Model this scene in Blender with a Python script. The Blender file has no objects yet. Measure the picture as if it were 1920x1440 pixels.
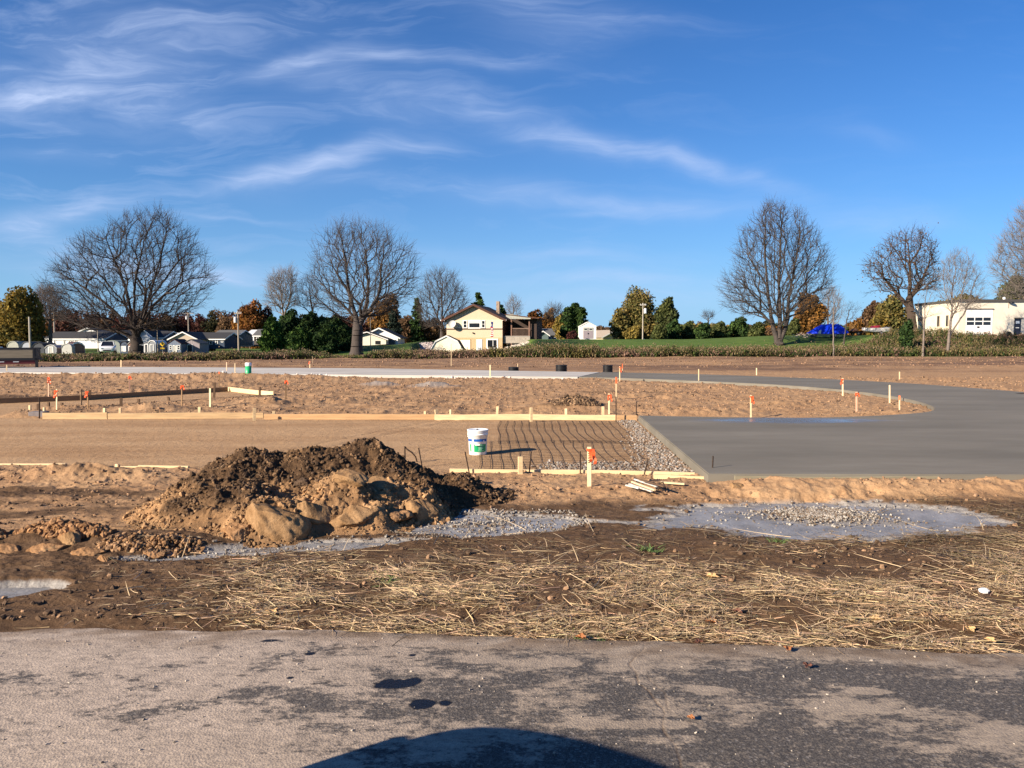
import bpy, bmesh, math, random
import numpy as np
from mathutils import Vector, Matrix, Euler
C = bpy.context.scene.collection
sc = bpy.context.scene
R = math.radians
random.seed(7)
rng = np.random.default_rng(7)

# ------------------------------------------------------------ camera, sky, sun, exposure
FPX, HOR, CAMH = 1430.0, 640.0, 1.7          # focal length in photo pixels, horizon row, eye height
TILT = math.atan((720 - HOR) / FPX)
cam = bpy.data.cameras.new("camera")
cam.sensor_width = 36; cam.lens = FPX / 1920 * 36
cam.clip_start = 0.05; cam.clip_end = 6000
camo = bpy.data.objects.new("camera", cam); C.objects.link(camo)
camo.location = (0, 0, CAMH); camo.rotation_euler = (math.pi / 2 - TILT, 0, 0)
sc.camera = camo

SUN_ELEV = R(22.5)
SUNV = Vector((-0.82 * math.cos(SUN_ELEV), -0.57 * math.cos(SUN_ELEV), math.sin(SUN_ELEV)))   # towards the sun
sl = bpy.data.lights.new("sun", 'SUN'); sl.energy = 5.0; sl.angle = R(0.5); sl.color = (1, 0.86, 0.68)
so = bpy.data.objects.new("sun", sl); C.objects.link(so)
so.rotation_euler = SUNV.to_track_quat('Z', 'Y').to_euler()

sc.view_settings.view_transform = 'Standard'; sc.view_settings.look = 'None'
sc.view_settings.exposure = 1.2; sc.view_settings.gamma = 1

world = bpy.data.worlds.new("World"); sc.world = world; world.use_nodes = True
W = world.node_tree; W.nodes.clear()
def wn(t, **k):
    n = W.nodes.new(t)
    for a, b in k.items(): setattr(n, a, b)
    return n
def wmath(op, a, b=None, c=None):
    n = wn('ShaderNodeMath', operation=op)
    for i, v in enumerate((a, b, c)):
        if v is None: continue
        if isinstance(v, (int, float)): n.inputs[i].default_value = v
        else: W.links.new(v, n.inputs[i])
    return n.outputs[0]
sky = wn('ShaderNodeTexSky', sky_type='NISHITA', sun_disc=False, sun_elevation=SUN_ELEV,
         sun_rotation=math.atan2(SUNV.x, SUNV.y), air_density=1.0, dust_density=0.25, ozone_density=4.0)
hsv = wn('ShaderNodeHueSaturation'); hsv.inputs['Saturation'].default_value = 1.12; hsv.inputs['Value'].default_value = 0.9
W.links.new(sky.outputs[0], hsv.inputs['Color'])
tc = wn('ShaderNodeTexCoord'); sep = wn('ShaderNodeSeparateXYZ'); W.links.new(tc.outputs['Generated'], sep.inputs[0])
ay = wmath('MAXIMUM', wmath('ABSOLUTE', sep.outputs[1]), 0.02)
cu = wmath('DIVIDE', sep.outputs[0], ay); cv = wmath('DIVIDE', sep.outputs[2], ay)
front = wmath('GREATER_THAN', sep.outputs[1], 0.0)
uv = wn('ShaderNodeCombineXYZ'); W.links.new(cu, uv.inputs[0]); W.links.new(cv, uv.inputs[1])
def wnoise(vec, scale, detail, rough=0.6, dist=0.0):
    n = wn('ShaderNodeTexNoise'); n.inputs['Scale'].default_value = scale; n.inputs['Detail'].default_value = detail
    n.inputs['Roughness'].default_value = rough; n.inputs['Distortion'].default_value = dist
    W.links.new(vec, n.inputs['Vector']); return n
# break the strokes up with two noises
nz = wnoise(uv.outputs[0], 3.0, 4)
o1 = wn('ShaderNodeVectorMath', operation='SUBTRACT'); W.links.new(nz.outputs['Color'], o1.inputs[0]); o1.inputs[1].default_value = (.5, .5, .5)
o2 = wn('ShaderNodeVectorMath', operation='SCALE'); W.links.new(o1.outputs[0], o2.inputs[0]); o2.inputs['Scale'].default_value = 0.085
o3 = wn('ShaderNodeVectorMath', operation='ADD'); W.links.new(uv.outputs[0], o3.inputs[0]); W.links.new(o2.outputs[0], o3.inputs[1])
def suv(px, py): return ((px - 960) / FPX * 1.0, math.tan(math.atan((720 - py) / FPX) - TILT))
STROKES = [(0, 205, 190, 150, 26, .45), (0, 165, 330, 120, 60, .24), (60, 60, 420, 40, 80, .15), (100, 130, 700, 60, 90, .12), (900, 60, 1150, 90, 60, .12), (480, 155, 640, 100, 17, .50),
           (640, 98, 790, 122, 14, .34), (780, 120, 1010, 136, 11, .30), (560, 165, 700, 120, 26, .22), (120, 210, 470, 225, 42, .26),
           (400, 345, 600, 318, 17, .50), (560, 318, 710, 285, 16, .46), (700, 280, 850, 272, 15, .30), (470, 345, 700, 335, 26, .14),
           (640, 190, 900, 215, 48, .24), (880, 205, 1060, 262, 30, .30), (1030, 258, 1230, 290, 17, .38), (1200, 282, 1390, 325, 16, .36),
           (1370, 318, 1500, 358, 15, .22), (0, 430, 130, 405, 22, .42), (100, 405, 260, 370, 18, .36), (0, 440, 160, 450, 22, .25),
           (860, 350, 1090, 365, 22, .30), (1080, 378, 1380, 376, 20, .30), (1040, 402, 1160, 395, 5, .22), (380, 395, 560, 408, 4, .22),
           (880, 0, 1230, 45, 30, .20), (60, 500, 520, 525, 24, .34), (380, 510, 480, 530, 14, .25), (700, 470, 1200, 490, 16, .22), (840, 520, 1350, 525, 16, .30),
           (900, 560, 1380, 560, 22, .34), (1500, 405, 1760, 425, 22, .24), (1560, 250, 1680, 275, 20, .10), (0, 290, 220, 285, 18, .14)]
tot = None
for x0, y0, x1, y1, w, s in STROKES:
    a = suv(x0, y0); b = suv(x1, y1)
    m = wn('ShaderNodeMapping', vector_type='TEXTURE')
    m.inputs['Location'].default_value = ((a[0] + b[0]) / 2, (a[1] + b[1]) / 2, 0)
    m.inputs['Rotation'].default_value = (0, 0, math.atan2(b[1] - a[1], b[0] - a[0]))
    L = math.hypot(b[0] - a[0], b[1] - a[1]) * 0.55
    m.inputs['Scale'].default_value = (L, w / FPX, 1)
    W.links.new(o3.outputs[0], m.inputs['Vector'])
    d = wn('ShaderNodeVectorMath', operation='DOT_PRODUCT'); W.links.new(m.outputs[0], d.inputs[0]); W.links.new(m.outputs[0], d.inputs[1])
    g = wmath('MULTIPLY', wmath('EXPONENT', wmath('MULTIPLY', d.outputs['Value'], -1.0)), s)
    tot = g if tot is None else wmath('ADD', tot, g)
fm = wn('ShaderNodeMapping'); fm.inputs['Rotation'].default_value = (0, 0, R(-14)); fm.inputs['Scale'].default_value = (2.2, 13, 1)
W.links.new(o3.outputs[0], fm.inputs['Vector'])
fib = wnoise(fm.outputs[0], 2.2, 8, 0.62, 0.8)
fr = wn('ShaderNodeMapRange'); fr.inputs['From Min'].default_value = 0.32; fr.inputs['From Max'].default_value = 0.72
fr.inputs['To Min'].default_value = 0.35; fr.inputs['To Max'].default_value = 1.35
W.links.new(fib.outputs[0], fr.inputs['Value'])
thin = wn('ShaderNodeMapRange'); thin.inputs['From Min'].default_value = 0.5; thin.inputs['From Max'].default_value = 0.8; thin.inputs['To Max'].default_value = 0.26
W.links.new(fib.outputs[0], thin.inputs['Value'])
leftw = wn('ShaderNodeMapRange'); leftw.inputs['From Min'].default_value = 0.35; leftw.inputs['From Max'].default_value = -0.5
W.links.new(cu, leftw.inputs['Value'])
cl = wmath('ADD', wmath('MULTIPLY', tot, fr.outputs[0]), wmath('MULTIPLY', thin.outputs[0], wmath('ADD', leftw.outputs[0], 0.15)))
cl = wmath('MINIMUM', wmath('MULTIPLY', cl, front), 0.9)
tint = wn('ShaderNodeMix', data_type='RGBA', blend_type='MULTIPLY'); tint.inputs['Factor'].default_value = 1
W.links.new(hsv.outputs[0], tint.inputs['A']); tint.inputs['B'].default_value = (.54, .92, 1.33, 1)
hz = wn('ShaderNodeMix', data_type='RGBA')
W.links.new(wmath('MULTIPLY', wmath('EXPONENT', wmath('MULTIPLY', wmath('MAXIMUM', cv, 0.0), -7.5)), .85), hz.inputs['Factor'])
W.links.new(tint.outputs['Result'], hz.inputs['A']); hz.inputs['B'].default_value = (3.3, 5.6, 8.6, 1)
mix = wn('ShaderNodeMix', data_type='RGBA'); W.links.new(cl, mix.inputs['Factor'])
W.links.new(hz.outputs['Result'], mix.inputs['A']); mix.inputs['B'].default_value = (5.3, 6.4, 9.0, 1)
bg = wn('ShaderNodeBackground'); bg.inputs['Strength'].default_value = 0.050
wo = wn('ShaderNodeOutputWorld'); W.links.new(mix.outputs['Result'], bg.inputs['Color']); W.links.new(bg.outputs[0], wo.inputs[0])

# ------------------------------------------------------------ pixel helpers (a photo pixel becomes a real place)
def ray(px, py):
    a = (px - 960) / FPX; b = (720 - py) / FPX
    return Vector((a, math.cos(TILT) + b * math.sin(TILT), -math.sin(TILT) + b * math.cos(TILT)))
def P(px, py, d):
    r = ray(px, py); return Vector((0, 0, CAMH)) + r * (d / r.y)
def G(px, py, z=0.0):
    r = ray(px, py); return Vector((0, 0, CAMH)) + r * ((z - CAMH) / r.z)

# ------------------------------------------------------------ noise
def _h(ix, iy, seed):
    n = (ix.astype(np.int64) * 374761393 + iy.astype(np.int64) * 668265263 + seed * 974634777) & 0xffffffff
    n = ((n ^ (n >> 13)) * 1274126177) & 0xffffffff
    return ((n ^ (n >> 16)) & 0xffff) / 65536.0 * 2 * np.pi
def pn(x, y, seed=0):
    x = np.asarray(x, float); y = np.asarray(y, float)
    ix = np.floor(x); iy = np.floor(y); fx = x - ix; fy = y - iy
    u = fx * fx * fx * (fx * (fx * 6 - 15) + 10); v = fy * fy * fy * (fy * (fy * 6 - 15) + 10)
    def g(a, b):
        t = _h(ix + a, iy + b, seed); return np.cos(t) * (fx - a) + np.sin(t) * (fy - b)
    return (g(0, 0) * (1 - u) + g(1, 0) * u) * (1 - v) + (g(0, 1) * (1 - u) + g(1, 1) * u) * v * 1.0
def fbm(x, y, o=4, seed=0, gain=.5):
    s = 0; a = 1; t = 0
    for i in range(o):
        s = s + a * pn(x * 2 ** i, y * 2 ** i, seed + i * 17); t += a; a *= gain
    return s / t * 1.6
def ridge(x, y, o=4, seed=0):
    s = 0; a = 1; t = 0
    for i in range(o):
        s = s + a * (1 - 2.4 * np.abs(pn(x * 2 ** i, y * 2 ** i, seed + i * 31))); t += a; a *= .5
    return s / t
def ss(a, b, x):
    t = np.clip((np.asarray(x, float) - a) / (b - a), 0, 1); return t * t * (3 - 2 * t)

# ------------------------------------------------------------ mesh and object helpers
MAT = {}
def newmat(name):
    m = bpy.data.materials.new(name); m.use_nodes = True; MAT[name] = m
    return m, m.node_tree, m.node_tree.nodes['Principled BSDF']
def nd(nt, t, **k):
    n = nt.nodes.new(t)
    for a, b in k.items(): setattr(n, a, b)
    return n
def noise_node(nt, scale, detail=4, rough=.55, vec=None):
    n = nd(nt, 'ShaderNodeTexNoise'); n.inputs['Scale'].default_value = scale; n.inputs['Detail'].default_value = detail; n.inputs['Roughness'].default_value = rough
    if vec is not None: nt.links.new(vec, n.inputs['Vector'])
    return n
def rmp(nt, val, a, b, lo=0., hi=1.):
    n = nd(nt, 'ShaderNodeMapRange'); n.inputs['From Min'].default_value = a; n.inputs['From Max'].default_value = b
    n.inputs['To Min'].default_value = lo; n.inputs['To Max'].default_value = hi; nt.links.new(val, n.inputs['Value']); return n.outputs[0]
def mixc(nt, f, a, b, bt='MIX'):
    n = nd(nt, 'ShaderNodeMix', data_type='RGBA', blend_type=bt)
    for k, v in (('Factor', f), ('A', a), ('B', b)):
        if isinstance(v, (int, float)): n.inputs[k].default_value = v
        elif isinstance(v, tuple): n.inputs[k].default_value = (*v[:3], 1)
        else: nt.links.new(v, n.inputs[k])
    return n.outputs['Result']
def mth(nt, op, a, b=None):
    n = nd(nt, 'ShaderNodeMath', operation=op)
    for i, v in enumerate((a, b)):
        if v is None: continue
        if isinstance(v, (int, float)): n.inputs[i].default_value = v
        else: nt.links.new(v, n.inputs[i])
    return n.outputs[0]
def bump(nt, h, strength, dist, bs, prev=None):
    b = nd(nt, 'ShaderNodeBump'); b.inputs['Strength'].default_value = strength; b.inputs['Distance'].default_value = dist
    nt.links.new(h, b.inputs['Height'])
    if prev is not None: nt.links.new(prev, b.inputs['Normal'])
    nt.links.new(b.outputs[0], bs.inputs['Normal']); return b.outputs[0]
def mat(name, col, rough=.7, var=.18, scale=6., bmp=0., metal=0., spec=.3, stretch=None):
    if name in MAT: return MAT[name]
    m, nt, bs = newmat(name)
    tcn = nd(nt, 'ShaderNodeTexCoord'); vec = tcn.outputs['Object']
    if stretch:
        mp = nd(nt, 'ShaderNodeMapping'); mp.inputs['Scale'].default_value = stretch; nt.links.new(vec, mp.inputs[0]); vec = mp.outputs[0]
    n = noise_node(nt, scale, 6, .6, vec)
    f = rmp(nt, n.outputs[0], .3, .7)
    a = tuple(min(1, c * (1 + var)) for c in col); b = tuple(c * (1 - var) for c in col)
    nt.links.new(mixc(nt, f, b, a), bs.inputs['Base Color'])
    bs.inputs['Roughness'].default_value = rough; bs.inputs['Metallic'].default_value = metal
    bs.inputs['Specular IOR Level'].default_value = spec
    if bmp: bump(nt, n.outputs[0], 1.0, bmp, bs)
    return m
def attrmat(name, rough=.8, var=.15, scale=3., spec=.2, trans=0.):
    """colour comes from the mesh's own Col attribute (each leaf or clod has its colour)"""
    m, nt, bs = newmat(name)
    at = nd(nt, 'ShaderNodeAttribute', attribute_name='Col')
    tcn = nd(nt, 'ShaderNodeTexCoord'); n = noise_node(nt, scale, 4, .6, tcn.outputs['Object'])
    f = rmp(nt, n.outputs[0], .3, .7, 1 - var, 1 + var)
    v = nd(nt, 'ShaderNodeVectorMath', operation='SCALE'); nt.links.new(at.outputs['Color'], v.inputs[0]); nt.links.new(f, v.inputs['Scale'])
    nt.links.new(v.outputs[0], bs.inputs['Base Color'])
    bs.inputs['Roughness'].default_value = rough; bs.inputs['Specular IOR Level'].default_value = spec
    if trans:
        tr = nd(nt, 'ShaderNodeBsdfTranslucent'); nt.links.new(v.outputs[0], tr.inputs[0])
        mx = nd(nt, 'ShaderNodeMixShader'); mx.inputs[0].default_value = trans
        nt.links.new(bs.outputs[0], mx.inputs[1]); nt.links.new(tr.outputs[0], mx.inputs[2])
        nt.links.new(mx.outputs[0], nt.nodes['Material Output'].inputs[0])
    return m

def arrmesh(name, V, F, col=None, smooth=False):
    """V (n,3); F (m,3) or (m,4) or list of such arrays; col per vertex (n,3) or (n,4)"""
    me = bpy.data.meshes.new(name)
    Fs = F if isinstance(F, list) else [F]
    V = np.asarray(V, np.float32); me.vertices.add(len(V)); me.vertices.foreach_set('co', V.ravel())
    idx = np.concatenate([f.ravel() for f in Fs]).astype(np.int32)
    tot = np.concatenate([np.full(len(f), f.shape[1]) for f in Fs]).astype(np.int32)
    st = np.concatenate([[0], np.cumsum(tot)[:-1]]).astype(np.int32)
    me.loops.add(len(idx)); me.loops.foreach_set('vertex_index', idx)
    me.polygons.add(len(tot)); me.polygons.foreach_set('loop_start', st)
    me.polygons.foreach_set('use_smooth', np.full(len(tot), smooth, dtype=bool))
    if col is not None:
        cc = np.ones((len(V), 4), np.float32); col = np.asarray(col, np.float32); cc[:, :col.shape[1]] = col
        at = me.color_attributes.new('Col', 'FLOAT_COLOR', 'POINT'); at.data.foreach_set('color', cc.ravel())
    me.update(calc_edges=True)
    return me
def link(name, me, m=None, parent=None, loc=None):
    o = bpy.data.objects.new(name, me); C.objects.link(o)
    if m is not None:
        for x in (m if isinstance(m, (list, tuple)) else [m]): me.materials.append(x)
    if parent is not None: o.parent = parent
    if loc is not None: o.location = loc
    return o
def tag(o, label=None, cat=None, group=None, kind=None):
    if label: o['label'] = label
    if cat: o['category'] = cat
    if group: o['group'] = group
    if kind: o['kind'] = kind
    return o
def empty(name, loc, label, cat, group=None, rz=0.):
    o = bpy.data.objects.new(name, None); C.objects.link(o); o.location = loc; o.rotation_euler = (0, 0, rz)
    o.empty_display_size = .2
    return tag(o, label, cat, group)

class MB:
    """collects simple shapes, builds them as ONE mesh"""
    def __init__(s): s.v = []; s.f = []
    def add(s, vs, fs):
        b = len(s.v); s.v += [tuple(v) for v in vs]; s.f += [tuple(i + b for i in f) for f in fs]; return s
    def box(s, x0, x1, y0, y1, z0, z1):
        return s.add([(x0, y0, z0), (x1, y0, z0), (x1, y1, z0), (x0, y1, z0), (x0, y0, z1), (x1, y0, z1), (x1, y1, z1), (x0, y1, z1)],
                     [(0, 3, 2, 1), (4, 5, 6, 7), (0, 1, 5, 4), (1, 2, 6, 5), (2, 3, 7, 6), (3, 0, 4, 7)])
    def bar(s, a, b, w, h=None, up=(0, 0, 1)):
        a = Vector(a); b = Vector(b); h = h or w; d = (b - a).normalized(); u = Vector(up)
        if abs(d.dot(u)) > .98: u = Vector((0, 1, 0))
        sx = d.cross(u).normalized(); sy = sx.cross(d)
        vs = [p + sx * (i * w / 2) + sy * (j * h / 2) for p in (a, b) for i, j in ((-1, -1), (1, -1), (1, 1), (-1, 1))]
        return s.add(vs, [(0, 1, 2, 3), (7, 6, 5, 4), (0, 4, 5, 1), (1, 5, 6, 2), (2, 6, 7, 3), (3, 7, 4, 0)])
    def tube(s, pts, r, n=8, cap=True):
        pts = [Vector(p) for p in pts]; rs = r if isinstance(r, (list, tuple)) else [r] * len(pts)
        rings = []
        for i, p in enumerate(pts):
            d = (pts[min(i + 1, len(pts) - 1)] - pts[max(i - 1, 0)]).normalized()
            u = Vector((0, 0, 1)) if abs(d.z) < .95 else Vector((1, 0, 0))
            a = d.cross(u).normalized(); b = d.cross(a)
            rings.append([p + (a * math.cos(2 * math.pi * k / n) + b * math.sin(2 * math.pi * k / n)) * rs[i] for k in range(n)])
        vs = [v for q in rings for v in q]; fs = []
        for i in range(len(pts) - 1):
            for k in range(n):
                fs.append((i * n + k, i * n + (k + 1) % n, (i + 1) * n + (k + 1) % n, (i + 1) * n + k))
        if cap: fs += [tuple(range(n))[::-1], tuple((len(pts) - 1) * n + k for k in range(n))]
        return s.add(vs, fs)
    def lathe(s, prof, n=24, a0=0., a1=2 * math.pi, c=(0, 0)):
        full = abs(a1 - a0 - 2 * math.pi) < 1e-6; m = n if full else n + 1
        vs = [(c[0] + r * math.cos(a0 + (a1 - a0) * k / n), c[1] + r * math.sin(a0 + (a1 - a0) * k / n), z) for r, z in prof for k in range(m)]
        fs = []
        for i in range(len(prof) - 1):
            for k in range(n):
                k2 = (k + 1) % m
                fs.append((i * m + k, i * m + k2, (i + 1) * m + k2, (i + 1) * m + k))
        return s.add(vs, fs)
    def prism(s, poly, y0, y1):
        """poly of (x, z) extruded along y"""
        n = len(poly); vs = [(x, y0, z) for x, z in poly] + [(x, y1, z) for x, z in poly]
        fs = [tuple(range(n)), tuple(range(2 * n - 1, n - 1, -1))] + [(i + n, (i + 1) % n + n, (i + 1) % n, i) for i in range(n)]
        return s.add(vs, fs)
    def build(s, name, m, parent=None, loc=None, bevel=0., smooth=False):
        me = bpy.data.meshes.new(name); me.from_pydata(s.v, [], s.f)
        bm = bmesh.new(); bm.from_mesh(me); bmesh.ops.recalc_face_normals(bm, faces=bm.faces)
        if bevel: bmesh.ops.bevel(bm, geom=list(bm.edges), offset=bevel, segments=1, affect='EDGES')
        bm.to_mesh(me); bm.free()
        if smooth:
            for p in me.polygons: p.use_smooth = True
        return link(name, me, m, parent, loc)

def merge_scatter(protos, pick, M, T, col=None):
    """protos: list of (V,F); pick[i] which; M (n,3,3) matrices; T (n,3); col (n,3) -> V,F list,C"""
    Vs, Fs, Cs = [], [], []; base = 0
    for k, (v, f) in enumerate(protos):
        ids = np.where(pick == k)[0]
        if not len(ids): continue
        vv = np.einsum('nij,vj->nvi', M[ids], v) + T[ids][:, None, :]
        ff = f[None] + (np.arange(len(ids)) * len(v))[:, None, None] + base
        Vs.append(vv.reshape(-1, 3)); Fs.append(ff.reshape(-1, f.shape[1])); base += vv.shape[0] * vv.shape[1]
        if col is not None: Cs.append(np.repeat(col[ids], len(v), axis=0))
    return np.concatenate(Vs), Fs, (np.concatenate(Cs) if col is not None else None)
def rotmats(n, g, tilt=1.0):
    """random rotations; tilt 0 keeps z up"""
    a = g.uniform(0, 2 * np.pi, n); b = g.normal(0, 1, n) * tilt; c = g.normal(0, 1, n) * tilt
    ca, sa, cb, sb, cc, s_ = np.cos(a), np.sin(a), np.cos(b), np.sin(b), np.cos(c), np.sin(c)
    z = np.zeros(n); o = np.ones(n)
    Rz = np.stack([np.stack([ca, -sa, z], 1), np.stack([sa, ca, z], 1), np.stack([z, z, o], 1)], 1)
    Rx = np.stack([np.stack([o, z, z], 1), np.stack([z, cb, -sb], 1), np.stack([z, sb, cb], 1)], 1)
    Ry = np.stack([np.stack([cc, z, s_], 1), np.stack([z, o, z], 1), np.stack([-s_, z, cc], 1)], 1)
    return Rz @ Rx @ Ry
def rock_proto(g, sub=1, jag=.25):
    bm = bmesh.new(); bmesh.ops.create_icosphere(bm, subdivisions=sub, radius=1)
    V = np.array([v.co[:] for v in bm.verts]); F = np.array([[v.index for v in f.verts] for f in bm.faces]); bm.free()
    o = g.uniform(-9, 9, 3)
    d = 1 + jag * 2.2 * pn(V[:, 0] * 1.3 + o[0] + V[:, 2], V[:, 1] * 1.3 + o[1] - V[:, 2], 3) + g.uniform(-jag, jag, len(V)) * .6
    V = V * d[:, None] * np.array([1, g.uniform(.7, 1), g.uniform(.55, .85)])
    return V, F
# ------------------------------------------------------------ terrain
def quadmask(x, y, pts, soft):
    """soft inside-mask of a convex polygon given counter-clockwise"""
    m = 1.0
    n = len(pts)
    for i in range(n):
        (ax, ay_), (bx, by) = pts[i], pts[(i + 1) % n]
        L = math.hypot(bx - ax, by - ay_)
        d = ((bx - ax) * (y - ay_) - (by - ay_) * (x - ax)) / L
        m = m * ss(-soft, soft, d)
    return m
def ell(x, y, cx, cy, rx, ry, a=0.):
    c, s = math.cos(a), math.sin(a); dx = x - cx; dy = y - cy
    return np.sqrt(((dx * c + dy * s) / rx) ** 2 + ((-dx * s + dy * c) / ry) ** 2)
def near_board(x): return 9.78 - 0.085 * x          # line of the near form boards
def far_board(x): return 16.62 - 0.02 * x
WALK = [(-15.5, 19.4), (-11.3, 18.9), (-7.35, 23.7), (-9.7, 26.1), (-16, 20.9)]
def strip_mask(x, y):
    s = ss(-.12, .05, y - near_board(x)) * ss(.12, -.05, y - far_board(x)) * ss(3.6, 3.2, x)
    left = ss(-.12, .05, y - near_board(x)) * ss(-11.2, -11.8, x) * ss(.5, -.5, y - (21.3 + (x + 14.4) * 1.0)) * ss(-60, -50, x)
    return np.maximum(np.maximum(s, left), quadmask(x, y, WALK, .15))
def roadmask(x, y):
    return ss(34.0, 35.2, y) * ss(49, 46.5, y) * ss(5, 2, x)
PUD = [(3.02, 7.32, 1.38, .68, .05), (-.30, 7.10, .80, .42, .12), (-1.95, 6.16, .95, .16, .28), (-3.62, 5.05, .42, .17, .2)]
def pudmask(x, y):
    m = -9.
    n = .50 * fbm(x * 1.3, y * 2.6, 4, 91) + .10 * fbm(x * 9, y * 12, 3, 95)
    for cx, cy, rx, ry, a in PUD: m = np.maximum(m, 1.25 - ell(x, y, cx, cy, rx, ry, a) + n)
    return m
def lat(r):
    L = .55 * ss(-.31, -.19, r) + .40 * ss(-.17, -.09, r) + .05 * ss(-.02, .03, r) + .28 * ss(.22, .36, r)
    return L
def farz(x, y):
    r = x / np.maximum(y, 1)
    edge = 83 + 6 * ss(-.2, .5, r)
    notch = ss(-.135, -.10, r) * ss(.034, -.005, r)
    st = edge + notch * 40; L = lat(r)
    return 2.0 * L * ss(0, 1, (y - st) / (24 - 15 * ss(.42, .50, r))) + .15 * notch * ss(90, 110, y)
def H(x, y, hi=True):
    x = np.asarray(x, float); y = np.asarray(y, float)
    st = strip_mask(x, y); pave = ss(4.75, 4.35, y + .1 * pn(x * 1.5, y * 0, 5))
    mud = ss(8.1, 7.4, y) * (1 - pave); isl = ss(16.7, 17.3, y) * ss(38, 34, y) * (1 - st); fard = ss(44, 50, y)
    mid = np.clip(1 - pave - mud - st - isl - fard, 0, 1)
    z = 0.010 * fbm(x * .5, y * .5, 3, 1)
    det = ss(30, 8, y)
    z = z + mud * (.030 * fbm(x * 1.3, y * 1.8, 4, 11) + .012 * ridge(x * 5, y * 7, 3, 12) * det)
    # berm of sandy spoil along the forms
    bx = ss(-1.2, .3, x); by = np.exp(-((y - (8.55 - .02 * x)) / .33) ** 2)
    z = z + bx * by * (.03 + .05 * ss(2.2, 3.2, x) + .085 * ridge(x * 1.7, y * 2.2, 4, 21) * ss(.5, 3, x))
    z = z + mid * (.03 * fbm(x * 2, y * 2.5, 4, 23) + .03 * ridge(x * 3.1, y * 4, 3, 25) * det + .008 * ridge(x * 11, y * 12, 2, 26) * ss(14, 7, y))
    # heaps left of the big mound
    z = z + .07 * np.exp(-ell(x, y, -3.9, 6.25, .8, .22, .05) ** 2) * (1 + .6 * ridge(x * 4, y * 4, 3, 33))
    z = z + .11 * np.exp(-ell(x, y, -5.35, 9.3, 1.0, .28) ** 2) * (1 + .8 * ridge(x * 3, y * 4, 3, 35))
    z = z + .03 * np.exp(-ell(x, y, -2.9, 6.35, .6, .2, .1) ** 2) * (1 + .8 * ridge(x * 5, y * 5, 3, 36))
    z = z + ss(-1.2, -2.2, x) * ss(4.7, 5.1, y) * ss(6.6, 6.0, y) * (.026 * ridge(x * 1.6 + y * .8, y * 5 - x * 1.2, 4, 38) + .012 * ridge(x * 6, y * 9, 3, 39))
    # ruts on the left
    lm = ss(-2, -3.2, x) * ss(5.2, 6.5, y) * ss(9.6, 9.2, y)
    z = z + lm * .028 * ridge(x * .9, y * 4.2, 4, 41)
    z = z + isl * (.045 * fbm(x * .6, y * .7, 3, 51) + .085 * ridge(x * 1.5, y * 1.5, 5, 52) + .085 * ss(.1, .5, fbm(x * .35, y * .5, 2, 54)) * ridge(x * 2.2, y * 2.5, 3, 55))
    z = z + .17 * np.exp(-ell(x, y, 1.62, 18.6, .8, .4) ** 2) * (1 + .5 * ridge(x * 1.6, y * 2, 3, 61))
    z = z + .30 * np.exp(-((y - 35.0) / 1.5) ** 2) * ss(-5, -11, x) * (.7 + .6 * ridge(x * .5, y * .6, 3, 63)) * ss(-26, -24, x) * (1 - 0)
    z = z + .22 * np.exp(-ell(x, y, -20.5, 31, 1.4, 1.6) ** 2) - .12 * np.exp(-ell(x, y, -16.5, 22.9, 2.4, 1.0) ** 2)
    for hx, hy in ((-2.9, 28.0), (-4.9, 28.6), (-8.7, 18.3), (-6.6, 20.1), (-12.0, 17.6)):
        z = z + .12 * np.exp(-ell(x, y, hx, hy, .75, .5) ** 2) * (1 + .5 * ridge(x * 2, y * 2, 3, 64))
    z = z + fard * ss(90, 80, y) * (.16 * fbm(x * .10, y * .28, 4, 71) + .14 * ridge(x * .18, y * .55, 5, 72))
    z = z * (1 - roadmask(x, y)) * (1 - ss(2.4, 2.6, x) * ss(8.8, 9.1, y) * ss(17, 16.3, y) * .8)
    z = z * (1 - st) + st * (.004 * fbm(x * 1.5, y * 1.5, 3, 81) + .004 * ridge((x + y * .35) * 1.2, y * .25, 3, 82))
    # tyre lines pressed in the prepared strip
    for k, ph in enumerate((0, 1.25, 3.1, 3.5)):
        l = (x + .8 + ph) - (y - 10) * .42
        z = z - st * .012 * np.exp(-(l / .06) ** 2) * ss(-.5, -1.5, x) * ss(-9, -6, x)
    pm = pudmask(x, y)
    z = z * (1 - .85 * ss(-.15, .15, pm)) - .045 * ss(-.1, .35, pm) + .022 * ss(.3, 1.1, pm + .35 * fbm(x * 2.5, y * 4, 3, 97))
    z = z * (1 - pave) - .035 * pave
    z = z + farz(x, y)
    return z
def Hs(x, y): return float(H(np.array([x]), np.array([y]))[0])

def grid_mesh(name, X, Y, Z, col=None, smooth=True):
    nr, nc = X.shape
    V = np.stack([X, Y, Z], -1).reshape(-1, 3)
    i = np.arange(nr * nc).reshape(nr, nc)
    F = np.stack([i[:-1, :-1], i[:-1, 1:], i[1:, 1:], i[1:, :-1]], -1).reshape(-1, 4)
    return arrmesh(name, V, F, col, smooth)

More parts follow.
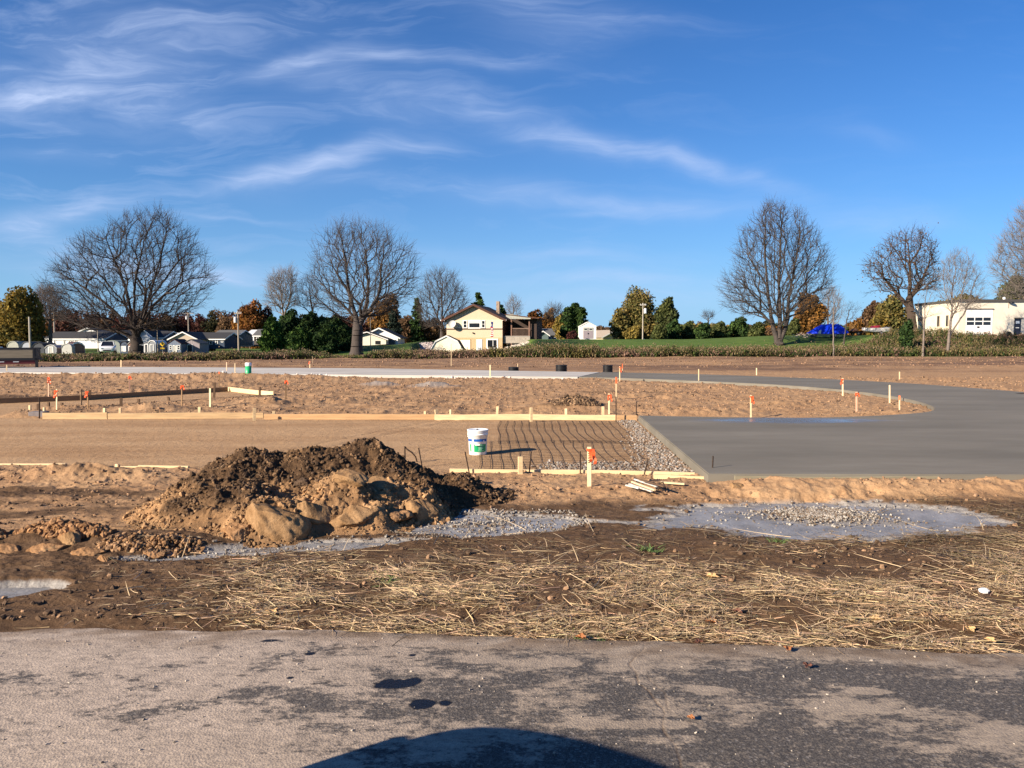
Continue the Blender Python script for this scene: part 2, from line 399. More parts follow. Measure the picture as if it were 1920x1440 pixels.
# rows close together near the camera, wide apart far away
ys = [3.7]
while ys[-1] < 3200:
    y = ys[-1]; ys.append(y + max(.010, y * y / 1300 * (.42 if y < 60 else .8)) if y < 170 else y * 1.12)
ys = np.array(ys)
u = np.linspace(-1, 1, 1250)
Yg, Ug = np.meshgrid(ys, u, indexing='ij'); Xg = Ug * (Yg * .80 + 1.2)
Zg = H(Xg, Yg)
x, y = Xg, Yg
st = strip_mask(x, y)
wob = .25 * fbm(x * .8, y * 1.2, 4, 101)
tan_ = np.maximum(ss(7.75, 8.15, y + wob), .85 * ss(-2.6, -3.4, x + wob) * ss(6.25, 6.7, y + .6 * wob) * ss(-.35, .15, fbm(x * .8, y * 2.4, 4, 108)))
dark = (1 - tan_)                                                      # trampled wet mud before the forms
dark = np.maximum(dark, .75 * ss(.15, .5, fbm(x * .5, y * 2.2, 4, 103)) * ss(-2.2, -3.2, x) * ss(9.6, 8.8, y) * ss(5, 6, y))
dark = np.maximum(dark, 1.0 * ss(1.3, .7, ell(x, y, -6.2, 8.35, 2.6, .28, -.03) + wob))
dark = np.maximum(dark, 1.0 * ss(1.25, .85, ell(x, y, -16.6, 22.9, 2.5, 1.0) + wob))  # dark soil with the shade of the left hollow painted in
dark = np.maximum(dark, .9 * ss(1.2, .8, ell(x, y, -13.3, 36.2, 6.5, .8, .02) + .5 * wob) * ss(-7, -8, x))  # shadow band before the pale drive, put in as dark soil
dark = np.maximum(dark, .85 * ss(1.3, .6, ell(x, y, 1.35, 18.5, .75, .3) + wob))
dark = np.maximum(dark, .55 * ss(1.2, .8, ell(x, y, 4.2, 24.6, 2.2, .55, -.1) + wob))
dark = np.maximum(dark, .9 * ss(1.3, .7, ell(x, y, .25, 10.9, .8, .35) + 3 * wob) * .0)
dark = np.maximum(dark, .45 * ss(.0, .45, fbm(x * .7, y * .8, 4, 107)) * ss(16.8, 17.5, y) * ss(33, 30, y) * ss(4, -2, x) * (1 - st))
# bare mound of the far field: redder and darker soil in streaks
fard = ss(41, 45, y) * ss(130, 100, y)
farn = ss(-.25, .25, fbm(x * .045, y * .30, 5, 109) + .35 * fbm(x * .3, y * 1.2, 3, 110))
grey = ss(-.03, .04, pudmask(x, y)) * .9 * ss(8.12, 7.98, y)
for gx, gy, gr in ((-2.9, 28, .8), (-4.9, 28.6, .7)): grey = np.maximum(grey, .7 * ss(1.3, .5, ell(x, y, gx, gy, gr * 1.2, gr) + wob))
grass = ss(80, 88, y + 4 * fbm(x * .1, y * .1, 2, 111)) * .95
brown = ss(-1.4, -2.6, x) * ss(8, 7.6, y) * .6
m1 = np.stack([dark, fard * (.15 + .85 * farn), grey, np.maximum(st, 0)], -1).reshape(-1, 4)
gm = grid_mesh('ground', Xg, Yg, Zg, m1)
a2 = gm.color_attributes.new('Msk', 'FLOAT_COLOR', 'POINT')
m2 = np.stack([grass, brown, ss(4.9, 4.5, y), np.ones_like(x)], -1).astype(np.float32); a2.data.foreach_set('color', m2.ravel())

m, nt, bs = newmat('soil')
tcn = nd(nt, 'ShaderNodeTexCoord'); ob = tcn.outputs['Object']
A1 = nd(nt, 'ShaderNodeAttribute', attribute_name='Col'); A2 = nd(nt, 'ShaderNodeAttribute', attribute_name='Msk')
s1 = nd(nt, 'ShaderNodeSeparateColor'); nt.links.new(A1.outputs['Color'], s1.inputs[0])
s2 = nd(nt, 'ShaderNodeSeparateColor'); nt.links.new(A2.outputs['Color'], s2.inputs[0])
nA = noise_node(nt, .9, 8, .62, ob); nB = noise_node(nt, 9, 8, .65, ob); nC = noise_node(nt, 60, 6, .7, ob); nD = noise_node(nt, 2.6, 7, .6, ob)
sand = mixc(nt, rmp(nt, nA.outputs[0], .35, .65), (.36, .215, .115), (.47, .30, .165))
sand = mixc(nt, rmp(nt, nB.outputs[0], .38, .68, 0, .55), sand, (.28, .155, .078))
mst = nd(nt, 'ShaderNodeMapping'); mst.inputs['Scale'].default_value = (.25, 1.3, 1); mst.inputs['Rotation'].default_value = (0, 0, .16); nt.links.new(ob, mst.inputs[0])
nE = noise_node(nt, .9, 8, .68, mst.outputs[0])
prep = mixc(nt, rmp(nt, nD.outputs[0], .3, .7), (.41, .26, .14), (.50, .325, .18))
prep = mixc(nt, rmp(nt, nE.outputs[0], .42, .66, 0, .75), prep, (.32, .185, .09))
prep = mixc(nt, rmp(nt, nB.outputs[0], .58, .72, 0, .5), prep, (.22, .13, .07))
sand = mixc(nt, A1.outputs['Alpha'], sand, prep)
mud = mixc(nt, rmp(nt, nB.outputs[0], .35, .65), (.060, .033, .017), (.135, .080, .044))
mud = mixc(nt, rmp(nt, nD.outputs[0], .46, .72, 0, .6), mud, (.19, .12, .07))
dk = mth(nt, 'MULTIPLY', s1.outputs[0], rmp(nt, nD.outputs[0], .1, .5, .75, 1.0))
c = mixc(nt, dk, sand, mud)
far1 = mixc(nt, rmp(nt, nA.outputs[0], .35, .65), (.13, .075, .045), (.24, .145, .09))
c = mixc(nt, s1.outputs[1], c, far1)
gry = mixc(nt, rmp(nt, nC.outputs[0], .35, .65), (.22, .20, .19), (.40, .39, .37))
c = mixc(nt, s1.outputs[2], c, gry)
gm_ = mixc(nt, rmp(nt, nA.outputs[0], .3, .7), (.06, .12, .02), (.10, .17, .03))
c = mixc(nt, s2.outputs[0], c, gm_)
c = mixc(nt, rmp(nt, nC.outputs[0], .3, .75, 0, .6), c, mixc(nt, 1., c, (.55, .5, .45), 'MULTIPLY'))
nt.links.new(c, bs.inputs['Base Color'])
bs.inputs['Roughness'].default_value = .92; bs.inputs['Specular IOR Level'].default_value = .15
b1 = bump(nt, nB.outputs[0], .8, .03, bs); bump(nt, nC.outputs[0], .8, .008, bs, b1)
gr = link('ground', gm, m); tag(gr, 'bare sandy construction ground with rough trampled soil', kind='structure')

# ------------------------------------------------------------ old dusty asphalt in front
def crackline(y):   # x of the crack at depth y
    return np.interp(y, [2.3, 3.1, 3.25, 3.45, 3.7, 3.95, 4.15, 4.3], [.62, .69, .66, .70, .64, .62, .74, .77]) + .02 * pn(y * 9, y * 0, 7)
def crack2(y): return np.interp(y, [3.45, 3.6, 3.75], [.72, .74, .69])
nx, ny = 1500, 430
Yp, Xp = np.meshgrid(np.linspace(1.6, 4.75, ny), np.linspace(-4.6, 4.8, nx), indexing='ij')
x, y = Xp, Yp
edge = 4.36 - .045 * ss(-1, 3.5, x) * 8 * .9 + .05 * fbm(x * 1.1, 0 * y, 3, 201)
edge = 4.40 - .085 * np.maximum(x + 1.2, 0) + .09 * fbm(x * 1.4, 0 * y, 5, 201) - .12 * ss(-2.4, -3.2, x) * 0
dc = np.abs(x - crackline(y)) ; dc2 = np.where((y > 3.4) & (y < 3.8), np.abs(x - crack2(y)), 9)
cr = np.maximum(np.exp(-(dc / .006) ** 2) * ss(4.3, 4.1, y), .6 * np.exp(-(dc2 / .005) ** 2)) * (0.5 + .5 * ss(-.2, .2, pn(y * 6, x * 2, 9)))
Z = .004 * fbm(x * .8, y * .8, 3, 203) + .0008 * fbm(x * 14, y * 14, 3, 205) - .0035 * cr
Z = Z - .09 * ss(0, .12, y - edge)
dist_l = ss(.4, -1.8, x)
dust = .34 + 1.1 * fbm(x * .9, y * 1.8, 5, 211) + .52 * dist_l - .06 * ss(.0, 1.5, x) + 1.0 * fbm(x * 3.5, y * 7, 4, 213) * .6
dust = np.maximum(dust, ss(.22, .0, np.abs(y - edge + .1)) * .8)
for cx, cy, rx, ry in ((1.73, 3.62, .12, .045), (.98, 3.63, .14, .05), (-.55, 3.72, .10, .04), (.15, 3.95, .25, .07), (-.2, 4.18, .25, .05), (.45, 3.30, .4, .05), (-.18, 4.0, .2, .06), (.95, 4.15, .25, .04)):
    dust = np.maximum(dust, 1.05 * ss(1.3, .5, ell(x, y, cx, cy, rx, ry) + .4 * fbm(x * 8, y * 8, 3, 215)))
wet = 0 * x
WET = [(-.585, 3.70, .10, .055), (-.42, 3.49, .066, .05), (-.315, 3.50, .028, .032), (-.50, 3.73, .05, .04), (-.99, 4.08, .03, .022), (-1.10, 4.07, .03, .02), (-.96, 4.14, .045, .018), (-1.14, 3.98, .035, .02),
       (-1.02, 3.87, .035, .012), (-1.12, 3.77, .018, .015), (-1.38, 3.80, .03, .014), (-1.38, 4.25, .05, .018), (-.66, 4.03, .04, .014), (-.54, 4.05, .022, .016), (-.92, 3.72, .016, .012), (-1.9, 3.74, .03, .012), (-1.35, 3.29, .018, .01),
       (-.5, 3.98, .02, .012), (-.98, 3.70, .02, .01), (-.35, 3.40, .012, .01), (-.28, 3.76, .01, .01), (-2.2, 3.66, .02, .01)]
for i, (cx, cy, rx, ry) in enumerate(WET):
    wet = np.maximum(wet, ss(1.12, .94, ell(x, y, cx, cy, rx, ry, .1) + .28 * fbm(x * 26 + i, y * 26, 3, 217)) * (1. if rx > .045 or i in (2, 5, 9, 13) else .62))
muddy = ss(.30, .0, edge - y - .16 * fbm(x * 1.6, y * 3, 4, 221)) * ss(-.5, .3, fbm(x * 4, y * 8, 4, 223)) * .9
cr = np.maximum(cr * .75, muddy)
pm = grid_mesh('pavement', Xp, Yp, Z, np.stack([np.clip(dust, 0, 1), wet, cr, dist_l], -1).reshape(-1, 4))
m, nt, bs = newmat('old_asphalt')
ob = nd(nt, 'ShaderNodeTexCoord').outputs['Object']; A1 = nd(nt, 'ShaderNodeAttribute', attribute_name='Col')
s1 = nd(nt, 'ShaderNodeSeparateColor'); nt.links.new(A1.outputs['Color'], s1.inputs[0])
mp = nd(nt, 'ShaderNodeMapping'); mp.inputs['Scale'].default_value = (1, 1.7, 1); mp.inputs['Rotation'].default_value = (0, 0, .12); nt.links.new(ob, mp.inputs[0])
nA = noise_node(nt, 3.2, 9, .68, mp.outputs[0]); nB = noise_node(nt, 38, 8, .75, ob); nC = noise_node(nt, 170, 3, .6, ob)
vor = nd(nt, 'ShaderNodeTexVoronoi'); vor.inputs['Scale'].default_value = 95; nt.links.new(ob, vor.inputs['Vector'])
asph = mixc(nt, rmp(nt, vor.outputs['Distance'], .05, .6), (.060, .058, .060), (.022, .022, .025))
vs_ = nd(nt, 'ShaderNodeSeparateColor'); nt.links.new(vor.outputs['Color'], vs_.inputs[0])
asph = mixc(nt, rmp(nt, vs_.outputs[0], .90, .99, 0, .75), asph, (.22, .20, .185))
v2 = nd(nt, 'ShaderNodeTexVoronoi'); v2.inputs['Scale'].default_value = 230; nt.links.new(ob, v2.inputs['Vector']); v2s = nd(nt, 'ShaderNodeSeparateColor'); nt.links.new(v2.outputs['Color'], v2s.inputs[0])
asph = mixc(nt, rmp(nt, v2s.outputs[1], .5, 1, 0, .5), asph, (.17, .15, .13))
asph = mixc(nt, rmp(nt, nB.outputs[0], .50, .68, 0, .65), asph, (.27, .22, .17))
dustc = mixc(nt, rmp(nt, nA.outputs[0], .35, .68), (.30, .235, .17), (.44, .35, .26))
dustc = mixc(nt, rmp(nt, nB.outputs[0], .35, .7, 0, .5), dustc, (.17, .145, .13))
pink = mixc(nt, rmp(nt, nA.outputs[0], .3, .7), (.46, .365, .285), (.55, .44, .35))
dustc = mixc(nt, mth(nt, 'MULTIPLY', A1.outputs['Alpha'], .75), dustc, pink)
f = mth(nt, 'ADD', mth(nt, 'MULTIPLY', s1.outputs[0], .85), mth(nt, 'MULTIPLY', mth(nt, 'SUBTRACT', nA.outputs[0], .5), 1.7))
f = mth(nt, 'ADD', f, mth(nt, 'MULTIPLY', mth(nt, 'SUBTRACT', nB.outputs[0], .5), 1.1))
mps = nd(nt, 'ShaderNodeMapping'); mps.inputs['Scale'].default_value = (1.6, 9, 1); mps.inputs['Rotation'].default_value = (0, 0, -.08); nt.links.new(ob, mps.inputs[0])
nS = noise_node(nt, 3.0, 9, .72, mps.outputs[0]); f = mth(nt, 'ADD', f, mth(nt, 'MULTIPLY', mth(nt, 'SUBTRACT', nS.outputs[0], .5), 1.0))
nM = noise_node(nt, 14, 10, .78, mp.outputs[0]); f = mth(nt, 'ADD', f, mth(nt, 'MULTIPLY', mth(nt, 'SUBTRACT', nM.outputs[0], .5), 1.9))
f = rmp(nt, f, .24, .58, .10, 1.)
dustc = mixc(nt, rmp(nt, nM.outputs[0], .40, .60, .55, 0), dustc, (.17, .14, .12))
dustc = mixc(nt, rmp(nt, nS.outputs[0], .5, .72, 0, .45), dustc, (.20, .165, .135))
dustc = mixc(nt, rmp(nt, v2s.outputs[0], .82, .98, 0, .6), dustc, (.13, .11, .10))
c = mixc(nt, f, asph, dustc)
c = mixc(nt, s1.outputs[1], c, (.006, .006, .009))
c = mixc(nt, mth(nt, 'MULTIPLY', s1.outputs[2], .8), c, (.13, .085, .052))
nt.links.new(c, bs.inputs['Base Color'])
nt.links.new(rmp(nt, s1.outputs[1], .8, 1., .85, .42), bs.inputs['Roughness']); bs.inputs['Specular IOR Level'].default_value = .25
b1 = bump(nt, nB.outputs[0], .35, .0025, bs); b2 = bump(nt, vor.outputs['Distance'], .6, .003, bs, b1); bump(nt, nC.outputs[0], .5, .002, bs, b2)
pv = link('pavement', pm, m); tag(pv, 'old cracked dusty asphalt pavement with dark wet spots', kind='structure')
xq = MB(); xq.add([(-40, -30, -.012), (40, -30, -.012), (40, 1.61, -.012), (-40, 1.61, -.012), (-40, 4.3, -.03), (-4.59, 1.61, -.012), (-4.59, 4.3, -.03), (4.79, 1.61, -.012), (4.79, 4.1, -.03), (40, 4.1, -.03)],
                  [(0, 1, 2, 3), (3, 5, 6, 4), (7, 2, 9, 8)])
o = xq.build('road', m); tag(o, 'old asphalt lane continuing behind the camera', kind='structure')

# ------------------------------------------------------------ concrete slabs
def slab(name, pts, ztop, zbot, m, label):
    bm = bmesh.new(); vs = [bm.verts.new((p[0], p[1], ztop)) for p in pts]
    f = bm.faces.new(vs); bmesh.ops.recalc_face_normals(bm, faces=[f])
    if f.normal.z < 0: f.normal_flip()
    r = bmesh.ops.extrude_face_region(bm, geom=[f]); nv = [g for g in r['geom'] if isinstance(g, bmesh.types.BMVert)]
    # r is the moved copy: keep it on top, push the originals down
    for v in vs: v.co.z = zbot
    bmesh.ops.recalc_face_normals(bm, faces=bm.faces)
    top = [e for e in bm.edges if all(abs(v.co.z - ztop) < 1e-5 for v in e.verts)]
    bmesh.ops.bevel(bm, geom=top, offset=.012, segments=2, affect='EDGES')
    bmesh.ops.triangulate(bm, faces=[f for f in bm.faces if len(f.verts) > 4])
    me = bpy.data.meshes.new(name); bm.to_mesh(me); bm.free()
    o = link(name, me, m); tag(o, label, kind='structure'); return o
def smooth_poly(pts, n=4):
    out = []
    for i in range(len(pts) - 1):
        p0 = pts[max(i - 1, 0)]; p1 = pts[i]; p2 = pts[i + 1]; p3 = pts[min(i + 2, len(pts) - 1)]
        for k in range(n):
            t = k / n
            out.append(tuple(.5 * ((2 * p1[j]) + (-p0[j] + p2[j]) * t + (2 * p0[j] - 5 * p1[j] + 4 * p2[j] - p3[j]) * t * t + (-p0[j] + 3 * p1[j] - 3 * p2[j] + p3[j]) * t ** 3) for j in range(2)))
    out.append(tuple(pts[-1][:2])); return out
ZT = .13
g2 = lambda px, py: tuple(G(px, py, ZT)[:2])
outer = smooth_poly([(30, 20.5), g2(1990, 740), g2(1920, 735), g2(1820, 727), g2(1700, 718.5), g2(1550, 710.5), g2(1400, 704.5), g2(1250, 700), g2(1130, 697.5)])
inner = smooth_poly([g2(1085, 706.6), g2(1200, 710), g2(1310, 714.5), g2(1450, 721), g2(1580, 731), g2(1680, 744), g2(1735, 757), g2(1752, 766), g2(1738, 772), g2(1690, 776.5), g2(1600, 781), g2(1500, 783), g2(1350, 782)])
pts = [g2(1197, 779), (2.33, 8.98), (6, 8.92), (14, 8.85), (30, 8.8)] + outer + inner
m, nt, bs = newmat('fresh_concrete')
ob = nd(nt, 'ShaderNodeTexCoord').outputs['Object']
mp = nd(nt, 'ShaderNodeMapping'); mp.inputs['Scale'].default_value = (.35, 1.1, 1); mp.inputs['Rotation'].default_value = (0, 0, -.25); nt.links.new(ob, mp.inputs[0])
nA = noise_node(nt, .8, 7, .6, mp.outputs[0]); nB = noise_node(nt, 5, 8, .7, mp.outputs[0]); nC = noise_node(nt, 120, 4, .6, ob)
c = mixc(nt, rmp(nt, nA.outputs[0], .33, .67), (.132, .121, .097), (.198, .180, .147))
c = mixc(nt, rmp(nt, nB.outputs[0], .35, .75, 0, .5), c, (.14, .118, .095))
geo = nd(nt, 'ShaderNodeNewGeometry'); sx = nd(nt, 'ShaderNodeSeparateXYZ'); nt.links.new(geo.outputs['Normal'], sx.inputs[0])
sp = nd(nt, 'ShaderNodeSeparateXYZ'); nt.links.new(ob, sp.inputs[0])
dx = mth(nt, 'DIVIDE', mth(nt, 'SUBTRACT', sp.outputs[0], 5.6), 1.9); dy = mth(nt, 'DIVIDE', mth(nt, 'SUBTRACT', sp.outputs[1], 15.1), .55)
rr = mth(nt, 'ADD', mth(nt, 'ADD', mth(nt, 'MULTIPLY', dx, dx), mth(nt, 'MULTIPLY', dy, dy)), mth(nt, 'MULTIPLY', mth(nt, 'SUBTRACT', nB.outputs[0], .5), 2.4))
wetf = rmp(nt, rr, 1.3, .3)
nt.links.new(rmp(nt, wetf, 0, 1, .8, .22), bs.inputs['Roughness'])
c = mixc(nt, mth(nt, 'MULTIPLY', wetf, .3), c, (.10, .10, .11))
nt.links.new(c, bs.inputs['Base Color'])
nt.links.new(rmp(nt, wetf, 0, 1, .18, .45), bs.inputs['Specular IOR Level'])
bump(nt, nC.outputs[0], .4, .0015, bs)
slab('road', pts, ZT, -.25, m, 'fresh dark grey concrete drive curving round the dirt island')
# dig the ground out under the slab
def inpoly(px_, py_, P_):
    c = np.zeros(len(px_), bool); n = len(P_); j = n - 1
    for i in range(n):
        xi, yi = P_[i]; xj, yj = P_[j]
        t = ((yi > py_) != (yj > py_)) & (px_ < (xj - xi) * (py_ - yi) / (yj - yi + 1e-12) + xi); c ^= t; j = i
    return c
co = np.empty(len(gm.vertices) * 3, np.float32); gm.vertices.foreach_get('co', co); co = co.reshape(-1, 3)
sel = np.where((co[:, 1] > 8.8) & (co[:, 1] < 42))[0]; ins = sel[inpoly(co[sel, 0], co[sel, 1], pts)]
co[ins, 2] = np.minimum(co[ins, 2], .03); gm.vertices.foreach_set('co', co.ravel()); gm.update()
# older, cured concrete of the far drive
oldm = mat('cured_concrete', (.43, .40, .36), .85, .22, .8, .002, stretch=(.3, 1, 1))
pts = [g2(1083, 706.6), g2(1125, 697.6), g2(900, 694), g2(700, 690.5), g2(300, 688), g2(0, 687), (-60, 47), (-60, 40), g2(0, 697.5), g2(150, 698.8), g2(300, 700), g2(600, 702), g2(850, 704.2), g2(1000, 705.8)]
slab('road', pts, ZT - .004, -.2, oldm, 'pale cured concrete drive across the far side of the site')
# form plank left on the slab's near face
conc_side = mat('cement_stained_board', (.20, .175, .12), .9, .25, 4, .003, stretch=(.4, 3, 6))
def board(a, b, h, t, z0, m, label, cat='form board', group=None, name='form_board', knots=True):
    a = Vector((a[0], a[1], 0)); b = Vector((b[0], b[1], 0)); L = (b - a).length
    rt = bpy.data.objects.new(name, None)
    mb = MB(); n = 6
    for k in range(n):      # slightly bowed plank
        pass
    xs = np.linspace(0, L, n + 1); vs = []; fs = []
    for k, xx in enumerate(xs):
        off = .012 * math.sin(xx * 1.3 + a.x) ; dz = .006 * math.sin(xx * 2.1 + a.y)
        for (yy, zz) in ((-t / 2, z0), (t / 2, z0), (t / 2, z0 + h), (-t / 2, z0 + h)): vs.append((xx, yy + off, zz + dz))
    for k in range(n):
        q = k * 4
        for j in range(4): fs.append((q + j, q + (j + 1) % 4, q + 4 + (j + 1) % 4, q + 4 + j))
    fs += [(3, 2, 1, 0), (n * 4, n * 4 + 1, n * 4 + 2, n * 4 + 3)]
    mb.add(vs, fs); o = mb.build(name, m, bevel=.003)
    o.location = (a.x, a.y, 0); o.rotation_euler = (0, 0, math.atan2(b.y - a.y, b.x - a.x))
    tag(o, label, cat, group); return o
board((2.62, 8.90), (5.0, 8.875), .065, .03, .055, conc_side, 'grey cement-stained board on the near face of the fresh slab', 'form board', 'form boards round the pour')
lower = mat('slab_side_concrete', (.175, .155, .115), .9, .2, 3, .004, stretch=(.5, 2, 8))
# ------------------------------------------------------------ materials for the objects
wood_new = mat('pale_lumber', (.62, .46, .26), .75, .16, 5, .002, stretch=(.6, 6, 6))
wood_red = mat('orange_lumber', (.44, .27, .135), .8, .18, 4, .002, stretch=(.5, 6, 6))
wood_old_shaded = mat('weathered_shaded_lumber', (.22, .135, .07), .85, .22, 4, .002, stretch=(.5, 6, 6))  # old stakes; also carries the shade of the side walk boards in its colour
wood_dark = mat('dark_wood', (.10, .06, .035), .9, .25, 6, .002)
lathm = mat('stake_lath', (.66, .50, .30), .75, .14, 12, .001, stretch=(4, 4, .6))
lathpink = mat('stake_lath_sprayed', (.62, .36, .24), .75, .14, 12, .001, stretch=(4, 4, .6))
wood_mid = mat('dull_lumber', (.44, .30, .16), .8, .2, 4, .002, stretch=(.5, 6, 6))
orange = mat('orange_ribbon', (.85, .13, .04), .45, .12, 9)
orangep = mat('orange_paint', (.75, .16, .06), .6, .12, 9)
rebarm = mat('rusty_steel', (.045, .028, .020), .75, .35, 40, .001, metal=.2)
black = mat('black_plastic', (.012, .012, .014), .45, .2, 12)
white = mat('white_paint', (.78, .77, .74), .55, .06, 2)
blackink = mat('black_marker', (.01, .01, .01), .6, .1, 5)

# ------------------------------------------------------------ form boards
GB = 'form boards round the pour'
def zg(x, y): return Hs(x, y)
def nb(px): 
    # a point of the near form line under photo column px
    a = (px - 960) / FPX; yy = 9.78 / (1 + .085 * a); return (a * yy, yy - .02)
board(nb(843), (2.30, nb(1330)[1] - .02), .075, .04, -.02, wood_new, 'long pale form board along the near edge of the wire mesh', 'form board', GB)
board((1.75, 9.36), (3.05, 9.12), .085, .04, -.03, wood_new, 'short pale board lapping the near form board by the slab corner', 'form board', GB)
board((3.0, 9.05), (3.42, 8.99), .04, .05, -.02, wood_new, 'short thin board end sticking out before the slab face', 'form board', GB)
board(nb(-60), nb(118), .07, .04, -.03, wood_new, 'pale board half buried in soil at the far left of the near form line', 'form board', GB)
board(nb(255), nb(350), .075, .04, -.035, wood_new, 'pale board half buried just left of the big soil mound', 'form board', GB)
board(nb(112), nb(262), .055, .04, -.035, wood_new, 'pale board sunk among soil heaps behind the little white stake top', 'form board', GB)
fb = lambda px, py: tuple(G(px, py, 0)[:2])
board(fb(80, 785.5), fb(202, 785.5), .15, .04, -.01, wood_mid, 'short form board at the left corner of the far form line', 'form board', GB)
board(fb(203, 785.5), fb(494, 784.5), .14, .04, -.01, wood_mid, 'long pale board on the left stretch of the far form line', 'form board', GB)
board(fb(495, 786.5), fb(815, 786.5), .13, .04, -.01, wood_red, 'long reddish board in the middle of the far form line', 'form board', GB)
board(fb(815, 787), fb(1155, 788), .13, .045, -.01, wood_new, 'bright board with joints behind the bucket on the far form line', 'form board', GB)
board(fb(1156, 788.5), fb(1194, 788.5), .13, .05, -.01, wood_red, 'short orange board touching the back corner of the fresh slab', 'form board', GB)
board(fb(-60, 759), fb(150, 751), .16, .04, -.01, wood_old_shaded, 'dark board leading left from the strip of the side walk', 'form board', GB)
board(fb(151, 751), fb(427, 734), .16, .04, -.01, wood_old_shaded, 'long shaded board on the back edge of the side walk form', 'form board', GB)  # faces away from the sun; its shade is in the wood colour
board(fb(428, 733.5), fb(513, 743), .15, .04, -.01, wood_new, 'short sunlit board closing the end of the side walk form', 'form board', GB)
board(fb(512, 743.5), fb(228, 762), .075, .04, -.01, wood_old_shaded, 'thin dark board on the front edge of the side walk form', 'form board', GB)
board(fb(228, 762.3), fb(60, 773), .06, .04, -.01, wood_old_shaded, 'thin dark board ending at the concrete block corner', 'form board', GB)
# block of old concrete at the left corner
p = G(68, 783, 0)
mb = MB().box(-.17, .17, -.12, .12, -.02, .13)
o = mb.build('concrete_block', mat('grey_block', (.16, .14, .14), .9, .2, 9, .004), None, (p.x, p.y + .1, 0), bevel=.012); tag(o, 'grey concrete lump at the left corner of the far form line', 'concrete block')

# ------------------------------------------------------------ stakes
def stake(px, top, bot, w, label, m=None, d=None, flag=None, lean=0., point=True, th=.016, mark=False, paint=None, name='survey_stake', cat='survey stake', group='survey stakes over the site', z=None):
    b = G(px, bot, 0) if d is None else P(px, bot, d)
    z0 = zg(b.x, b.y) if z is None else z
    b = G(px, bot, z0)
    t = P(px + lean, top, b.y); hgt = t.z - z0
    rt = empty(name, (b.x, b.y, z0), label, cat, group)
    mb = MB(); dx = t.x - b.x
    yaw = random.uniform(-.5, .5)
    q = Vector((math.cos(yaw), math.sin(yaw), 0)); n = Vector((-math.sin(yaw), math.cos(yaw), 0))
    def ring(zz, ww):
        c = Vector((dx * zz / hgt, 0, zz))
        return [c - q * ww / 2 - n * th / 2, c + q * ww / 2 - n * th / 2, c + q * ww / 2 + n * th / 2, c - q * ww / 2 + n * th / 2]
    vs = ring(-.12, w) + ring(hgt * .5, w) + ring(hgt, w)
    fs = []
    for k in range(2):
        for j in range(4): fs.append((k * 4 + j, k * 4 + (j + 1) % 4, k * 4 + 4 + (j + 1) % 4, k * 4 + 4 + j))
    fs += [(3, 2, 1, 0), (8, 9, 10, 11)]
    mb.add(vs, fs); mb.build('post', m or lathm, rt, bevel=.0015)
    top_ = Vector((dx, 0, hgt))
    if paint:
        pb = MB(); a = hgt * (1 - paint)
        pb.add([v + (v - Vector((dx * a / hgt, 0, a))).normalized() * .0 for v in ring(a, w + .005)] + ring(hgt + .003, w + .005), [(0, 1, 5, 4), (1, 2, 6, 5), (2, 3, 7, 6), (3, 0, 4, 7), (4, 5, 6, 7)])
        # a skin a little proud of the wood
        pb2 = MB()
        for i, v in enumerate(pb.v):
            c = Vector((dx * v[2] / hgt, 0, v[2])); r = Vector(v) - c; r2 = r + r.normalized() * .004 if r.length else r
            pb2.v.append(tuple(c + r2))
        pb2.f = pb.f; pb2.build('painted_top', orangep if paint < .9 else lathpink, rt)
    if mark:
        k = MB()
        for i in range(6):
            zz = hgt * (.62 + .055 * i); c = Vector((dx * zz / hgt, 0, zz)) - n * (th / 2 + .002)
            k.bar(c - q * w * .28, c + q * w * (.3 if i % 2 else .1) + Vector((0, 0, .012)), .003, .008)
            k.bar(c + q * w * .1 + Vector((0, 0, .004)), c + q * w * .3 + Vector((0, 0, .03)), .003, .006)
        k.build('handwriting', blackink, rt)
    if flag:
        # strips of marking ribbon knotted near the top and hanging down
        side = {'r': 1, 'l': -1, 'b': 1}[flag[0]]; n2 = 2 if len(flag) > 1 else 1
        k = MB(); fl = hgt * (.36 if 's' not in flag else .2)
        for j in range(n2 + 1):
            sd = side if j == 0 else (-side * .35 if flag[0] == 'b' else side * .25)
            a = top_ + Vector((sd * (w / 2 + .003), -th, -.02)); pts = []
            for i in range(6):
                t_ = i / 5
                pts.append(a + Vector((sd * (.012 + .03 * t_ * (1 + .3 * math.sin(i * 2.1 + j))), -.012 * math.sin(i * 1.7 + j), -fl * t_ * (1 - .15 * j))))
            for i in range(5):
                ww = Vector((.016, .004 * (-1) ** i, 0))
                p0, p1 = pts[i], pts[i + 1]
                b0 = len(k.v); k.v += [tuple(p0 - ww), tuple(p0 + ww), tuple(p1 + ww), tuple(p1 - ww)] + [tuple(v + Vector((0, .003, 0))) for v in (p0 - ww, p0 + ww, p1 + ww, p1 - ww)]
                k.f += [(b0, b0 + 1, b0 + 2, b0 + 3), (b0 + 7, b0 + 6, b0 + 5, b0 + 4), (b0, b0 + 3, b0 + 7, b0 + 4), (b0 + 1, b0 + 5, b0 + 6, b0 + 2)]
        k.box(top_.x - w / 2 - .006, top_.x + w / 2 + .006, -th, th, hgt - .045, hgt - .02)
        k.build('ribbon', orange, rt)
    return rt
S = stake
S(1105, 838, 916, .047, 'tall pale stake with writing and orange ribbon before the near form board', flag='rr', mark=True, th=.02)
S(1142, 738, 775, .035, 'pale stake with two orange ribbons behind the far form board by the dark heap', flag='bb')
S(1155.5, 707, 748, .035, 'pale stake with orange top standing behind the rebar rod', paint=.3)
S(1162, 687, 717, .035, 'pale stake with orange ribbon at its top before the fresh grey drive', flag='rr', d=None)
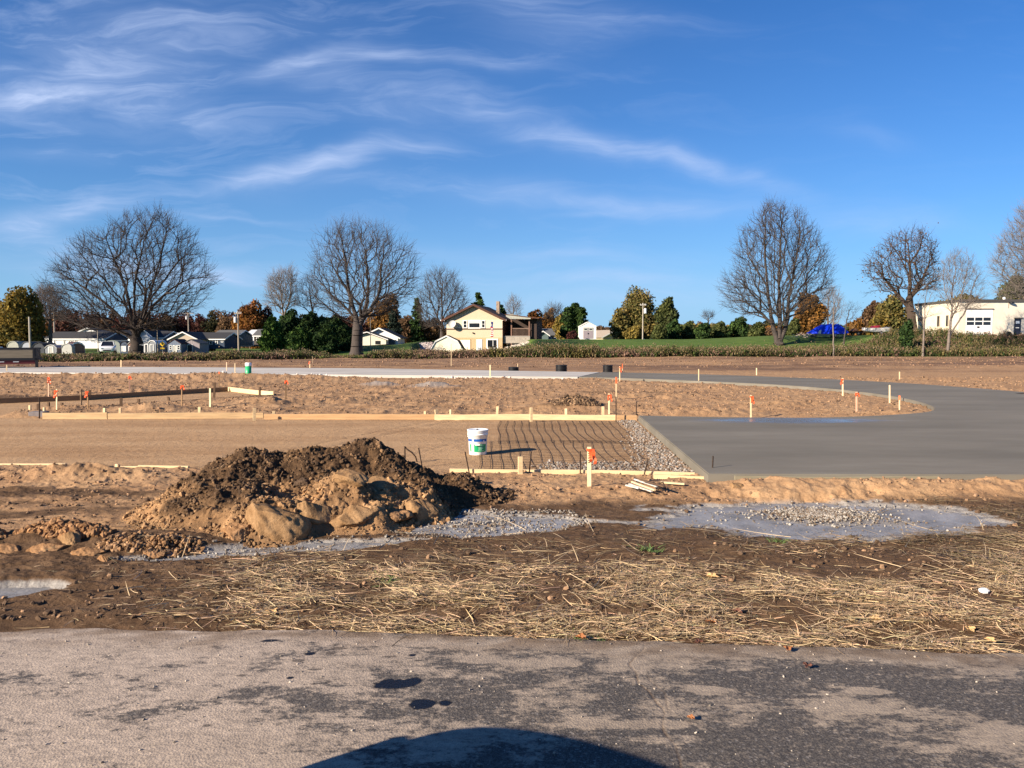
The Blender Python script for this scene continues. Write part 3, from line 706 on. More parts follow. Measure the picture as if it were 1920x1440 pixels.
S(1167, 682, 697, .035, 'orange-topped stake beyond the drive beside the last black pipe', paint=.6)
S(1310, 692, 717, .035, 'white stake on the near edge of the drive beyond the middle of the island')
S(1418.5, 690, 703, .05, 'small white stake beyond the drive under the big forked tree')
S(1408, 741, 782, .036, 'stake with drooping orange ribbon at the near edge of the island', flag='rr')
S(1580, 709, 741, .042, 'white stake with orange ribbon on its left on the far edge of the island', flag='l')
S(1606, 735, 772, .036, 'brown stake with orange ribbon and black tip on the island', flag='bs', m=lathpink)
S(1668, 722, 753, .038, 'plain white stake on the far edge of the island point')
S(1686.5, 742, 771, .030, 'thin orange-topped stake nearest the island tip', paint=.28)
S(1686.6, 697, 715, .045, 'white stake beyond the drive on the right above the island point')
S(12.5, 684, 700, .06, 'white stake before the trailer at the near edge of the pale drive')
S(227, 675, 691, .06, 'white stake between the pale drive and the weeds under the big left tree')
S(425, 679, 699, .035, 'thin orange stake left of the green pipe', m=lathpink, paint=.97)
S(440.5, 681, 704, .045, 'white stake just left of the green pipe')
S(474, 681, 702, .022, 'thin pinkish stake just behind the green pipe', m=lathpink)
S(411, 697, 726, .035, 'dark stake with orange tip behind the end of the side walk form', m=wood_old_shaded, paint=.15)
S(91, 706, 741, .035, 'stake with long orange ribbons left of the soil heap before the pale drive', flag='bb', m=lathpink)
S(243, 704, 736, .033, 'stake with orange ribbon behind the shaded form board', flag='bs', m=lathpink)
S(341, 721, 764, .036, 'brown stake with orange ribbon before the side walk form', flag='bs', m=wood_old_shaded)
S(536, 712, 749, .036, 'brown stake with orange ribbon right of the side walk form', flag='bs', m=wood_old_shaded)
S(164.5, 732, 766, .036, 'brown stake with orange ribbons on its left side at the form corner', flag='ll', m=wood_old_shaded)
S(106.5, 730, 770, .040, 'pale stake with low orange ribbon beside the left form corner', flag='l')
S(394, 728, 762, .055, 'wide pale stake before the end of the side walk form')
S(581, 677, 693, .05, 'white stake with orange ribbon beyond the pale drive', flag='l')
S(586, 668, 680, .028, 'thin white stake against the weeds beyond the pale drive')
S(919, 684, 710, .05, 'white stake before the pale drive left of the black pipes')
S(970.5, 682, 698, .038, 'white stake beside the leftmost black pipe')
S(846, 645, 684, .04, 'tall thin tan stake before the weeds by the cream barn', m=lathm)
# short stakes nailed to the forms
SG = 'short stakes holding the forms'
def short(px, top, bot, w, dark=False, lean=0., label=None, bdy=.035):
    b = G(px, bot, 0)
    return stake(px, top, bot, w, label, m=(wood_dark if dark else wood_new), lean=lean, th=.035, name='form_stake', cat='form stake', group=SG)
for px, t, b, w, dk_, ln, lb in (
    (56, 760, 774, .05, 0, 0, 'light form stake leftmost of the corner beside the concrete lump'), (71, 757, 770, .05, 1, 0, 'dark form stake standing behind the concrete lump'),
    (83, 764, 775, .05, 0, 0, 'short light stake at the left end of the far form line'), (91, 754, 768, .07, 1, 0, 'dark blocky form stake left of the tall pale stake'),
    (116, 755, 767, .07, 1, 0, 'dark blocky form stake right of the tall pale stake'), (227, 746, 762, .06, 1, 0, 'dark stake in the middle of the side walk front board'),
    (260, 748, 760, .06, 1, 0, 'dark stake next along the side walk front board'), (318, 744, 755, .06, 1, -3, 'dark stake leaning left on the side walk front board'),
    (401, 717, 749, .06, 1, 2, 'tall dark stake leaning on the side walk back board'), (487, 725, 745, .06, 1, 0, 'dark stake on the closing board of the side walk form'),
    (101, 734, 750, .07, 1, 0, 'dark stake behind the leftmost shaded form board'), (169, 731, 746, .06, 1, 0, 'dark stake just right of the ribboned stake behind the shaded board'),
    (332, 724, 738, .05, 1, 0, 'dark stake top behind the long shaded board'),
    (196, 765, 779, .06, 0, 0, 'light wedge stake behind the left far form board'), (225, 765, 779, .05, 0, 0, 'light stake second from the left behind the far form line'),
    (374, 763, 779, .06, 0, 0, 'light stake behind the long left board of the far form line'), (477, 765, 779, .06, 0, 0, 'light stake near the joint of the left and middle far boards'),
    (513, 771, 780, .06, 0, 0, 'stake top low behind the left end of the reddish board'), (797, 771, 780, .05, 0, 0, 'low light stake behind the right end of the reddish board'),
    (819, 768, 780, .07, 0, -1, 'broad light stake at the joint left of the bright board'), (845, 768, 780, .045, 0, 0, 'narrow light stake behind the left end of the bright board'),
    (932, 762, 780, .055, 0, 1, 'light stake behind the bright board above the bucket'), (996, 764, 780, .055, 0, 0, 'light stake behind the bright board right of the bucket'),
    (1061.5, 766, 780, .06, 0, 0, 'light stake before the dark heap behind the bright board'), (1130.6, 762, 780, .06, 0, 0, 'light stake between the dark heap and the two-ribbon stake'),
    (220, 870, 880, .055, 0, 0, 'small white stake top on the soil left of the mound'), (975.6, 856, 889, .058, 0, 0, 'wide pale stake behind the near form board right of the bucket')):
    short(px, t, b, w, dk_, ln, lb)
# rebar rods
def rod(pts, label, r=.009, m=rebarm, cat='rebar rod', name='rebar_rod', group='rebar rods driven at the forms'):
    ps = [Vector(p) for p in pts]; o0 = ps[0].copy()
    mb = MB().tube([p - o0 for p in ps], r, 6); return tag(mb.build(name, m, None, tuple(o0)), label, cat, group)
def rodpx(px0, bot, px1, top, label, z=0., r=.009):
    b = G(px0, bot, z); t = P(px1, top, b.y - .02); d = (t - b); return rod([b - d * .15, b + d * .5, t], label, r)
rodpx(791.5, 876, 785, 840, 'leaning rebar rod right behind the soil mound')
rodpx(880, 888, 872, 847, 'rebar rod leaning left at the left end of the near form board')
rodpx(992, 891, 996, 847, 'rebar rod right beside the wide pale stake')
rodpx(1088, 891, 1088, 846, 'rebar rod left of the ribboned stake at the near form board')
rodpx(1207, 894, 1215, 860, 'short rebar rod leaning right before the gravel')
rodpx(1335, 896, 1337, 855, 'rebar rod at the near corner of the fresh slab')
rodpx(1155, 790, 1155, 744, 'rebar rod standing at the far form line before the orange-top stake', r=.012)
rodpx(1193, 788, 1193, 753, 'rebar rod at the back corner of the fresh slab', r=.012)
rodpx(74, 785, 74, 745, 'rebar rod at the concrete lump on the left', r=.014)
rodpx(153, 764, 153, 730, 'thin rebar rod beside the ribboned stake on the left', r=.012)
b = G(759.5, 868, 0); rod([b + Vector((0, 0, -.1)), P(759, 837, b.y), P(764, 843, b.y), P(772, 848, b.y), P(779, 856, b.y), P(782, 866, b.y)], 'bent rebar rod hooking over behind the soil mound', .011)

# ------------------------------------------------------------ wire mesh on the strip
def wires(name, x0, x1, y0, y1, sx, sy, label, seed, wav=.05):
    g = np.random.default_rng(seed); mb = MB()
    nx_ = int((x1 - x0) / sx); ny_ = int((y1 - y0) / sy)
    fz = lambda x, y: .008 + .010 * abs(math.sin(x * 2.1 + y * 1.3 + seed))
    fx = lambda x, y: x + wav * math.sin(y * 1.3 + seed + x * .9) + .012 * math.sin(y * 3.3 + x * 2.2)
    for i in range(nx_ + 1):
        x = x0 + i * sx; ys_ = np.linspace(y0, y1, max(3, int((y1 - y0) / .22)))
        mb.tube([(fx(x, yy), yy + .05 * math.sin(x * 2), fz(x, yy)) for yy in ys_], .0032, 4, cap=False)
    for j in range(ny_ + 1):
        y = y0 + j * sy; xs_ = np.linspace(x0, x1, max(3, int((x1 - x0) / .3)))
        mb.tube([(fx(xx, y), y + .05 * math.sin(xx * 2), fz(xx, y) - .003) for xx in xs_], .0022, 4, cap=False)
    tag(mb.build(name, rebarm), label, 'wire mesh', 'wire mesh sheets on the strip')
wires('wire_mesh', -.48, 2.0, 9.92, 12.9, .15, .155, 'rusty wire mesh sheet lying nearest the front form board', 1, .03)
wires('wire_mesh', -.25, 2.15, 12.6, 16.2, .15, .155, 'rusty wire mesh sheet lying at the back against the far form board', 4, .03)

# ------------------------------------------------------------ gravel by the slab and in the washout
gr_protos = [rock_proto(rng, 1, .22) for _ in range(5)]
def gravel(name, pts, size, cols, label, seed, cat=None, lift=.3):
    g = np.random.default_rng(seed); n = len(pts)
    s = size[0] + (size[1] - size[0]) * g.random(n) ** 2.2
    M = rotmats(n, g) * s[:, None, None]
    z = H(pts[:, 0], pts[:, 1]) + s * lift
    T = np.column_stack([pts, z]); cols = np.array(cols); cc = cols[g.integers(0, len(cols), n)] * g.uniform(.75, 1.2, (n, 1))
    V, F, Cc = merge_scatter(gr_protos, g.integers(0, 5, n), M, T, cc)
    o = link(name, arrmesh(name, V, F, Cc), MAT.get('clod_mat') or attrmat('clod_mat', .9, .2, 8)); return tag(o, label, kind='stuff')
g = np.random.default_rng(5)
N = 26000; px_ = g.uniform(.2, 2.62, N); py_ = g.uniform(9.75, 16.4, N)
edge_x = 2.33 + (py_ - 8.98) / 6.92 * .30
dens = ss(.1, 1.0, 1.15 - (edge_x - px_) / (.40 + .45 * ss(15.5, 9.9, py_)) + .5 * fbm(px_ * 1.5, py_ * 1.0, 3, 301))
dens = np.maximum(dens, .85 * ss(1.2, .5, ell(px_, py_, 1.15, 10.25, .95, .5) + .3 * fbm(px_ * 3, py_ * 3, 3, 303)))
k = (g.random(N) < dens) & (px_ < edge_x - .01) & (py_ > near_board(px_) + .06)
gravel('gravel', np.column_stack([px_, py_])[k], (.007, .026), [(.24, .21, .18), (.15, .13, .11), (.30, .27, .24), (.17, .12, .09), (.22, .15, .1)], 'loose grey crushed stone beside the slab', 8)
# gravel left by the washout
N = 6500; a = g.uniform(0, 6.28, N); r_ = np.abs(g.normal(0, .55, N))
qx = 3.05 + np.cos(a) * r_ * .55; qy = 7.55 + np.sin(a) * r_ * .36
e = ell(qx, qy, 3.02, 7.4, 1.4, .7); kk = e < 1
qq = np.column_stack([qx, qy])[kk]
N2 = 1100; q2 = np.column_stack([g.uniform(1.4, 4.6, N2), g.uniform(6.6, 8.15, N2)]); q2 = q2[pudmask(q2[:, 0], q2[:, 1]) > .05]
N3 = 3200; q3 = np.column_stack([g.uniform(-1.1, .8, N3), g.uniform(6.5, 7.6, N3)]); q3 = q3[pudmask(q3[:, 0], q3[:, 1]) > -.1]
N4 = 1500; q4 = np.column_stack([g.uniform(-3.1, -1, N4), g.uniform(5.6, 6.6, N4)]); q4 = q4[pudmask(q4[:, 0], q4[:, 1]) > -.2]
gravel('gravel', np.concatenate([qq, q2, q3, q4]), (.004, .016), [(.26, .23, .20), (.17, .14, .11), (.33, .30, .26), (.14, .10, .07)], 'fine pale stones strewn in the cement washout puddles', 9, lift=.9)

# ------------------------------------------------------------ dried cement washouts
m, nt, bs = newmat('cement_slurry')
ob = nd(nt, 'ShaderNodeTexCoord').outputs['Object']
nA = noise_node(nt, 2.2, 8, .65, ob); nB = noise_node(nt, 30, 7, .7, ob)
c = mixc(nt, rmp(nt, nA.outputs[0], .38, .62), (.15, .15, .155), (.30, .295, .295))
c = mixc(nt, rmp(nt, nB.outputs[0], .45, .75, 0, .6), c, (.26, .23, .20))
nt.links.new(c, bs.inputs['Base Color']); nt.links.new(rmp(nt, nA.outputs[0], .35, .65, .62, .42), bs.inputs['Roughness']); bs.inputs['Specular IOR Level'].default_value = .5
bump(nt, nB.outputs[0], .9, .010, bs)
slurry = m
labs = ['blue-grey cement washout puddle before the slab with a stony middle', 'pale cement washout puddle at the right foot of the soil mound',
        'long grey cement smear along the front foot of the soil mound', 'small grey cement puddle at the left edge by the asphalt']
for i, (cx, cy, rx, ry, a) in enumerate(PUD):
    xs_ = np.linspace(cx - rx * 1.5, cx + rx * 1.5, 300); ys_ = np.linspace(cy - ry * 1.6 - rx * abs(a), cy + ry * 1.6 + rx * abs(a), 170)
    Yq, Xq = np.meshgrid(ys_, xs_, indexing='ij')
    zz = -.026 + .004 * fbm(Xq * 3, Yq * 3, 3, 311 + i)
    ground = H(Xq, Yq); pmq = pudmask(Xq, Yq); ok = (zz > ground - .012) & (pmq > -.05)
    ii = np.arange(Xq.size).reshape(Xq.shape)
    cell = ok[:-1, :-1] & ok[:-1, 1:] & ok[1:, 1:] & ok[1:, :-1]
    F = np.stack([ii[:-1, :-1], ii[:-1, 1:], ii[1:, 1:], ii[1:, :-1]], -1)[cell]
    zz = np.maximum(zz, -.05)
    V = np.stack([Xq, Yq, zz], -1).reshape(-1, 3)
    used = np.unique(F); rm = np.full(len(V), -1); rm[used] = np.arange(len(used)); V = V[used]; F = rm[F]
    o = link('cement_puddle', arrmesh('cement_puddle', V, F, None, True), slurry); tag(o, labs[i], 'cement puddle', 'cement washout puddles')

# ------------------------------------------------------------ bucket
p = G(896, 852, 0)
bk = empty('plastic_bucket', (p.x, p.y, .004), 'white plastic bucket with blue band and green label on the wire mesh', 'bucket')
bw = mat('bucket_white', (.80, .80, .78), .35, .03, 3, spec=.5)
MB().lathe([(0, 0), (.128, 0), (.132, .006), (.146, .30), (.152, .302), (.152, .312), (.147, .314), (.148, .332), (.154, .334), (.154, .344), (.148, .346), (.149, .362)], 40).build('pail', bw, bk, smooth=True)
MB().lathe([(.149, .352), (.158, .352), (.160, .374), (.154, .378), (.146, .371), (.0, .371)], 40).build('lid', bw, bk, smooth=True)
th0 = -math.pi / 2
rr_ = lambda z: .132 + .014 * (z / .30) + .0015
bl = mat('bucket_blue', (.012, .085, .33), .4, .05, 3); gn = mat('bucket_green', (.01, .30, .11), .4, .05, 3)
MB().lathe([(rr_(.205), .205), (rr_(.242), .242)], 16, th0 - .40, th0 + 1.15).build('blue_band', bl, bk)
MB().lathe([(rr_(.205), .205), (rr_(.242), .242)], 8, th0 - 1.4, th0 - .62).build('blue_band', bl, bk)
lb_ = MB().lathe([(rr_(.05), .05), (rr_(.165), .165)], 14, th0 - .38, th0 + 1.05).build('green_label', gn, bk)
MB().lathe([(rr_(.05), .05), (rr_(.165), .165)], 3, th0 - .95, th0 - .72).build('green_label', gn, bk)
k = MB()
for z, a0, a1 in ((.148, .05, .75), (.125, .12, .66), (.112, .12, .58), (.099, .12, .66), (.086, .12, .5), (.066, .05, .8)):
    k.lathe([(rr_(z) + .001, z), (rr_(z) + .001, z + .005)], 6, th0 + a0, th0 + a1)
k.build('printed_lines', mat('label_print', (.45, .7, .55), .5, .05, 3), lb_)
k = MB().lathe([(rr_(.19) + .0015, .19), (rr_(.225) + .0015, .225)], 3, th0 + .62, th0 + .78); k.build('logo_mark', bw, bk)
# wire handle folded down at the side
k = MB(); k.tube([(.155 * math.cos(t), .155 * math.sin(t) * .3 - .15 * abs(math.sin(t)) * .9, .335 - .17 * math.sin(t)) for t in np.linspace(.02, math.pi - .02, 16)], .003, 6)
hd = k.build('handle', mat('wire_handle', (.5, .5, .5), .4, .1, 5, metal=.6), bk)
k = MB().tube([(-.035, -.165, .160), (.035, -.165, .160)], .010, 8); k.build('grip', bw, hd)
k = MB().box(-.02, .008, -.02, .008, .371, .383); k.build('spout_cap', black, bk, bevel=.003)

# ------------------------------------------------------------ black corrugated pipes, green pipe
def corr(px, top, bot, wpx, label, tilt=0.):
    b = G(px, bot, 0); d = b.y; r = wpx * d / FPX / 2; h = P(px, top, d).z
    n = 5; prof = [(0, -.08), (r * .9, -.08)]
    for i in range(n):
        z = h * i / n; prof += [(r * .90, z + h / n * .12), (r, z + h / n * .3), (r, z + h / n * .75), (r * .90, z + h / n * .92)]
    prof += [(r * .9, h), (r * .8, h), (r * .8, h * .4)]
    rt = empty('corrugated_pipe', (b.x, b.y, 0), label, 'corrugated pipe', 'black corrugated pipe ends beyond the drive')
    MB().lathe(prof, 28).build('pipe_wall', black, rt, smooth=False); MB().lathe([(0, h * .5), (r * .8, h * .5)], 20).build('soil_fill', MAT['soil_fill'], rt)
    return rt
mat('soil_fill', (.09, .06, .04), .95, .2, 12)
corr(963, 688, 698.5, 20, 'leftmost and lowest black corrugated pipe end by the white stake')
corr(1052.5, 684, 698.5, 22, 'middle black corrugated pipe end with sandy rim')
corr(1139.5, 684.5, 698, 19, 'rightmost black corrugated pipe end beside the orange stake')
p = G(466, 711, 0); rt = empty('vent_pipe', (p.x, p.y, 0), 'upright green plastic pipe with white cap left of the pale drive', 'pipe')
h = P(466, 680, p.y).z; r = .13
MB().lathe([(0, -.1), (r, -.1), (r, h * .8), (0, h * .8)], 24).build('pipe_wall', mat('green_pvc', (.015, .36, .13), .4, .06, 3, spec=.5), rt, smooth=True)
MB().lathe([(r * 1.06, h * .8), (r * 1.06, h * .97), (r * .9, h), (0, h)], 24).build('cap', bw, rt, smooth=True)

# ------------------------------------------------------------ tools, sticks and small litter in front
dirtyw = mat('dirty_white', (.50, .46, .40), .8, .35, 25)
p = G(1205, 930, .02)
for i, (x0, y0, x1, y1, mm, lb) in enumerate(((1180, 915, 1222, 931, dirtyw, 'dirty white stick, longest of the bundle in the mud'), (1185, 911, 1228, 929, lathm, 'pale stick on top of the bundle in the mud'),
        (1190, 909, 1232, 925, dirtyw, 'white stick at the back of the bundle in the mud'), (1174, 923, 1198, 931, dirtyw, 'short white stick end left of the bundle'),
        (1200, 918, 1245, 934, wood_dark, 'dark stick under the bundle in the mud'))):
    a = G(x0, y0, .03); b = G(x1, y1, .03); z = max(zg(a.x, a.y), zg(b.x, b.y)) + .02 + .012 * i
    mb = MB().bar((0, 0, 0), (b.x - a.x, b.y - a.y, .01), .026, .016)
    tag(mb.build('wooden_stick', mm, None, (a.x, a.y, z), bevel=.002), lb, 'stick', 'sticks bundled in the mud')
a = G(1239, 913, .03); b = G(1284, 916.5, .03)
tag(MB().bar((0, 0, 0), (b.x - a.x, b.y - a.y, 0), .05, .018).build('wooden_stick', wood_new, None, (a.x, a.y, max(zg(a.x, a.y), zg(b.x, b.y)) + .03), bevel=.002), 'broken pale board lying in sand right of the stick bundle', 'stick')
p = G(1234, 927, .02); z = zg(p.x, p.y)
tag(MB().tube([(0, 0, .02), (.02, .03, .09), (.06, .04, .10), (.08, 0, .04), (.05, -.03, .02), (.01, -.02, .06)], .009, 7).build('bent_wire', rebarm, None, (p.x, p.y, z)), 'dark bent steel tie looped beside the stick bundle', 'steel tie')

# fallen leaves: a curled lobed blade with a stem
leafm = [mat('leaf_rust', (.30, .12, .045), .7, .25, 30), mat('leaf_tan', (.52, .33, .15), .7, .25, 30), mat('leaf_brown', (.13, .055, .035), .75, .25, 30)]
def leaf(px, py, s, mi, label, z=None):
    p = G(px, py, 0); zz = zg(p.x, p.y) if p.y > 4.4 else .002
    n = 18; pts = []
    for i in range(n):
        t = 2 * math.pi * i / n; r = s * (.55 + .45 * abs(math.cos(2.5 * t))) * (1.15 if math.cos(t) > 0 else .85); pts.append((r * math.cos(t), r * .75 * math.sin(t), .35 * s * abs(math.sin(t)) ** 1.5 + .1 * s * random.random()))
    k = MB(); top = [(0, 0, .012)] + [(a, b_, c_ + .014) for a, b_, c_ in pts]; bot = [(0, 0, .008)] + [(a, b_, c_ + .011) for a, b_, c_ in pts]
    N_ = n + 1; k.v = top + bot
    for i in range(n):
        a = 1 + i; b_ = 1 + (i + 1) % n; k.f += [(0, a, b_), (N_, N_ + b_, N_ + a), (a, N_ + a, N_ + b_, b_)]
    rt = empty('fallen_leaf', (p.x, p.y, zz), label, 'fallen leaf', 'fallen leaves on mud and asphalt', random.uniform(0, 6))
    k.build('blade', leafm[mi], rt); MB().tube([(-s * .5, 0, .012), (-s * 1.1, s * .2, .02)], .0016, 4).build('stem', leafm[2], rt)
for a in ((1296, 1352, .02, 0, 'small orange leaf standing in the asphalt crack'), (1090, 1200, .035, 0, 'rust-coloured leaf at the straw edge above the asphalt'), (1515, 1253, .03, 2, 'purple-brown leaf flat on the asphalt'),
          (510, 1152, .05, 1, 'tan oak leaf on the straw at left'), (1333, 1165, .05, 0, 'orange leaf in straw right of the middle'), (1334, 1084, .05, 1, 'pale yellow leaf on the wet mud'), (1478, 1222, .03, 0, 'small orange leaf at the straw edge on the right'),
          (1818, 1175, .035, 1, 'tan leaf at the far right of the straw'), (1640, 1160, .045, 1, 'tan leaf in the straw below the brown puddle'), (1380, 1150, .04, 2, 'dark leaf in the straw beside the orange one'),
          (1310, 1209, .03, 2, 'dark brown leaf at the straw edge near the crack'), (1855, 1205, .032, 1, 'curled tan leaf near the right end of the straw edge')): leaf(*a)
p = G(1845, 1112, 0)
tag(MB().lathe([(0, .0), (.03, .004), (.035, .02), (.02, .03), (0, .028)], 9).build('paper_scrap', bw, None, (p.x, p.y, zg(p.x, p.y))), 'crumpled white scrap on the mud at the right', 'litter')
# ------------------------------------------------------------ big soil mound
BUMPS = [(-1.55, 8.15, .58, .5, .53), (-2.05, 8.0, .55, .5, .46), (-2.72, 7.9, .60, .55, .47), (-3.15, 7.5, .45, .45, .20), (-1.62, 7.15, .42, .36, .36), (-2.15, 6.75, .38, .30, .24),
         (-1.15, 7.55, .42, .38, .32), (-.75, 8.15, .55, .38, .17), (-2.6, 7.1, .6, .45, .26), (-1.25, 6.95, .26, .2, .14), (-.45, 8.3, .45, .25, .07)]
def mound_z(x, y):
    wx = x + .10 * fbm(x * 1.8, y * 1.8, 3, 401); wy = y + .10 * fbm(x * 1.8, y * 1.8, 3, 402)
    s = 0
    for cx, cy, rx, ry, h in BUMPS:
        e2 = ((wx - cx) / rx) ** 2 + ((wy - cy) / ry) ** 2
        s = s + (h * np.exp(-e2 * .95)) ** 3.2
    z = s ** (1 / 3.2)
    w = ss(.02, .14, z)
    z = z + w * (.085 * ridge(x * 2.1, y * 2.1, 3, 411) + .060 * ridge(x * 4.5, y * 4.5, 4, 412) + .028 * ridge(x * 14, y * 14, 2, 413) - .015)
    return z - .03
xs_ = np.linspace(-4.3, .4, 470); ys_ = np.linspace(5.9, 9.3, 340)
Ym, Xm = np.meshgrid(ys_, xs_, indexing='ij'); Mz = mound_z(Xm, Ym)
Zm = np.where(Mz > -.005, np.maximum(Mz, 0) + H(Xm, Ym), H(Xm, Ym) - .05)
def mound_col(x, y, z):
    """1 = dark topsoil, 0 = tan sand"""
    f = ss(.12, .32, z) * ss(7.25, 7.65, y + .25 * fbm(x * 2, y * 2, 3, 421))
    f = np.maximum(f, ss(-1.15, -.85, x + .15 * fbm(x * 3, y * 3, 3, 422)) * ss(7.3, 7.6, y))
    f = np.maximum(f, ss(.03, .15, z) * ss(-2.15, -2.5, x) * .95 * ss(6.5, 6.8, y)); f = np.maximum(f, .45 * ss(-.3, .2, fbm(x * 2.2, y * 2.2, 3, 427))); f = np.maximum(f, ss(7.3, 7.0, y) * .35 * ss(-.1, .3, fbm(x * 3, y * 3, 3, 423)))
    f = f * (1 - .8 * ss(1.2, .7, ell(x, y, -3.55, 7.25, .42, .35)))
    return np.clip(f + .5 * fbm(x * 5, y * 5, 3, 424), 0, 1)
dk = mound_col(Xm, Ym, Mz)
m, nt, bs = newmat('mound_soil')
ob = nd(nt, 'ShaderNodeTexCoord').outputs['Object']; A1 = nd(nt, 'ShaderNodeAttribute', attribute_name='Col')
s1 = nd(nt, 'ShaderNodeSeparateColor'); nt.links.new(A1.outputs['Color'], s1.inputs[0])
nA = noise_node(nt, 4, 8, .65, ob); nB = noise_node(nt, 45, 8, .72, ob)
tn = mixc(nt, rmp(nt, nA.outputs[0], .35, .65), (.27, .145, .065), (.42, .255, .13))
tn = mixc(nt, rmp(nt, nB.outputs[0], .4, .7, 0, .5), tn, (.22, .125, .065))
dkc = mixc(nt, rmp(nt, nB.outputs[0], .35, .7), (.032, .018, .010), (.115, .068, .037))
nt.links.new(mixc(nt, s1.outputs[0], tn, dkc), bs.inputs['Base Color']); bs.inputs['Roughness'].default_value = .95; bs.inputs['Specular IOR Level'].default_value = .1
b1 = bump(nt, nA.outputs[0], .7, .03, bs); bump(nt, nB.outputs[0], 1., .012, bs, b1)
msoil = m
keep = Mz > -.02
ii = np.arange(Xm.size).reshape(Xm.shape); cell = keep[:-1, :-1] | keep[:-1, 1:] | keep[1:, 1:] | keep[1:, :-1]
F = np.stack([ii[:-1, :-1], ii[:-1, 1:], ii[1:, 1:], ii[1:, :-1]], -1)[cell]
V = np.stack([Xm - 0, Ym, Zm], -1).reshape(-1, 3)
used = np.unique(F); rm = np.full(len(V), -1); rm[used] = np.arange(len(used))
md = link('dirt_mound', arrmesh('dirt_mound', V[used], rm[F], np.repeat(dk.reshape(-1, 1), 3, 1)[used], True), msoil)
tag(md, 'big heap of dark topsoil over tan sand lumps in front of the strip', 'soil mound')
clodm = MAT.get('clod_mat') or attrmat('clod_mat', .95, .25, 30)
def scatter_clods(name, pts, z, s, cols, seed, label, parent=None, sub=0):
    g = np.random.default_rng(seed); n = len(pts); pr = [rock_proto(g, sub, .32) for _ in range(7)]
    M = rotmats(n, g) * s[:, None, None]
    V, F, Cc = merge_scatter(pr, g.integers(0, 7, n), M, np.column_stack([pts, z + s * .12]), cols)
    o = link(name, arrmesh(name, V, F, Cc, False), clodm, parent); tag(o, label, kind='stuff'); return o
g = np.random.default_rng(21)
N = 30000; q = np.column_stack([g.uniform(-4.2, .4, N), g.uniform(6.0, 9.0, N)]); mz = mound_z(q[:, 0], q[:, 1])
k = (mz > .0) & (g.random(N) < .25 + .9 * ss(-.2, .3, fbm(q[:, 0] * 2, q[:, 1] * 2, 3, 431))); q = q[k]; mz = mz[k]
d_ = mound_col(q[:, 0], q[:, 1], mz); sz = .006 + .026 * g.random(len(q)) ** 4
t_ = np.clip(d_ + g.normal(0, .2, len(q)), 0, 1)[:, None]
cols = (1 - t_) * np.array([[.33, .195, .095]]) + t_ * np.array([[.078, .047, .027]]); cols = cols * g.uniform(.6, 1.35, (len(q), 1))
scatter_clods('crumbled_soil', q, mz + H(q[:, 0], q[:, 1]), sz, cols, 22, 'crumbs and small clods of soil over the mound', None, 1)

# large clods that could be lifted off one by one
clod_mat2 = []
for nm, ca, cb in (('sandy_clod', (.22, .125, .058), (.37, .23, .12)), ('rusty_clod', (.24, .125, .055), (.36, .21, .11)), ('dark_clod', (.045, .028, .018), (.13, .085, .055))):
    m, nt, bs = newmat(nm); ob = nd(nt, 'ShaderNodeTexCoord').outputs['Object']; nA = noise_node(nt, 7, 8, .65, ob); nB = noise_node(nt, 60, 7, .7, ob)
    c = mixc(nt, rmp(nt, nA.outputs[0], .35, .65), ca, cb); c = mixc(nt, rmp(nt, nB.outputs[0], .4, .7, 0, .5), c, tuple(v * .55 for v in ca))
    nt.links.new(c, bs.inputs['Base Color']); bs.inputs['Roughness'].default_value = .95; bs.inputs['Specular IOR Level'].default_value = .1
    b1 = bump(nt, nA.outputs[0], .6, .02, bs); bump(nt, nB.outputs[0], 1., .008, bs, b1); clod_mat2.append(m)
def hit(px, py):
    ds = np.linspace(5.2, 10.5, 800); r = ray(px, py); x = r.x / r.y * ds; z = CAMH + r.z / r.y * ds
    top = np.maximum(mound_z(x, ds), 0) + H(x, ds); k = np.argmax(z < top); return P(px, py, ds[k])
def clod(px, py, d, rx, ry, rz_, mi, label, seed, rot=(0, 0, 0)):
    c = hit(px, py) if py > 840 and d < 9 else P(px, py, d); c.y += ry * .35; c.z -= rz_ * .25; g = np.random.default_rng(seed)
    bm = bmesh.new(); bmesh.ops.create_icosphere(bm, subdivisions=5, radius=1)
    V = np.array([v.co[:] for v in bm.verts]); F = np.array([[v.index for v in f.verts] for f in bm.faces]); bm.free()
    for _ in range(13):          # broken flat faces
        n = g.normal(0, 1, 3); n /= np.linalg.norm(n); h = g.uniform(.48, .85); dd = V @ n; V = V - np.maximum(dd - h, 0)[:, None] * n * .9
    o = g.uniform(0, 50, 3)
    rg = .22 if mi else .11; dsp = .22 * fbm(V[:, 0] * 1.5 + o[0] + V[:, 2] * 1.1, V[:, 1] * 1.5 + o[1] - V[:, 2], 4, 5) + rg * ridge(V[:, 0] * 3 + V[:, 2] * 2 + o[1], V[:, 1] * 3 - V[:, 2] * 2.5, 5, 9)
    dsp = dsp + .075 * ridge(V[:, 0] * 8 + V[:, 2] * 7 + o[2], V[:, 1] * 9 - V[:, 2] * 8, 3, 19)
    V = V * (1 + dsp)[:, None] * np.array([rx, ry, rz_])
    V = V @ np.array(Euler(rot).to_matrix()).T
    ob_ = link('soil_clod', arrmesh('soil_clod', V, F, None, True), clod_mat2[mi], None, tuple(c)); tag(ob_, label, 'soil clod', 'large clods on and round the mound')
clod(505, 985, 6.75, .33, .24, .22, 0, 'large split sandy clod at the front foot of the mound', 1, (0, .25, .3))
clod(598, 968, 6.9, .27, .14, .13, 0, 'slab-like sandy clod leaning right beside the large split clod', 2, (.3, .55, .2))
clod(790, 957, 7.35, .17, .15, .15, 0, 'round sandy boulder-like clod at the right foot of the mound', 3)
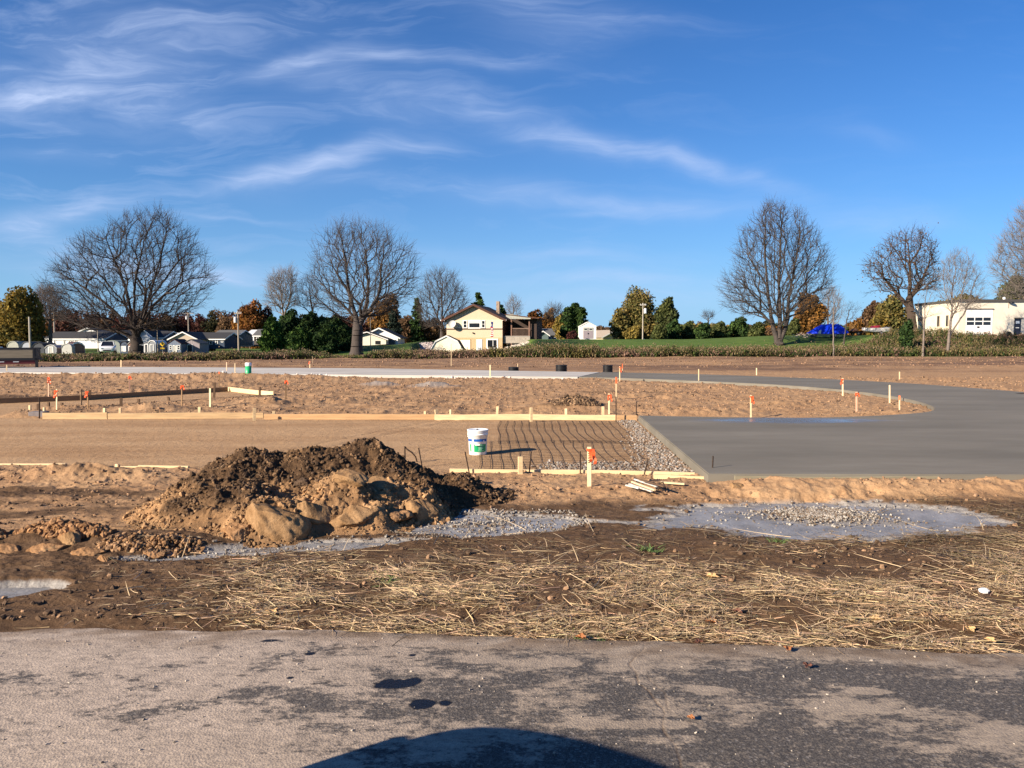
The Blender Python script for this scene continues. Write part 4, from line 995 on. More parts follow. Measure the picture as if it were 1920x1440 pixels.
clod(706, 915, 7.35, .19, .15, .17, 0, 'pinkish sandy clod high on the front of the mound', 4, (.2, .2, 0))
clod(650, 900, 7.5, .20, .15, .10, 0, 'flat sandy clod just under the crest of the mound', 5, (0, .2, 0))
clod(660, 968, 7.0, .27, .2, .16, 0, 'wide crumbly sandy clod in the middle front of the mound', 6)
clod(560, 905, 7.5, .10, .09, .07, 2, 'dark clod on the left shoulder of the mound', 7)
clod(735, 968, 7.1, .16, .13, .10, 1, 'reddish clod low between the round clod and the wide one', 8)
clod(442, 1003, 6.6, .13, .12, .10, 1, 'rusty clod at the front left foot of the mound', 9)
clod(128, 1017, 6.45, .095, .09, .105, 0, 'tall tan clod standing at the far left heap', 10)
clod(80, 1030, 6.25, .17, .12, .07, 1, 'rust-coloured crumbling clod in the far left heap', 11)
clod(165, 1040, 6.15, .13, .09, .055, 1, 'rusty clod right of the tall tan clod', 12)
clod(232, 1018, 6.45, .08, .07, .05, 2, 'dark brown clod on the ground between the heap and the mound', 13)
clod(285, 1035, 6.2, .12, .09, .055, 1, 'rusty rounded clod before the left foot of the mound', 14)
clod(193, 1052, 6.0, .07, .06, .05, 1, 'small rusty clod nearest the camera on the left', 15)
clod(20, 1030, 6.2, .13, .1, .06, 1, 'rust-coloured clod at the left frame edge', 16)
clod(163, 877, 9.6, .11, .08, .07, 0, 'sandy clod by the sunken board at the left', 17)
clod(1082, 762, 18.55, .34, .2, .15, 2, 'dark overturned lump on the small heap behind the far board', 18)
clod(1378, 912, 8.75, .09, .07, .05, 0, 'tan clod in front of the slab corner', 19)

# ------------------------------------------------------------ loose crumbs over the rough ground
g = np.random.default_rng(31); N = 120000
yy = 4.6 + 33 * g.random(N) ** 1.5; xx = g.uniform(-1, 1, N) * (yy * .78)
st = strip_mask(xx, yy); den = (1 - st) * ss(-.35, .35, fbm(xx * .8, yy * .8, 4, 441)) * (yy < 35) * (1 - ss(2.3, 2.4, xx) * ss(8.85, 8.9, yy) * ss(17.5, 16.5, yy)) * (1 - .97 * ss(.0, .2, pudmask(xx, yy)))
den = den * np.where(yy < 7.6, .30, 1.) * np.where(mound_z(xx, yy) > 0, 0, 1)
r_ = np.hypot(xx - 5.6, (yy - 24))    # keep the crumbs off the curved drive
pt_in = np.ones(N, bool)
poly = np.array(inner + outer[::-1][:0]); 
def inpoly(px_, py_, P_):
    c = np.zeros(len(px_), bool); n = len(P_); j = n - 1
    for i in range(n):
        xi, yi = P_[i]; xj, yj = P_[j]
        t = ((yi > py_) != (yj > py_)) & (px_ < (xj - xi) * (py_ - yi) / (yj - yi + 1e-12) + xi); c ^= t; j = i
    return c
slabpoly = [g2(1197, 779), (2.33, 8.98), (6, 8.92), (14, 8.85), (30, 8.8)] + outer + inner
on_slab = inpoly(xx, yy, slabpoly)
k = (g.random(N) < den) & ~on_slab
xx = xx[k]; yy = yy[k]; sz = (.004 + .024 * g.random(len(xx)) ** 4.5) * (1 + .035 * np.maximum(yy - 8, 0)); n = len(xx)
dk_ = np.where(yy < 7.9, g.random(n) < .75, g.random(n) < .18)
cols = np.where(dk_[:, None], [[.10, .062, .038]], [[.28, .17, .098]]) * g.uniform(.7, 1.2, (n, 1))
scatter_clods('loose_clods', np.column_stack([xx, yy]), H(xx, yy), sz, cols, 32, 'small loose clods over the rough sandy ground', None, 0)
# crumbs heaped on the small dark pile behind the far board, and the rusty heaps at the left
def heap(cx, cy, rx, ry, h, n, s0, s1, cols, seed, label, ang=0.):
    g = np.random.default_rng(seed); a = g.uniform(0, 6.28, n); r = np.sqrt(g.random(n)); dx = np.cos(a) * r * rx; dy = np.sin(a) * r * ry
    x = cx + dx * math.cos(ang) - dy * math.sin(ang); y = cy + dx * math.sin(ang) + dy * math.cos(ang); bumps = .6 + .8 * np.clip(fbm(x * 2.5 / max(rx, .5), y * 3, 3, seed), -.5, .8)
    z = H(x, y) + h * (1 - r ** 1.6) * bumps * g.random(n) ** .35; s = s0 + (s1 - s0) * g.random(n) ** 3
    cols = np.array(cols); scatter_clods('crumbled_soil', np.column_stack([x, y]), z, s, cols[g.integers(0, len(cols), n)] * g.uniform(.7, 1.25, (n, 1)), seed, label, None, 1)
heap(1.55, 18.5, .62, .26, .15, 2200, .012, .05, [(.07, .042, .026), (.12, .075, .045), (.22, .14, .08)], 36, 'dark crumbling soil on the small heap behind the far board')
heap(-3.75, 6.28, .45, .14, .15, 2200, .006, .035, [(.25, .13, .055), (.33, .18, .085), (.20, .105, .05)], 37, 'rusty crumbling sand of the left heap', -.1)
heap(-2.95, 6.10, .42, .13, .10, 1500, .006, .032, [(.22, .12, .055), (.15, .09, .05), (.32, .19, .10)], 38, 'brown crumbling sand before the left foot of the mound', .1)
heap(-4.45, 6.15, .30, .14, .12, 1000, .006, .03, [(.25, .13, .055), (.33, .18, .085)], 39, 'rusty sand at the left frame edge', 0)
# far field: bigger lumps
N = 9000; yy = g.uniform(48, 80, N); xx = g.uniform(-1, 1, N) * yy * .75; sz = .02 + .08 * g.random(N) ** 5
scatter_clods('loose_clods', np.column_stack([xx, yy]), H(xx, yy), sz, np.array([[.20, .12, .075]]) * g.uniform(.6, 1.4, (N, 1)), 33, 'lumps of earth over the far bare field', None, 0)
# pale broken concrete crumbs by the near edge of the old drive
N = 500; c_ = g.choice([0, 1, 2, 3, 4], N); cx = np.array([-13.3, -8.9, -1.9, .6, 2.6])[c_]; xx = cx + g.normal(0, .55, N); yy = 34.9 + g.normal(0, .35, N)
scatter_clods('concrete_crumbs', np.column_stack([xx, yy]), H(xx, yy), .03 + .05 * g.random(N) ** 2, np.array([[.55, .5, .44]]) * g.uniform(.7, 1.2, (N, 1)), 34, 'pale broken concrete crumbs before the old drive', None, 0)

# small stones on the asphalt
N = 900; xx = g.uniform(-3, 4, N); yy = g.uniform(2.6, 4.3, N); sz = .0022 + .0065 * g.random(N) ** 4
scatter_clods('road_grit', np.column_stack([xx, yy]), 0 * xx + .0, sz, np.array([[.34, .29, .24]]) * g.uniform(.5, 1.4, (N, 1)), 35, 'grit and small stones on the old asphalt', None, 1)

# ------------------------------------------------------------ straw and dead grass
def ribbons(name, base, ang, lean, L, wd, col, seed, m, label, bend=.25, seg=3, parent=None):
    g = np.random.default_rng(seed); n = len(base)
    V = np.zeros((n, (seg + 1) * 2, 3)); d = np.column_stack([np.cos(ang) * np.cos(lean), np.sin(ang) * np.cos(lean), np.sin(lean)])
    s = np.column_stack([-np.sin(ang), np.cos(ang), np.zeros(n)]); bd = g.normal(0, bend, n); bz = g.normal(0, bend * .3, n); tw = g.uniform(-.9, .9, n)
    for i in range(seg + 1):
        t = i / seg
        c = base + d * (L * t)[:, None] + s * (bd * L * t * t)[:, None]; c[:, 2] += (bz * L * (t - t * t)) - np.sin(lean) * L * t * t * .35
        w = wd * (1 - .75 * t ** 2) / 2
        q = s * np.cos(tw)[:, None] + np.array([[0, 0, 1.]]) * np.sin(tw)[:, None]
        V[:, 2 * i] = c - q * w[:, None]; V[:, 2 * i + 1] = c + q * w[:, None]
    V[:, :, 2] = np.maximum(V[:, :, 2], base[:, None, 2] - .004)
    F = np.array([[2 * i, 2 * i + 1, 2 * i + 3, 2 * i + 2] for i in range(seg)]); K = (seg + 1) * 2
    Fa = (F[None] + (np.arange(n) * K)[:, None, None]).reshape(-1, 4)
    o = link(name, arrmesh(name, V.reshape(-1, 3), Fa, np.repeat(col, K, 0)), m, parent); tag(o, label, kind='stuff'); return o
straw_m = attrmat('straw_mat', .6, .12, 40, .3)
g = np.random.default_rng(41); N = 330000
xx = g.uniform(-4.5, 5.2, N); yy = g.uniform(4.02, 8.1, N)
ed = 4.40 - .085 * np.maximum(xx + 1.2, 0)
band = ss(-2.5, -.5, xx + .5 * (yy - 4.4)) * ss(6.3, 5.0, yy - .35 * ss(1.0, 2.5, xx)) * 1.0
band = np.maximum(band, .35 * ss(-2.3, -1, xx) * ss(7.0, 6.0, yy)); band = np.maximum(band, .62 * ss(.8, 2.2, xx) * ss(7.1, 6.4, yy) * ss(5.6, 6.2, yy)); band = np.maximum(band, .35 * ss(.8, 2.2, xx) * ss(8., 7.8, yy)); band = np.maximum(band, .5 * ss(3.9, 4.6, xx) * ss(8.2, 7.6, yy))
patch = ss(-.26, .22, fbm(xx * 1.5, yy * 2.4, 5, 451))  
hole = (1 - .62 * ss(5.35, 5.9, yy + .4 * fbm(xx * .9, yy * .9, 2, 457)) * ss(3.4, 2.6, xx)) * ss(.55, 1.25, ell(xx, yy, 2.55, 5.65, 1.0, .42)) * (.35 + .65 * ss(.5, 1.2, ell(xx, yy, .6, 5.9, 1.2, .3)))
den = band * (.07 + .93 * patch) * hole * ss(-.01, .06, yy - ed - .05 * g.normal(0, 1, N)) * (1 - ss(-.1, .1, pudmask(xx, yy))) + .012
den = np.where((yy < ed + .02) & (g.random(N) > .05), 0, den)
k = (g.random(N) < den * .85) & (mound_z(xx, yy) < .02) ; xx, yy = xx[k], yy[k]; n = len(xx)
flow = .15 + 1.3 * fbm(xx * .7, yy * .9, 3, 453); ang = flow + g.normal(0, .75, n) + np.pi * (g.random(n) < .5)
lean = np.abs(g.normal(0, .10, n)); up = g.random(n) < .045; lean = np.where(up, g.uniform(.4, 1.2, n), lean)
L = .03 + .20 * g.random(n) ** 2.4; L = np.where(up, L * .6, L); wd = g.uniform(.0018, .0052, n)
zz = H(xx, yy) + .004 + .055 * g.random(n) ** 2 * ss(.2, .6, patch[k])
col = np.array([[.52, .37, .215]]) * (.28 + 1.05 * g.random((n, 1))) * (1 + g.normal(0, .05, (n, 3)))
wetn = ss(5.6, 6.4, yy + .6 * fbm(xx, yy, 2, 455)); col = col * (1 - .62 * wetn)[:, None]
ribbons('straw_litter', np.column_stack([xx, yy, zz]), ang, lean, L, wd, np.clip(col, .02, .9), 42, straw_m, 'matted straw and dead grass over the wet mud', .28)
# longer stalks
N = 130; xx = g.uniform(-2.6, 4.3, N); yy = g.uniform(4.4, 6.9, N); k = mound_z(xx, yy) < .02; xx, yy = xx[k], yy[k]; n = len(xx)
ribbons('straw_stalks', np.column_stack([xx, yy, H(xx, yy) + .02]), g.uniform(0, 6.28, n), np.abs(g.normal(0, .18, n)), g.uniform(.2, .5, n), g.uniform(.004, .006, n), np.array([[.60, .45, .27]]) * g.uniform(.7, 1.15, (n, 1)), 43, straw_m, 'long loose straw stalks over the mud', .12, 5)
# roots and stems sticking from the mound
N = 420; q = np.column_stack([g.uniform(-3.6, -.6, N), g.uniform(6.8, 8.6, N)]); mz = mound_z(q[:, 0], q[:, 1]); k = mz > .08; q = q[k]; mz = mz[k]; n = len(q)
ribbons('root_fibres', np.column_stack([q, mz + H(q[:, 0], q[:, 1]) + .005]), g.uniform(0, 6.28, n), g.uniform(0, 1.2, n), g.uniform(.04, .14, n), g.uniform(.002, .004, n), np.array([[.36, .25, .15]]) * g.uniform(.4, 1.1, (n, 1)), 44, straw_m, 'thin roots and stems in the mound soil', .4)
# few green weeds on the straw edge
N = 420; c_ = g.integers(0, 6, N); cx = np.array([.42, 2.25, 3.05, 3.72, 1.1, -.9])[c_]; cy = np.array([4.30, 6.35, 4.15, 4.2, 6.1, 5.3])[c_]; xx = cx + g.normal(0, .05, N); yy = cy + g.normal(0, .035, N)
ribbons('green_weeds', np.column_stack([xx, yy, H(xx, yy) + .005]), g.uniform(0, 6.28, N), g.uniform(.1, 1.1, N), g.uniform(.03, .09, N), g.uniform(.004, .008, N), np.array([[.11, .17, .05]]) * g.uniform(.5, 1.3, (N, 1)), 45, straw_m, 'small green weed tufts in the straw', .3)

# ------------------------------------------------------------ band of tall weeds along the far edge
weedm = attrmat('weed_mat', .85, .15, 6, .1, .25)
g = np.random.default_rng(51); N = 60000
r_ = g.uniform(-.76, .76, N); e0 = 61 + 14 * ss(-.66, .0, r_) + 10 * ss(0, .66, r_); dep = g.random(N) ** 1.3 * (9 + 5 * ss(0, .3, r_))
yy = e0 + dep; xx = r_ * yy
gap = 1 - .96 * ss(1.3, .8, ell(xx, yy, -16.4, 76, 2.5, 9))
cn = fbm(xx * .22, yy * .15, 4, 461); cn2 = fbm(xx * .9, yy * .6, 3, 463)
hgt = (.45 + .85 * ss(-.6, .6, cn2 + .4 * cn)) * (1 + .35 * (g.random(N) < .06)) * (.80 + .38 * ss(-.1, .1, r_)) * g.uniform(.6, 1.15, N)
hgt = hgt * (1 + .35 * np.exp(-((r_ - .05) / .05) ** 2)) * (.72 + .28 * ss(-.55, -.2, r_)) * .74 * (.30 + .70 * gap)
keep = g.random(N) < (.15 + .85 * gap); 
kind = cn + g.normal(0, .22, N)
green = np.array([.085, .105, .030]); olive = np.array([.17, .145, .05]); tanc = np.array([.24, .18, .095]); pinkb = np.array([.25, .155, .11]); dkg = np.array([.035, .060, .022])
cc = np.where((kind > .35)[:, None], olive, np.where((kind > 0)[:, None], tanc * .8, np.where((kind > -.3)[:, None], green, pinkb)))
cc = np.where((g.random(N) < .22)[:, None], dkg, cc); cc = np.where(((np.abs(r_ + .08) < .05) & (g.random(N) < .6))[:, None], pinkb, cc)
# each plant: bent stem blade, leaf cards, fluffy seed head
Vv, Ff, Cl = [], [], []
def cards(c, size, col_, g, flat=1.):
    n = len(c); M = rotmats(n, g) ; s = size[:, None, None] * np.array([[-1, 0, -.7], [1, 0, -.7], [.35, 0, .9], [-.4, .25, .8]])[None]
    V = np.einsum('nij,nvj->nvi', M, s) * np.array([1 / flat, 1 / flat, flat]) + c[:, None]; return V.reshape(-1, 3), np.arange(n * 4).reshape(-1, 4), np.repeat(col_, 4, 0)
base = np.column_stack([xx, yy, H(xx, yy)])[keep]; h_ = hgt[keep]; cc = cc[keep]; n = len(base)
parts = []
for lev, s0 in ((.16, .13), (.34, .13), (.52, .12), (.70, .10), (.86, .08)):
    for rep in range(2):
        c = base + np.column_stack([g.normal(0, .11, n), g.normal(0, .11, n), h_ * (lev + g.uniform(-.09, .09, n))])
        parts.append(cards(c, s0 * .72 * g.uniform(.5, 1.3, n), cc * g.uniform(.5, 1.3, (n, 1)), g, 1.55))
k = g.random(n) < .45
c = base[k] + np.column_stack([g.normal(0, .06, k.sum()), g.normal(0, .06, k.sum()), h_[k] * g.uniform(.92, 1.12, k.sum())])
parts.append(cards(c, g.uniform(.035, .075, k.sum()), (np.array([[.24, .175, .11]]) * g.uniform(.6, 1.15, (k.sum(), 1))), g))
of = 0; VV, FF, CC = [], [], []
for v, f, c in parts: VV.append(v); FF.append(f + of); CC.append(c); of += len(v)
o = link('roadside_weeds', arrmesh('roadside_weeds', np.concatenate(VV), np.concatenate(FF), np.concatenate(CC)), weedm)
tag(o, 'band of tall dry autumn weeds beyond the bare field', kind='stuff')
# ------------------------------------------------------------ bare trees
def frusta(p0, p1, r0, r1, n):
    d = p1 - p0; L = np.linalg.norm(d, axis=1, keepdims=True) + 1e-9; d = d / L
    ref = np.where(np.abs(d[:, 2:3]) < .9, [[0, 0, 1.]], [[1., 0, 0]]); a = np.cross(d, ref); a /= np.linalg.norm(a, axis=1, keepdims=True); b = np.cross(d, a)
    t = np.arange(n) * 2 * np.pi / n; ring = a[:, None] * np.cos(t)[None, :, None] + b[:, None] * np.sin(t)[None, :, None]
    V = np.concatenate([p0[:, None] + ring * r0[:, None, None], p1[:, None] + ring * r1[:, None, None]], 1)
    k = np.arange(n); F = np.stack([k, (k + 1) % n, (k + 1) % n + n, k + n], 1)
    return V.reshape(-1, 3), (F[None] + (np.arange(len(p0)) * 2 * n)[:, None, None]).reshape(-1, 4)
def bare_tree(D, base, rows, limbs, n, seed, r0, label, barkcol, name='bare_tree', group='leafless trees', twig=(.35, .85), rt_=.011, k_len=.32, dep=.8, ntw=3, zb=None, upb=.35, gap=.0, leaves=None):
    g = np.random.default_rng(seed); mpp = D / FPX
    b = P(base[0], base[1], D); z0 = Hs(b.x, D) if zb is None else zb; b = Vector((b.x, D, z0))
    rows = sorted(rows)                                        # (py, pxl, pxr)
    pys = np.array([r[0] for r in rows], float); lf = np.array([r[1] for r in rows], float); rt2 = np.array([r[2] for r in rows], float)
    pts = []
    wts = np.interp(np.linspace(pys[0], pys[-1], 200), pys, rt2 - lf); 
    while len(pts) < n:
        m_ = n * 2; py = g.uniform(pys[0], pys[-1], m_); w = np.interp(py, pys, rt2 - lf) / 2; c = np.interp(py, pys, (lf + rt2) / 2)
        ok = g.random(m_) < w / wts.max() * 2.2; a = g.uniform(0, 2 * np.pi, m_); r = np.sqrt(g.random(m_)) ** .8
        x = c + w * r * np.cos(a); yv = r * np.sin(a) * w * mpp * dep
        zz = CAMH + (HOR - py) * mpp * (1 + yv / D)
        X = (x - 960) * mpp * (1 + yv / D)
        if gap: ok &= fbm(x * .045, py * .045 + yv * .5, 3, seed) > -gap
        for q in np.column_stack([X, D + yv, zz])[ok]: pts.append(q)
    pts = np.array(pts[:n]) - np.array(b)
    cap = n * 7 + 3000; nod = np.zeros((cap, 3)); par = np.full(cap, -1); pl = np.zeros(cap); dr = np.zeros((cap, 3)); cnt = 1; dr[0] = (0, 0, 1)
    def addpath(i0, ctrl):
        nonlocal cnt
        i = i0
        for q in ctrl:
            nod[cnt] = q; par[cnt] = i; d = q - nod[i]; L = np.linalg.norm(d) + 1e-9; pl[cnt] = pl[i] + L; dr[cnt] = d / L; i = cnt; cnt += 1
        return i
    step = .5
    for lb in limbs:
        P3 = [np.array(P(a[0], a[1], D + (a[2] if len(a) > 2 else 0))) - np.array(b) for a in lb]
        i0 = 0 if cnt == 1 or lb[0][1] >= base[1] - 3 else int(np.argmin(np.linalg.norm(nod[:cnt] - P3[0], axis=1)))
        P3[0] = nod[i0].copy(); ctrl = []
        for j in range(len(P3) - 1):
            p0 = P3[max(j - 1, 0)]; p1, p2 = P3[j], P3[j + 1]; p3 = P3[min(j + 2, len(P3) - 1)]; L = np.linalg.norm(p2 - p1); m_ = max(1, int(L / step))
            for k in range(1, m_ + 1):
                t = k / m_; ctrl.append(.5 * (2 * p1 + (p2 - p0) * t + (2 * p0 - 5 * p1 + 4 * p2 - p3) * t * t + (3 * p1 - p0 - 3 * p2 + p3) * t ** 3) + g.normal(0, .035, 3))
        addpath(i0, ctrl)
    order = np.argsort(np.linalg.norm(pts, axis=1) * g.uniform(.9, 1.1, n))
    for a in pts[order]:
        v = a - nod[:cnt]; d = np.linalg.norm(v, axis=1)
        cosang = np.einsum('ij,ij->i', v, dr[:cnt]) / (d + 1e-9)
        cost = d * (1.35 - .35 * cosang) + k_len * pl[:cnt] + np.where(v[:, 2] < -.1 * d, .9 * d, 0) + np.where(nod[:cnt, 2] < .8, 3, 0)
        i = int(np.argmin(cost)); L = d[i]
        if L < .25: continue
        p0 = nod[i].copy(); T0 = (dr[i] * .5 + v[i] / L * .6) * L; T1 = (v[i] / L + np.array([0, 0, upb])) * L * .8
        m_ = max(1, int(L / .55)); ctrl = []
        for k in range(1, m_ + 1):
            t = k / m_; h00 = 2 * t ** 3 - 3 * t * t + 1; h10 = t ** 3 - 2 * t * t + t; h01 = -2 * t ** 3 + 3 * t * t; h11 = t ** 3 - t * t
            ctrl.append(h00 * p0 + h10 * T0 + h01 * a + h11 * T1 + g.normal(0, .02 * L / 3, 3))
        if cnt + len(ctrl) >= cap: break
        addpath(i, ctrl)
    tips = np.zeros(cnt)
    ch = np.bincount(par[1:cnt], minlength=cnt); tips[ch == 0] = 1
    for i in range(cnt - 1, 0, -1): tips[par[i]] += tips[i]
    e = math.log(r0 / rt_) / math.log(max(tips[0], 3)); rad = rt_ * np.maximum(tips, 1) ** e
    flare = 1 + .5 * np.exp(-np.maximum(nod[:cnt, 2], 0) / .5); rad = rad * np.where(tips > tips[0] * .15, flare, 1)
    pi = par[1:cnt]; ri = np.arange(1, cnt)
    r_a = np.minimum(rad[pi], rad[ri] * np.where(rad[ri] > .35 * r0, 3., 1.6)); r_b = rad[ri]
    big = r_b > r0 * .30
    rt = empty(name, tuple(b), label, 'tree', group)
    V, F = frusta(nod[pi][big], nod[ri][big] , r_a[big], r_b[big], 9)
    bm_ = mat('bark_' + name + str(seed), barkcol, .95, .35, 5, .02, stretch=(3, 3, .5))
    link('trunk', arrmesh('trunk', V, F, None, True), bm_, rt)
    sm = ~big; V1, F1 = frusta(nod[pi][sm], nod[ri][sm], r_a[sm], r_b[sm], 4)
    # twigs on the thin wood
    cand = np.where(rad[:cnt] < rt_ * 4.5)[0]; cand = cand[cand > 0]; src = np.repeat(cand, ntw); m_ = len(src)
    def grow(p, d, L, ra, rb):
        q = p + d * L[:, None]; return q
    out = nod[src] - nod[:cnt].mean(0); out /= np.linalg.norm(out, axis=1, keepdims=True) + 1e-9
    d = dr[src] * .75 + g.normal(0, .48, (m_, 3)) + out * .3 + np.array([[0, 0, .28]]); d /= np.linalg.norm(d, axis=1, keepdims=True)
    L = g.uniform(*twig, m_); q = nod[src] + d * L[:, None]; d2 = d + g.normal(0, .3, (m_, 3)) + np.array([[0, 0, .12]]); d2 /= np.linalg.norm(d2, axis=1, keepdims=True)
    q2 = q + d2 * (L * .7)[:, None]
    d3 = d + g.normal(0, .6, (m_, 3)); d3 /= np.linalg.norm(d3, axis=1, keepdims=True); q3 = nod[src] + d * (L * .55)[:, None]; q4 = q3 + d3 * (L * .6)[:, None]
    pa = np.concatenate([nod[src], q, q3]); pb = np.concatenate([q, q2, q4]); ra = np.concatenate([np.full(m_, rt_ * .75), np.full(m_, rt_ * .55), np.full(m_, rt_ * .55)]); rb = np.concatenate([np.full(m_, rt_ * .55), np.full(m_, rt_ * .3), np.full(m_, rt_ * .3)])
    V2, F2 = frusta(pa, pb, ra, rb, 3)
    tw = mat('twig_' + name + str(seed), tuple(c * .9 for c in barkcol), .9, .2, 2)
    link('branches', arrmesh('branches', np.concatenate([V1, V2]), [F1, F2 + len(V1)]), tw, rt)
    if leaves:
        cntl, lc, ls = leaves; s_ = g.choice(cand, cntl); c = nod[s_] + g.normal(0, .5, (cntl, 3)); v, f, cc = cards(c, g.uniform(.5, 1.2, cntl) * ls, np.array([lc]) * g.uniform(.5, 1.4, (cntl, 1)), g)
        link('leaves', arrmesh('leaves', v, f, cc), leafmat, rt)
    return rt
leafmat = attrmat('foliage', .8, .18, 1.2, .12, .3)
needmat = attrmat('needles', .8, .2, 1.5, .12, .12)
DB = (.042, .032, .027); GB_ = (.062, .050, .044); LB_ = (.16, .13, .11)
bare_tree(86, (255, 661), [(402, 262, 310), (420, 215, 352), (440, 185, 366), (460, 140, 378), (480, 128, 388), (505, 100, 398), (525, 88, 406), (550, 84, 400), (575, 92, 380), (600, 112, 350), (618, 150, 320)],
    [[(255, 661), (256, 645), (252, 625), (247, 600), (241, 560), (228, 520), (212, 480), (200, 450)], [(255, 645), (246, 634), (225, 622), (190, 616), (160, 604), (130, 585), (105, 560)],
     [(250, 622), (232, 600), (205, 575), (170, 548), (135, 525), (110, 512)], [(252, 630), (253, 590), (252, 540), (262, 490), (272, 445), (288, 412)], [(256, 640), (264, 610), (275, 575), (288, 530), (302, 480), (312, 430)],
     [(268, 600), (290, 570), (325, 540), (360, 522), (395, 520)], [(276, 570), (305, 530), (335, 490), (362, 470)], [(246, 590), (225, 560), (190, 520), (155, 480), (140, 465)], [(210, 622), (195, 600), (160, 575), (110, 545)]],
    1500, 1, .66, 'huge spreading leafless oak with a low crooked trunk behind the weeds at left', DB, 'oak_tree', 'large leafless trees', (.5, 1.1), .017, .30, .8, 3, gap=.10)
bare_tree(87, (668, 655), [(422, 640, 655), (430, 625, 735), (445, 608, 752), (465, 592, 770), (490, 583, 782), (520, 580, 788), (545, 575, 785), (570, 585, 770), (590, 612, 740)],
    [[(668, 655), (670, 620), (668, 600), (660, 570), (652, 530), (648, 490), (640, 445)], [(670, 618), (682, 595), (700, 572), (712, 545), (716, 500), (722, 450)], [(672, 605), (684, 580), (690, 545), (688, 500), (684, 470)],
     [(668, 600), (645, 575), (615, 545), (590, 515)], [(704, 568), (735, 548), (770, 530)], [(655, 550), (630, 510), (612, 470)], [(712, 540), (740, 500), (760, 465)], [(666, 612), (640, 595), (610, 572), (585, 550)]],
    1300, 2, .62, 'broad leafless maple with twin crowns above the evergreen bushes', GB_, 'maple_tree', 'large leafless trees', (.5, 1.2), .016, .34, .8, 2, upb=.7, gap=.14)
bare_tree(100, (1460, 646), [(384, 1432, 1446), (392, 1424, 1480), (402, 1415, 1500), (420, 1400, 1512), (445, 1382, 1534), (470, 1374, 1545), (500, 1364, 1556), (530, 1352, 1563), (552, 1342, 1552), (572, 1352, 1535), (590, 1380, 1510)],
    [[(1452, 646), (1449, 610), (1443, 570), (1437, 520), (1434, 470), (1436, 400)], [(1460, 646), (1463, 600), (1461, 550), (1462, 490), (1466, 420), (1470, 395)], [(1469, 646), (1474, 610), (1478, 570), (1486, 520), (1497, 460), (1502, 425)],
     [(1450, 612), (1430, 590), (1400, 568), (1365, 552)], [(1447, 590), (1425, 560), (1395, 535), (1370, 515)], [(1476, 590), (1500, 565), (1530, 545), (1552, 530)], [(1461, 560), (1478, 520), (1510, 480), (1530, 465)], [(1440, 540), (1415, 500), (1390, 460)], [(1466, 600), (1452, 560), (1450, 500), (1420, 440)]],
    1900, 3, .52, 'tall leafless tree with several upright stems on the lawn at right', GB_, 'forked_tree', 'large leafless trees', (.45, 1.0), .018, .42, .8, 2, upb=.25, gap=.2)
bare_tree(104, (1712, 638), [(430, 1692, 1718), (440, 1670, 1735), (455, 1650, 1752), (475, 1632, 1752), (500, 1614, 1758), (520, 1613, 1768), (545, 1650, 1770)],
    [[(1712, 638), (1710, 600), (1705, 560), (1706, 510), (1702, 450)], [(1707, 575), (1680, 548), (1660, 525), (1640, 500), (1622, 490)], [(1706, 560), (1725, 530), (1742, 495), (1750, 470)], [(1705, 520), (1685, 480), (1668, 455)], [(1690, 556), (1660, 545), (1625, 548)]],
    800, 4, .55, 'dark gnarled tree wrapped in vines left of the cream building', (.06, .042, .032), 'vine_tree', 'large leafless trees', (.35, .8), .019, .3, .85, 2, gap=.12, leaves=(1500, (.16, .085, .045), .10))
bare_tree(86, (1776, 648), [(471, 1785, 1808), (485, 1765, 1822), (505, 1757, 1832), (530, 1752, 1840), (560, 1756, 1846), (580, 1765, 1838)],
    [[(1776, 648), (1781, 615), (1785, 585), (1786, 545), (1792, 500)], [(1779, 632), (1795, 605), (1812, 580), (1822, 540)], [(1785, 600), (1800, 560), (1812, 510)], [(1785, 580), (1772, 545), (1768, 510)]],
    520, 5, .16, 'leafless twin-stemmed tree with pale trunks before the cream building', LB_, 'twin_stem_tree', 'slim leafless trees', (.3, .7), .010, .4, .8, 3)
bare_tree(84, (1731, 648), [(530, 1725, 1745), (560, 1714, 1752), (600, 1712, 1756)], [[(1731, 648), (1733, 610), (1735, 570), (1738, 540)]], 70, 6, .10, 'pale sapling between the vine-wrapped tree and the twin stems', LB_, 'sapling', 'slim leafless trees', (.3, .6), .009, .4, .8, 2)
bare_tree(82, (1563, 652), [(542, 1560, 1568), (560, 1548, 1582), (590, 1545, 1584), (605, 1552, 1575)], [[(1563, 652), (1563, 600), (1564, 545)]], 80, 7, .07, 'slender young tree before the blue tarp', LB_, 'sapling', 'slim leafless trees', (.25, .6), .008, .4, .8, 2)
bare_tree(100, (1582, 634), [(565, 1592, 1602), (580, 1582, 1610), (600, 1578, 1606)], [[(1582, 634), (1588, 600), (1596, 572)]], 60, 8, .08, 'thin leaning sapling at the stern of the tarp-covered boat', GB_, 'sapling', 'slim leafless trees', (.25, .6), .009, .4, .8, 2)
bare_tree(125, (1948, 640), [(378, 1912, 1980), (400, 1898, 2000), (440, 1876, 2020), (470, 1858, 2040), (500, 1850, 2040), (540, 1856, 2040), (565, 1880, 2020)],
    [[(1948, 640), (1946, 590), (1940, 530), (1935, 460), (1940, 400)], [(1944, 580), (1915, 545), (1885, 520), (1862, 505)], [(1940, 530), (1905, 480), (1885, 450)], [(1945, 560), (1985, 500), (2010, 450)]],
    900, 9, .6, 'large pale leafless tree behind the cream building at the right edge', LB_, 'background_tree', 'large leafless trees', (.6, 1.4), .020, .35, .8, 4)
